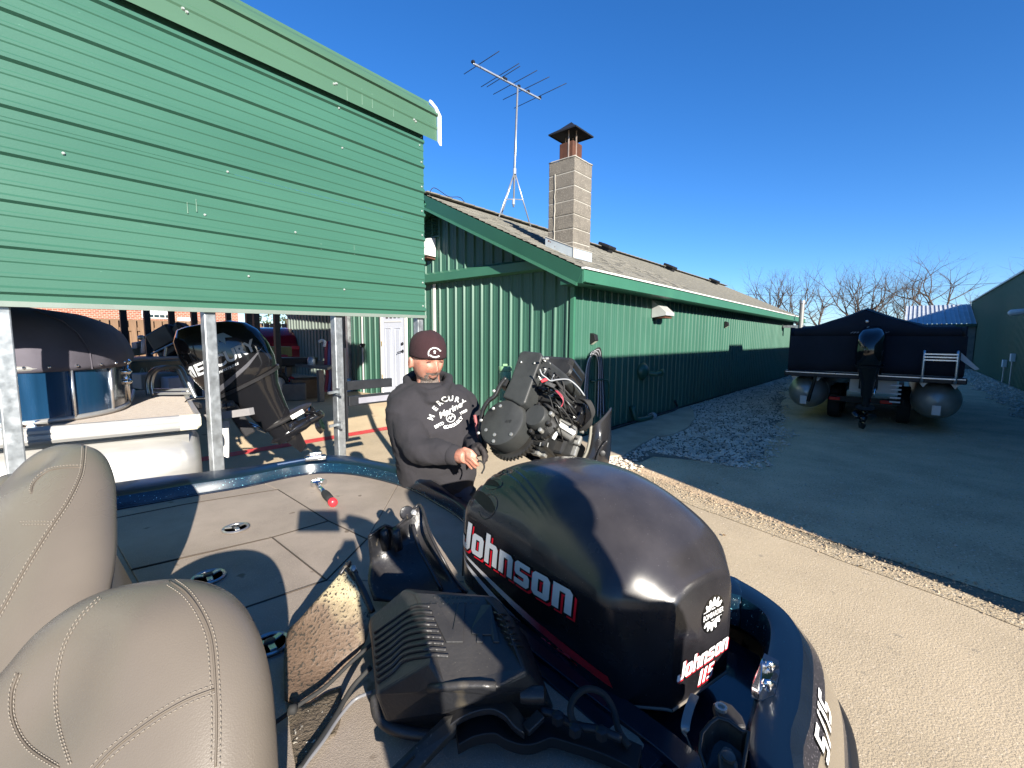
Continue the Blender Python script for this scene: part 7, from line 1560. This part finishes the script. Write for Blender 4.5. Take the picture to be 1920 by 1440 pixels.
def head_sphere(mb, c, hs, hf, hu, sc=1., nlat=44, nlon=64):
    def g(v, m, s): return math.exp(-((v-m)/s)**2)
    rows_ = []
    for i in range(1, nlat):
        th_ = pi*i/nlat; z = cos(th_); rr_ = sin(th_); row = []
        for j in range(nlon):
            ph = 2*pi*j/nlon; x = rr_*cos(ph); y = rr_*sin(ph)
            X, Y, Z_ = x*.076, y*.096, z*.118
            jaw = max(0, -z); X *= 1-.30*jaw**1.4; Y *= 1-.10*jaw
            if y < 0: Z_ += .020*jaw*(-y)
            if y > 0:
                fr = y**1.5; ax_ = abs(x)
                Y += fr*(.028*g(x, 0, .13)*g(z, -.20, .16)+.013*g(x, 0, .09)*g(z, .0, .16)+.006*g(z, .26, .10)*(ax_ < .75)-.010*g(ax_, .36, .17)*g(z, .10, .11)
                         +.006*g(ax_, .48, .18)*g(z, -.18, .16)+.010*g(x, 0, .24)*g(z, -.84, .16)+.006*g(x, 0, .27)*g(z, -.44, .045)+.007*g(x, 0, .24)*g(z, -.57, .05)-.005*g(x, 0, .28)*g(z, -.505, .028)
                         -.004*g(x, 0, .3)*g(z, -.68, .05)-.005*g(ax_, .30+.12*max(0, -z), .045)*g(z, -.36, .2)+.006*g(ax_, .12, .06)*g(z, -.28, .06))
            row.append(c+(hs*X+hf*Y+hu*Z_)*sc)
        rows_.append(row)
    top = c+hu*.118*sc; bot = c-hu*.118*sc+hf*.006; b0 = len(mb.v); mb.v += [p for r_ in rows_ for p in r_]; nL = len(rows_)
    for i in range(nL-1):
        for j in range(nlon): j2 = (j+1) % nlon; mb.f.append((b0+i*nlon+j, b0+i*nlon+j2, b0+(i+1)*nlon+j2, b0+(i+1)*nlon+j))
    mb.v += [top, bot]; it, ib_ = len(mb.v)-2, len(mb.v)-1
    for j in range(nlon): j2 = (j+1) % nlon; mb.f.append((it, b0+j2, b0+j)); mb.f.append((ib_, b0+(nL-1)*nlon+j, b0+(nL-1)*nlon+j2))
    for s in (-1, 1):      # ears
        e = c+hs*s*.076*sc+hf*-.008-hu*.012; mb.loft([[e+(hf*cos(a)*.017*q+hu*sin(a)*.031*q+hs*s*w+hf*-.006*w/.01) for a in [2*pi*k/12 for k in range(12)]] for q, w in ((.55, -.008), (.8, .002), (1., .010), (.9, .014), (.5, .013))])
fwd = V(cos(YAW), sin(YAW), 0); rgt = _r.copy()

SKIN = bpy.data.materials.new('skin'); SKIN.use_nodes = True; t = SKIN.node_tree; b = t.nodes['Principled BSDF']; b.inputs['Roughness'].default_value = .5; b.inputs['Subsurface Weight'].default_value = .12; b.inputs['Subsurface Radius'].default_value = (.012, .005, .003)
tc = t.nodes.new('ShaderNodeTexCoord'); n1 = t.nodes.new('ShaderNodeTexNoise'); n1.inputs['Scale'].default_value = 26; n1.inputs['Detail'].default_value = 5; lk(t, tc.outputs['Object'], n1.inputs['Vector']); rp = t.nodes.new('ShaderNodeValToRGB'); rp.color_ramp.elements[0].position = .35; rp.color_ramp.elements[1].position = .65; rp.color_ramp.elements[0].color = (.34, .135, .09, 1); rp.color_ramp.elements[1].color = (.44, .22, .155, 1); lk(t, n1.outputs[0], rp.inputs[0]); lk(t, rp.outputs[0], b.inputs['Base Color'])
n2_ = t.nodes.new('ShaderNodeTexNoise'); n2_.inputs['Scale'].default_value = 160; lk(t, tc.outputs['Object'], n2_.inputs['Vector']); bp = t.nodes.new('ShaderNodeBump'); bp.inputs['Strength'].default_value = .3; bp.inputs['Distance'].default_value = .002; lk(t, n2_.outputs[0], bp.inputs['Height']); lk(t, bp.outputs[0], b.inputs['Normal'])
BEARD = mat('grey_goatee', (.13, .10, .085), .9, var=.45, vscale=90, bump=.5, bscale=300, speck=(220, .60, (.30, .27, .24)))
HOOD = mat('charcoal_hoodie', (.021, .0195, .023), .95, var=.12, vscale=8, bump=.25, bscale=200)
JEAN = mat('blue_denim', (.025, .042, .085), .85, var=.3, vscale=14, bump=.3, bscale=220)
MAROON = mat('maroon_knit', (.026, .009, .011), .95, var=.12, vscale=20, bump=.35, bscale=260)
DARKH = mat('dark_hand', (.022, .018, .018), .75, var=.2, vscale=30, bump=.2)  # near-black colour for the left hand
pm = empty('person', tuple(V(1.62, 1.62, 0)), 'man in maroon beanie and charcoal hoodie leaning over the stern to the engine', 'person')
ch = (-fwd*.88+rgt*.47).normalized(); sl = (rgt*.88+fwd*.47).normalized()
HC0 = dep(801, 676, 2.25); hf = (-fwd*.80+rgt*.58-Z3*.20).normalized(); hs = Z3.cross(hf).normalized(); 
if hs.dot(rgt) < 0: hs = -hs
hu = hs.cross(hf).normalized()
if hu.z < 0: hu = -hu
body = MB(); head_sphere(body, HC0, hs, hf, hu, 1.02)
limb_mb(body, [dep(801, 690, 2.29), dep(803, 715, 2.29), dep(805, 745, 2.27)], [.060, .058, .075])
def ring2(px_, py_, D_, hw, hd, n=28, p=2.3):
    c = dep(px_, py_, D_); return [c+sl*hw*math.copysign(abs(cos(a))**(2/p), cos(a))+ch*hd*math.copysign(abs(sin(a))**(2/p), sin(a)) for a in [2*pi*k/n for k in range(n)]]
body.loft([ring2(815, 940, 2.33, .14, .10), ring2(812, 850, 2.27, .15, .10), ring2(808, 770, 2.26, .17, .10), ring2(804, 735, 2.26, .10, .07)])
SR, ER, WRt = dep(757, 752, 2.24), dep(783, 838, 2.06), dep(852, 853, 1.99)
SL_, EL, WL = dep(866, 752, 2.36), dep(886, 815, 2.30), dep(893, 842, 2.10)
limb_mb(body, [dep(790, 755, 2.26), SR, ER, WRt], [.05, .045, .04, .030]); limb_mb(body, [dep(820, 755, 2.28), SL_, EL, WL], [.05, .045, .038, .028])
# right hand: palm, four bent fingers, thumb
def hand(mb, W, palm, kn, tips, thumb, rf=.0088):
    mb.tube([W, W.lerp(palm, .5), palm, palm.lerp(sum(kn, V(0, 0, 0))/4, .8)], [.027, .031, .034, .028], 14)
    for k, (a, tp) in enumerate(zip(kn, tips)):
        L_ = (tp-a).length; r_ = rf*(1., 1.02, .98, .85)[k]; m1_ = a.lerp(tp, .38)-fwd*L_*.20+Z3*L_*.10; m2_ = a.lerp(tp, .72)-fwd*L_*.12+Z3*L_*.02
        mb.tube([palm.lerp(a, .6), a-fwd*.004, m1_, m2_, tp], [r_*1.05, r_*1.12, r_*1.0, r_*.92, r_*.72], 10); mb.lathe(tp-Z3*r_*.7, Z3, [(0, 0), (r_*.7, r_*.7), (0, r_*1.4)], 8)
    mb.tube(thumb, [rf*1.3, rf*1.2, rf*1.05, rf*.8], 10)
kn = [dep(876, 849, 1.93), dep(878, 855, 1.925), dep(877, 861, 1.93), dep(874, 866, 1.94)]
tips = [dep(897, 866, 1.93), dep(897, 873, 1.92), dep(892, 877, 1.93), dep(885, 879, 1.94)]
hand(body, WRt, dep(865, 855, 1.965), kn, tips, [dep(860, 847, 1.955), dep(871, 842, 1.93), dep(883, 846, 1.92), dep(893, 856, 1.925)])
HIPR, HIPL = dep(800, 945, 2.34), dep(842, 935, 2.32)
fr_, fl2 = V(HIPR.x+.02, HIPR.y+.06, .06), V(HIPL.x+.20, HIPL.y-.10, .06)
limb_mb(body, [HIPR, (HIPR+fr_)/2+ch*.04, fr_], [.075, .055, .04]); limb_mb(body, [HIPL, (HIPL+fl2)/2+ch*.03, fl2], [.075, .055, .04])
bodyo = fuse('body', body, .0042, SKIN, pm, 2)
bodyo.data.materials.append(BEARD); base = wl(pm)
for p in bodyo.data.polygons:
    q = p.center+base-HC0; x, y, z = q.dot(hs), q.dot(hf), q.dot(hu)
    if y > .02 and -.125 < z < -.04:
        nz = noise.noise(q*90)*.008; ax_ = abs(x)
        chin = z < -.070+nz and ax_ < .052+nz; must = -.053+nz*.6 < z+.0 < -.040+nz*.5 and ax_ < .032; side = .022 < ax_ < .036+nz and z < -.043+nz
        if chin or must or side: p.material_index = 1
# eyes, brows, mouth line
for s in (-1, 1):
    e = HC0+hs*s*.029+hf*.083+hu*.013; mb = MB(); mb.tube(bez([e-hs*.013-hu*.001, e+hu*.003+hf*.004, e+hs*.013-hu*.001], 5), .0032, 6); mb.build('eyelid', mat('lid_shadow', (.09, .04, .03), .6), pm, smooth=True)
    mb = MB(); mb.tube(bez([e-hs*.017+hu*.013+hf*.003, e+hu*.018+hf*.007, e+hs*.015+hu*.012+hf*.003], 5), [.0012]*3+[.0022]*5+[.0012]*3, 6); mb.build('eyebrow', mat('brow', (.22, .13, .09), .9), pm, smooth=True)
mb = MB(); e = HC0+hf*.0955-hu*.0600; mb.tube(bez([e-hs*.024+hu*.004-hf*.012, e-hs*.010, e+hs*.010, e+hs*.024+hu*.004-hf*.012], 5), .0016, 6); mb.build('mouth_line', mat('lid_shadow', (.09, .04, .03), .6), pm, smooth=True)
# beanie
mb = MB(); rings = []
for (z, a, b_, sy) in ((.012, .0835, .103, 0), (.010, .0865, .1065, 0), (.018, .0885, .109, 0), (.035, .088, .1085, -.002), (.055, .0865, .106, -.004), (.062, .0855, .105, -.004), (.080, .082, .100, -.006), (.100, .073, .089, -.008), (.118, .055, .068, -.010), (.130, .032, .040, -.012), (.134, .010, .012, -.012)):
    ring = []
    for k in range(40):
        an = 2*pi*k/40; w = 1+.012*noise.noise(V(an*2, z*30, 1))*(1 if z > .02 else .2); back = -.022*(1-sin(an))/2*(1 if z < .03 else .4)
        ring.append(HC0+hs*a*cos(an)*w+hf*(b_*sin(an)*w+sy)+hu*(z+.021+back+.004*noise.noise(V(an*1.5, z*20, 5))))
    rings.append(ring)
mb.loft(rings); bean = mb.build('beanie', MAROON, pm, smooth=True)
# hoodie
def folds(p):
    return .0085*noise.noise(Vector((p.x*13, p.y*13, p.z*8)))+.0065*(1-abs(noise.noise(Vector((p.x*9+3, p.y*9, p.z*16))))*2.4)*.7+.0012*noise.noise(p*60)
hd_ = MB(); hd_.loft([ring2(826, 925, 2.32, .170, .115), ring2(824, 905, 2.30, .186, .130), ring2(821, 885, 2.29, .196, .140), ring2(817, 850, 2.27, .204, .145), ring2(811, 800, 2.26, .218, .150), ring2(808, 765, 2.26, .222, .142), ring2(806, 742, 2.26, .198, .122), ring2(804, 727, 2.27, .150, .105), ring2(803, 718, 2.27, .10, .09)])
limb_mb(hd_, [dep(792, 760, 2.26), SR, ER+V(0, 0, -.0), ER.lerp(WRt, .5)+Z3*-.004, ER.lerp(WRt, .93)], [.085, .083, .068, .058, .046], 20)
limb_mb(hd_, [dep(830, 760, 2.29), SL_, EL, EL.lerp(WL, .9)], [.085, .080, .062, .047], 20)
hood_pts = [dep(762, 712, 2.36), dep(768, 724, 2.26), dep(784, 733, 2.17), dep(806, 738, 2.13), dep(828, 732, 2.15), dep(839, 722, 2.24), dep(840, 708, 2.36), dep(820, 700, 2.42), dep(785, 700, 2.43), dep(762, 712, 2.36)]
hd_.tube(bez(hood_pts, 5), .021, 14); hd_.tube(bez([p+Z3*-.03+(p-dep(802, 712, 2.28))*.03 for p in hood_pts], 5), .022, 12)
hoodie = fuse('hoodie', hd_, .0075, HOOD, pm, 3, noise_fn=folds)
cf2 = (WRt-ER).normalized(); cp0 = ER.lerp(WRt, .86); mb = MB(); mb.tube([cp0, cp0+cf2*.012, cp0+cf2*.045, cp0+cf2*.05], [.044, .048, .043, .036], 22); mb.build('cuff', HOOD, pm, smooth=True)
mb = MB(); mb.loft([ring2(827, 920, 2.31, .180, .126), ring2(827, 922, 2.31, .185, .130), ring2(828, 940, 2.32, .182, .126), ring2(828, 943, 2.32, .17, .12)]); mb.build('waistband', HOOD, pm, smooth=True)
jn = MB(); limb_mb(jn, [HIPR+Z3*.10, (HIPR+fr_)/2+ch*.04, fr_+Z3*.02], [.108, .082, .072], 18); limb_mb(jn, [HIPL+Z3*.10, (HIPL+fl2)/2+ch*.03, fl2+Z3*.02], [.110, .082, .072], 18); limb_mb(jn, [HIPR+Z3*.08, HIPL+Z3*.08], [.11, .11])
fuse('jeans', jn, .009, JEAN, pm, 2, noise_fn=lambda p: .005*noise.noise(p*16))
for f_ in (fr_, fl2):
    mb = MB(); mb.loft([[V(f_.x, f_.y, 0)+ch*(.06+.13*cos(a)*s)+sl*(.045*sin(a)*s)+Z3*h for a in [2*pi*k/18 for k in range(18)]] for s, h in ((1., .005), (1.05, .02), (.95, .06), (.6, .10))]); mb.build('boot', mat('brown_boot', (.06, .035, .02), .6), pm, smooth=True)
# left hand, coloured near black
gl = MB(); kn2 = [dep(897, 835, 2.02), dep(902, 839, 2.01), dep(905, 845, 2.01), dep(906, 851, 2.02)]
tp2 = [dep(912, 850, 2.02), dep(914, 857, 2.01), dep(912, 864, 2.01), dep(908, 870, 2.0)]
hand(gl, WL, dep(895, 843, 2.05), kn2, tp2, [dep(888, 842, 2.03), dep(884, 850, 1.99), dep(888, 858, 1.97), dep(896, 864, 1.96)], .0105)
gl.tube([EL.lerp(WL, .8), WL], [.036, .032], 14); fuse('left_hand', gl, .005, DARKH, pm, 1)
mb = MB(); mb.tube(bez([dep(893, 868, 1.92), dep(899, 864, 1.92), dep(906, 868, 1.92), dep(908, 877, 1.92), dep(903, 888, 1.92)], 4), .004, 6); o = mb.build('small_hose_clip', RUB, smooth=True); tag(o, 'small black clip held between the fingertips of the man', 'clip')
# printing on hoodie and beanie
bpy.context.view_layer.update(); bvh_h = bvh_of([hoodie]); bvh_b = bvh_of([bean]); SP = 2.1/F
WPR = mat('white_print', (.62, .62, .60), .7)
def put(txt, px_, py_, rot, h, off=.012, sh=0, bv=bvh_h, D_=2.1, sx=1., nm='print_letter', o3=.0016):
    vf = text_mesh(txt, h, offset=off*h, shear=sh); c_, s_ = cos(radians(rot)), sin(radians(rot)); vs = [V(v.x*sx*c_-v.y*s_, v.x*sx*s_+v.y*c_, 0) for v in vf[0]]
    return decal(nm, (vs, vf[1]), dep(px_, py_, D_), RT, UP, FW, bv, o3, WPR, pm, .012)
for c_, x, y, r_ in (('M', 808, 783, 66), ('E', 814, 767, 52), ('R', 822, 756.5, 36), ('C', 831, 750, 18), ('U', 841, 748.5, 4), ('R', 852, 751, -12), ('Y', 862, 757, -30)): put(c_, x, y, r_, .034, .03, sx=.92)
put('Marine', 840, 771, 29, .040, .02, sh=.35)
put('ESTD', 822, 798, 27, .019, .04); put('1939', 864, 775.5, 27, .018, .04)
for c_, x, y, r_ in (('G', 832.5, 802.5, 2), ('O', 837, 802, 6), ('B', 842.5, 801, 12), ('O', 847, 799.5, 18), ('L', 851, 797, 24), ('D', 855, 794, 32), ('L', 858, 790.5, 40), ('Y', 860.5, 787, 48)): put(c_, x, y, r_, .020, .045)
vf = loops_mesh([ell(0, 0, .021, .021), ell(0, 0, .0175, .0175)]); decal('print_ring', vf, dep(842, 785, 2.1), RT, UP, FW, bvh_h, .0016, WPR, pm, .008)
vf = loops_mesh([[(-.016, -.012), (-.004, .010), (.0, .0), (.006, .012), (.015, .003), (.006, .004), (.0, -.010), (-.005, -.002)]]); decal('print_mark', vf, dep(842, 785, 2.1), RT, UP, FW, bvh_h, .0016, WPR, pm, .008)
rr = random.Random(8)          # two arcs of tiny white embroidery, too small to read
for a in list(range(200, 105, -13))+list(range(98, 20, -13)):
    w_ = .0022+.0006*rr.random(); h_ = .0032; c_, s_ = cos(radians(a-90)), sin(radians(a-90)); q = [(-w_, -h_), (w_, -h_), (w_*.8, 0), (w_, h_), (-w_, h_), (-w_*.5, 0)]
    decal('embroidery', loops_mesh([[(x*c_-y*s_, x*s_+y*c_) for x, y in q]]), dep(812+11.5*cos(radians(a)), 662-11*sin(radians(a)), 2.1), RT, UP, FW, bvh_b, .001, WPR, pm, .006)
for k, a in enumerate(range(218, 330, 14)):
    w_ = .0030; h_ = .0036; c_, s_ = cos(radians(a+90)), sin(radians(a+90)); q = [(-w_, -h_), (w_*.6, -h_), (w_*.6, h_), (-w_, h_), (-w_*.4, 0)]
    decal('embroidery', loops_mesh([[(x*c_-y*s_, x*s_+y*c_) for x, y in q]]), dep(812+10*cos(radians(a)), 660.5-8*sin(radians(a)), 2.1), RT, UP, FW, bvh_b, .001, WPR, pm, .006)
vf = loops_mesh([[(-.004, -.007), (.004, -.007), (.003, 0), (.006, .003), (0, .010), (-.006, .003), (-.003, 0)]]); decal('beanie_mark', vf, dep(812, 659, 2.1), RT, UP, FW, bvh_b, .001, WPR, pm, .006)

# ------------------------------------------------------------------ the photographer, standing beside the hull behind the lens
ph = empty('person', (.23, -.62, 0), 'photographer in dark jacket beside the hull, holding the phone, outside the frame', 'person')
H0 = V(.30, -.52, 1.70); pf = V(-.45, .88, -.1).normalized(); ps = Z3.cross(pf).normalized(); pu = pf.cross(ps).normalized() if pf.cross(ps).z > 0 else ps.cross(pf).normalized()
pb_ = MB(); head_sphere(pb_, H0, ps, pf, pu, 1.0, 24, 32); limb_mb(pb_, [H0-Z3*.05, H0-Z3*.2], [.055, .06])
hr1, hr2 = V(.115, -.105, 1.585), V(.07, -.09, 1.50)
limb_mb(pb_, [V(.40, -.62, 1.42), V(.31, -.36, 1.27), hr1+V(.06, -.03, -.06)], [.05, .042, .03]); limb_mb(pb_, [V(.05, -.60, 1.42), V(.02, -.36, 1.24), hr2+V(.0, -.05, -.05)], [.05, .042, .03])
for hh, s_ in ((hr1, 1), (hr2, -1)):
    pb_.tube([hh+V(.06*max(s_, 0), -.05, -.06), hh+V(.02*s_, -.02, -.02), hh], [.028, .033, .026], 12)
    for k in range(4): pb_.tube([hh+RT*.01*s_+UP*(.02-k*.014)-FW*.01, hh+RT*-.02*s_+UP*(.024-k*.016)-FW*.012, hh-RT*.045*s_*.8+UP*(.022-k*.014)-FW*.004], [.0095, .009, .007], 8)
    pb_.tube([hh-FW*.03, hh-FW*.04-RT*.02*s_+UP*.01, hh-FW*.035-RT*.045*s_+UP*.015], [.012, .011, .008], 8)
limb_mb(pb_, [V(.14, -.66, .88), V(.13, -.66, .45), V(.12, -.68, .07)], [.07, .05, .04]); limb_mb(pb_, [V(.32, -.64, .88), V(.34, -.64, .45), V(.35, -.66, .07)], [.07, .05, .04]); limb_mb(pb_, [V(.23, -.63, .9), V(.23, -.62, 1.4)], [.11, .12])
fuse('body', pb_, .008, SKIN, ph, 1)
jk = MB(); pc = V(.225, -.62, 0); jk.loft([[pc+V(cos(a)*w, sin(a)*d_, z) for a in [2*pi*k/24 for k in range(24)]] for z, w, d_ in ((.82, .17, .12), (1.0, .185, .13), (1.25, .20, .135), (1.40, .21, .13), (1.48, .16, .11), (1.53, .09, .08))])
limb_mb(jk, [V(.37, -.62, 1.42), V(.31, -.36, 1.27), hr1+V(.05, -.04, -.06)], [.075, .058, .042]); limb_mb(jk, [V(.08, -.60, 1.42), V(.02, -.36, 1.24), hr2+V(.0, -.06, -.06)], [.075, .058, .042])
fuse('jacket', jk, .01, mat('dark_jacket', (.03, .035, .045), .8), ph, 2)
tj = MB(); limb_mb(tj, [V(.15, -.65, .90), V(.13, -.66, .45), V(.12, -.68, .10)], [.10, .075, .065]); limb_mb(tj, [V(.31, -.64, .90), V(.34, -.64, .45), V(.35, -.66, .10)], [.10, .075, .065]); fuse('trousers', tj, .012, JEAN, ph, 2)
for q in (V(.12, -.66, 0), V(.35, -.64, 0)):
    mb = MB(); mb.loft([[q+V(.045*cos(a)*s, .13*sin(a)*s+.04, h) for a in [2*pi*k/16 for k in range(16)]] for s, h in ((1., .004), (1.05, .02), (.9, .06), (.55, .10))]); mb.build('shoe', BLACKM, ph, smooth=True)
mb = MB(); mb.loft([[H0+ps*.08*s*cos(a)+pf*.10*s*sin(a)+pu*z for a in [2*pi*k/24 for k in range(24)]] for s, z in ((1.04, .03), (1.06, .06), (.95, .095), (.6, .12), (.1, .13))]); mb.build('cap', BLACKM, ph, smooth=True)
phn = empty('phone', tuple(EYE-FW*.014+RT*.022), 'black phone held sideways, lens at the viewpoint, outside the frame', 'phone')
c = EYE-FW*.016+RT*.022; mb = MB(); mb.obox(c, RT*.082, UP*.043, FW*.005); mb.build('case', BLKP, phn, bevel=.004)
mb = MB(); mb.obox(c-FW*.0065, RT*.078, UP*.039, FW*.001); mb.build('screen', GLASS, phn)
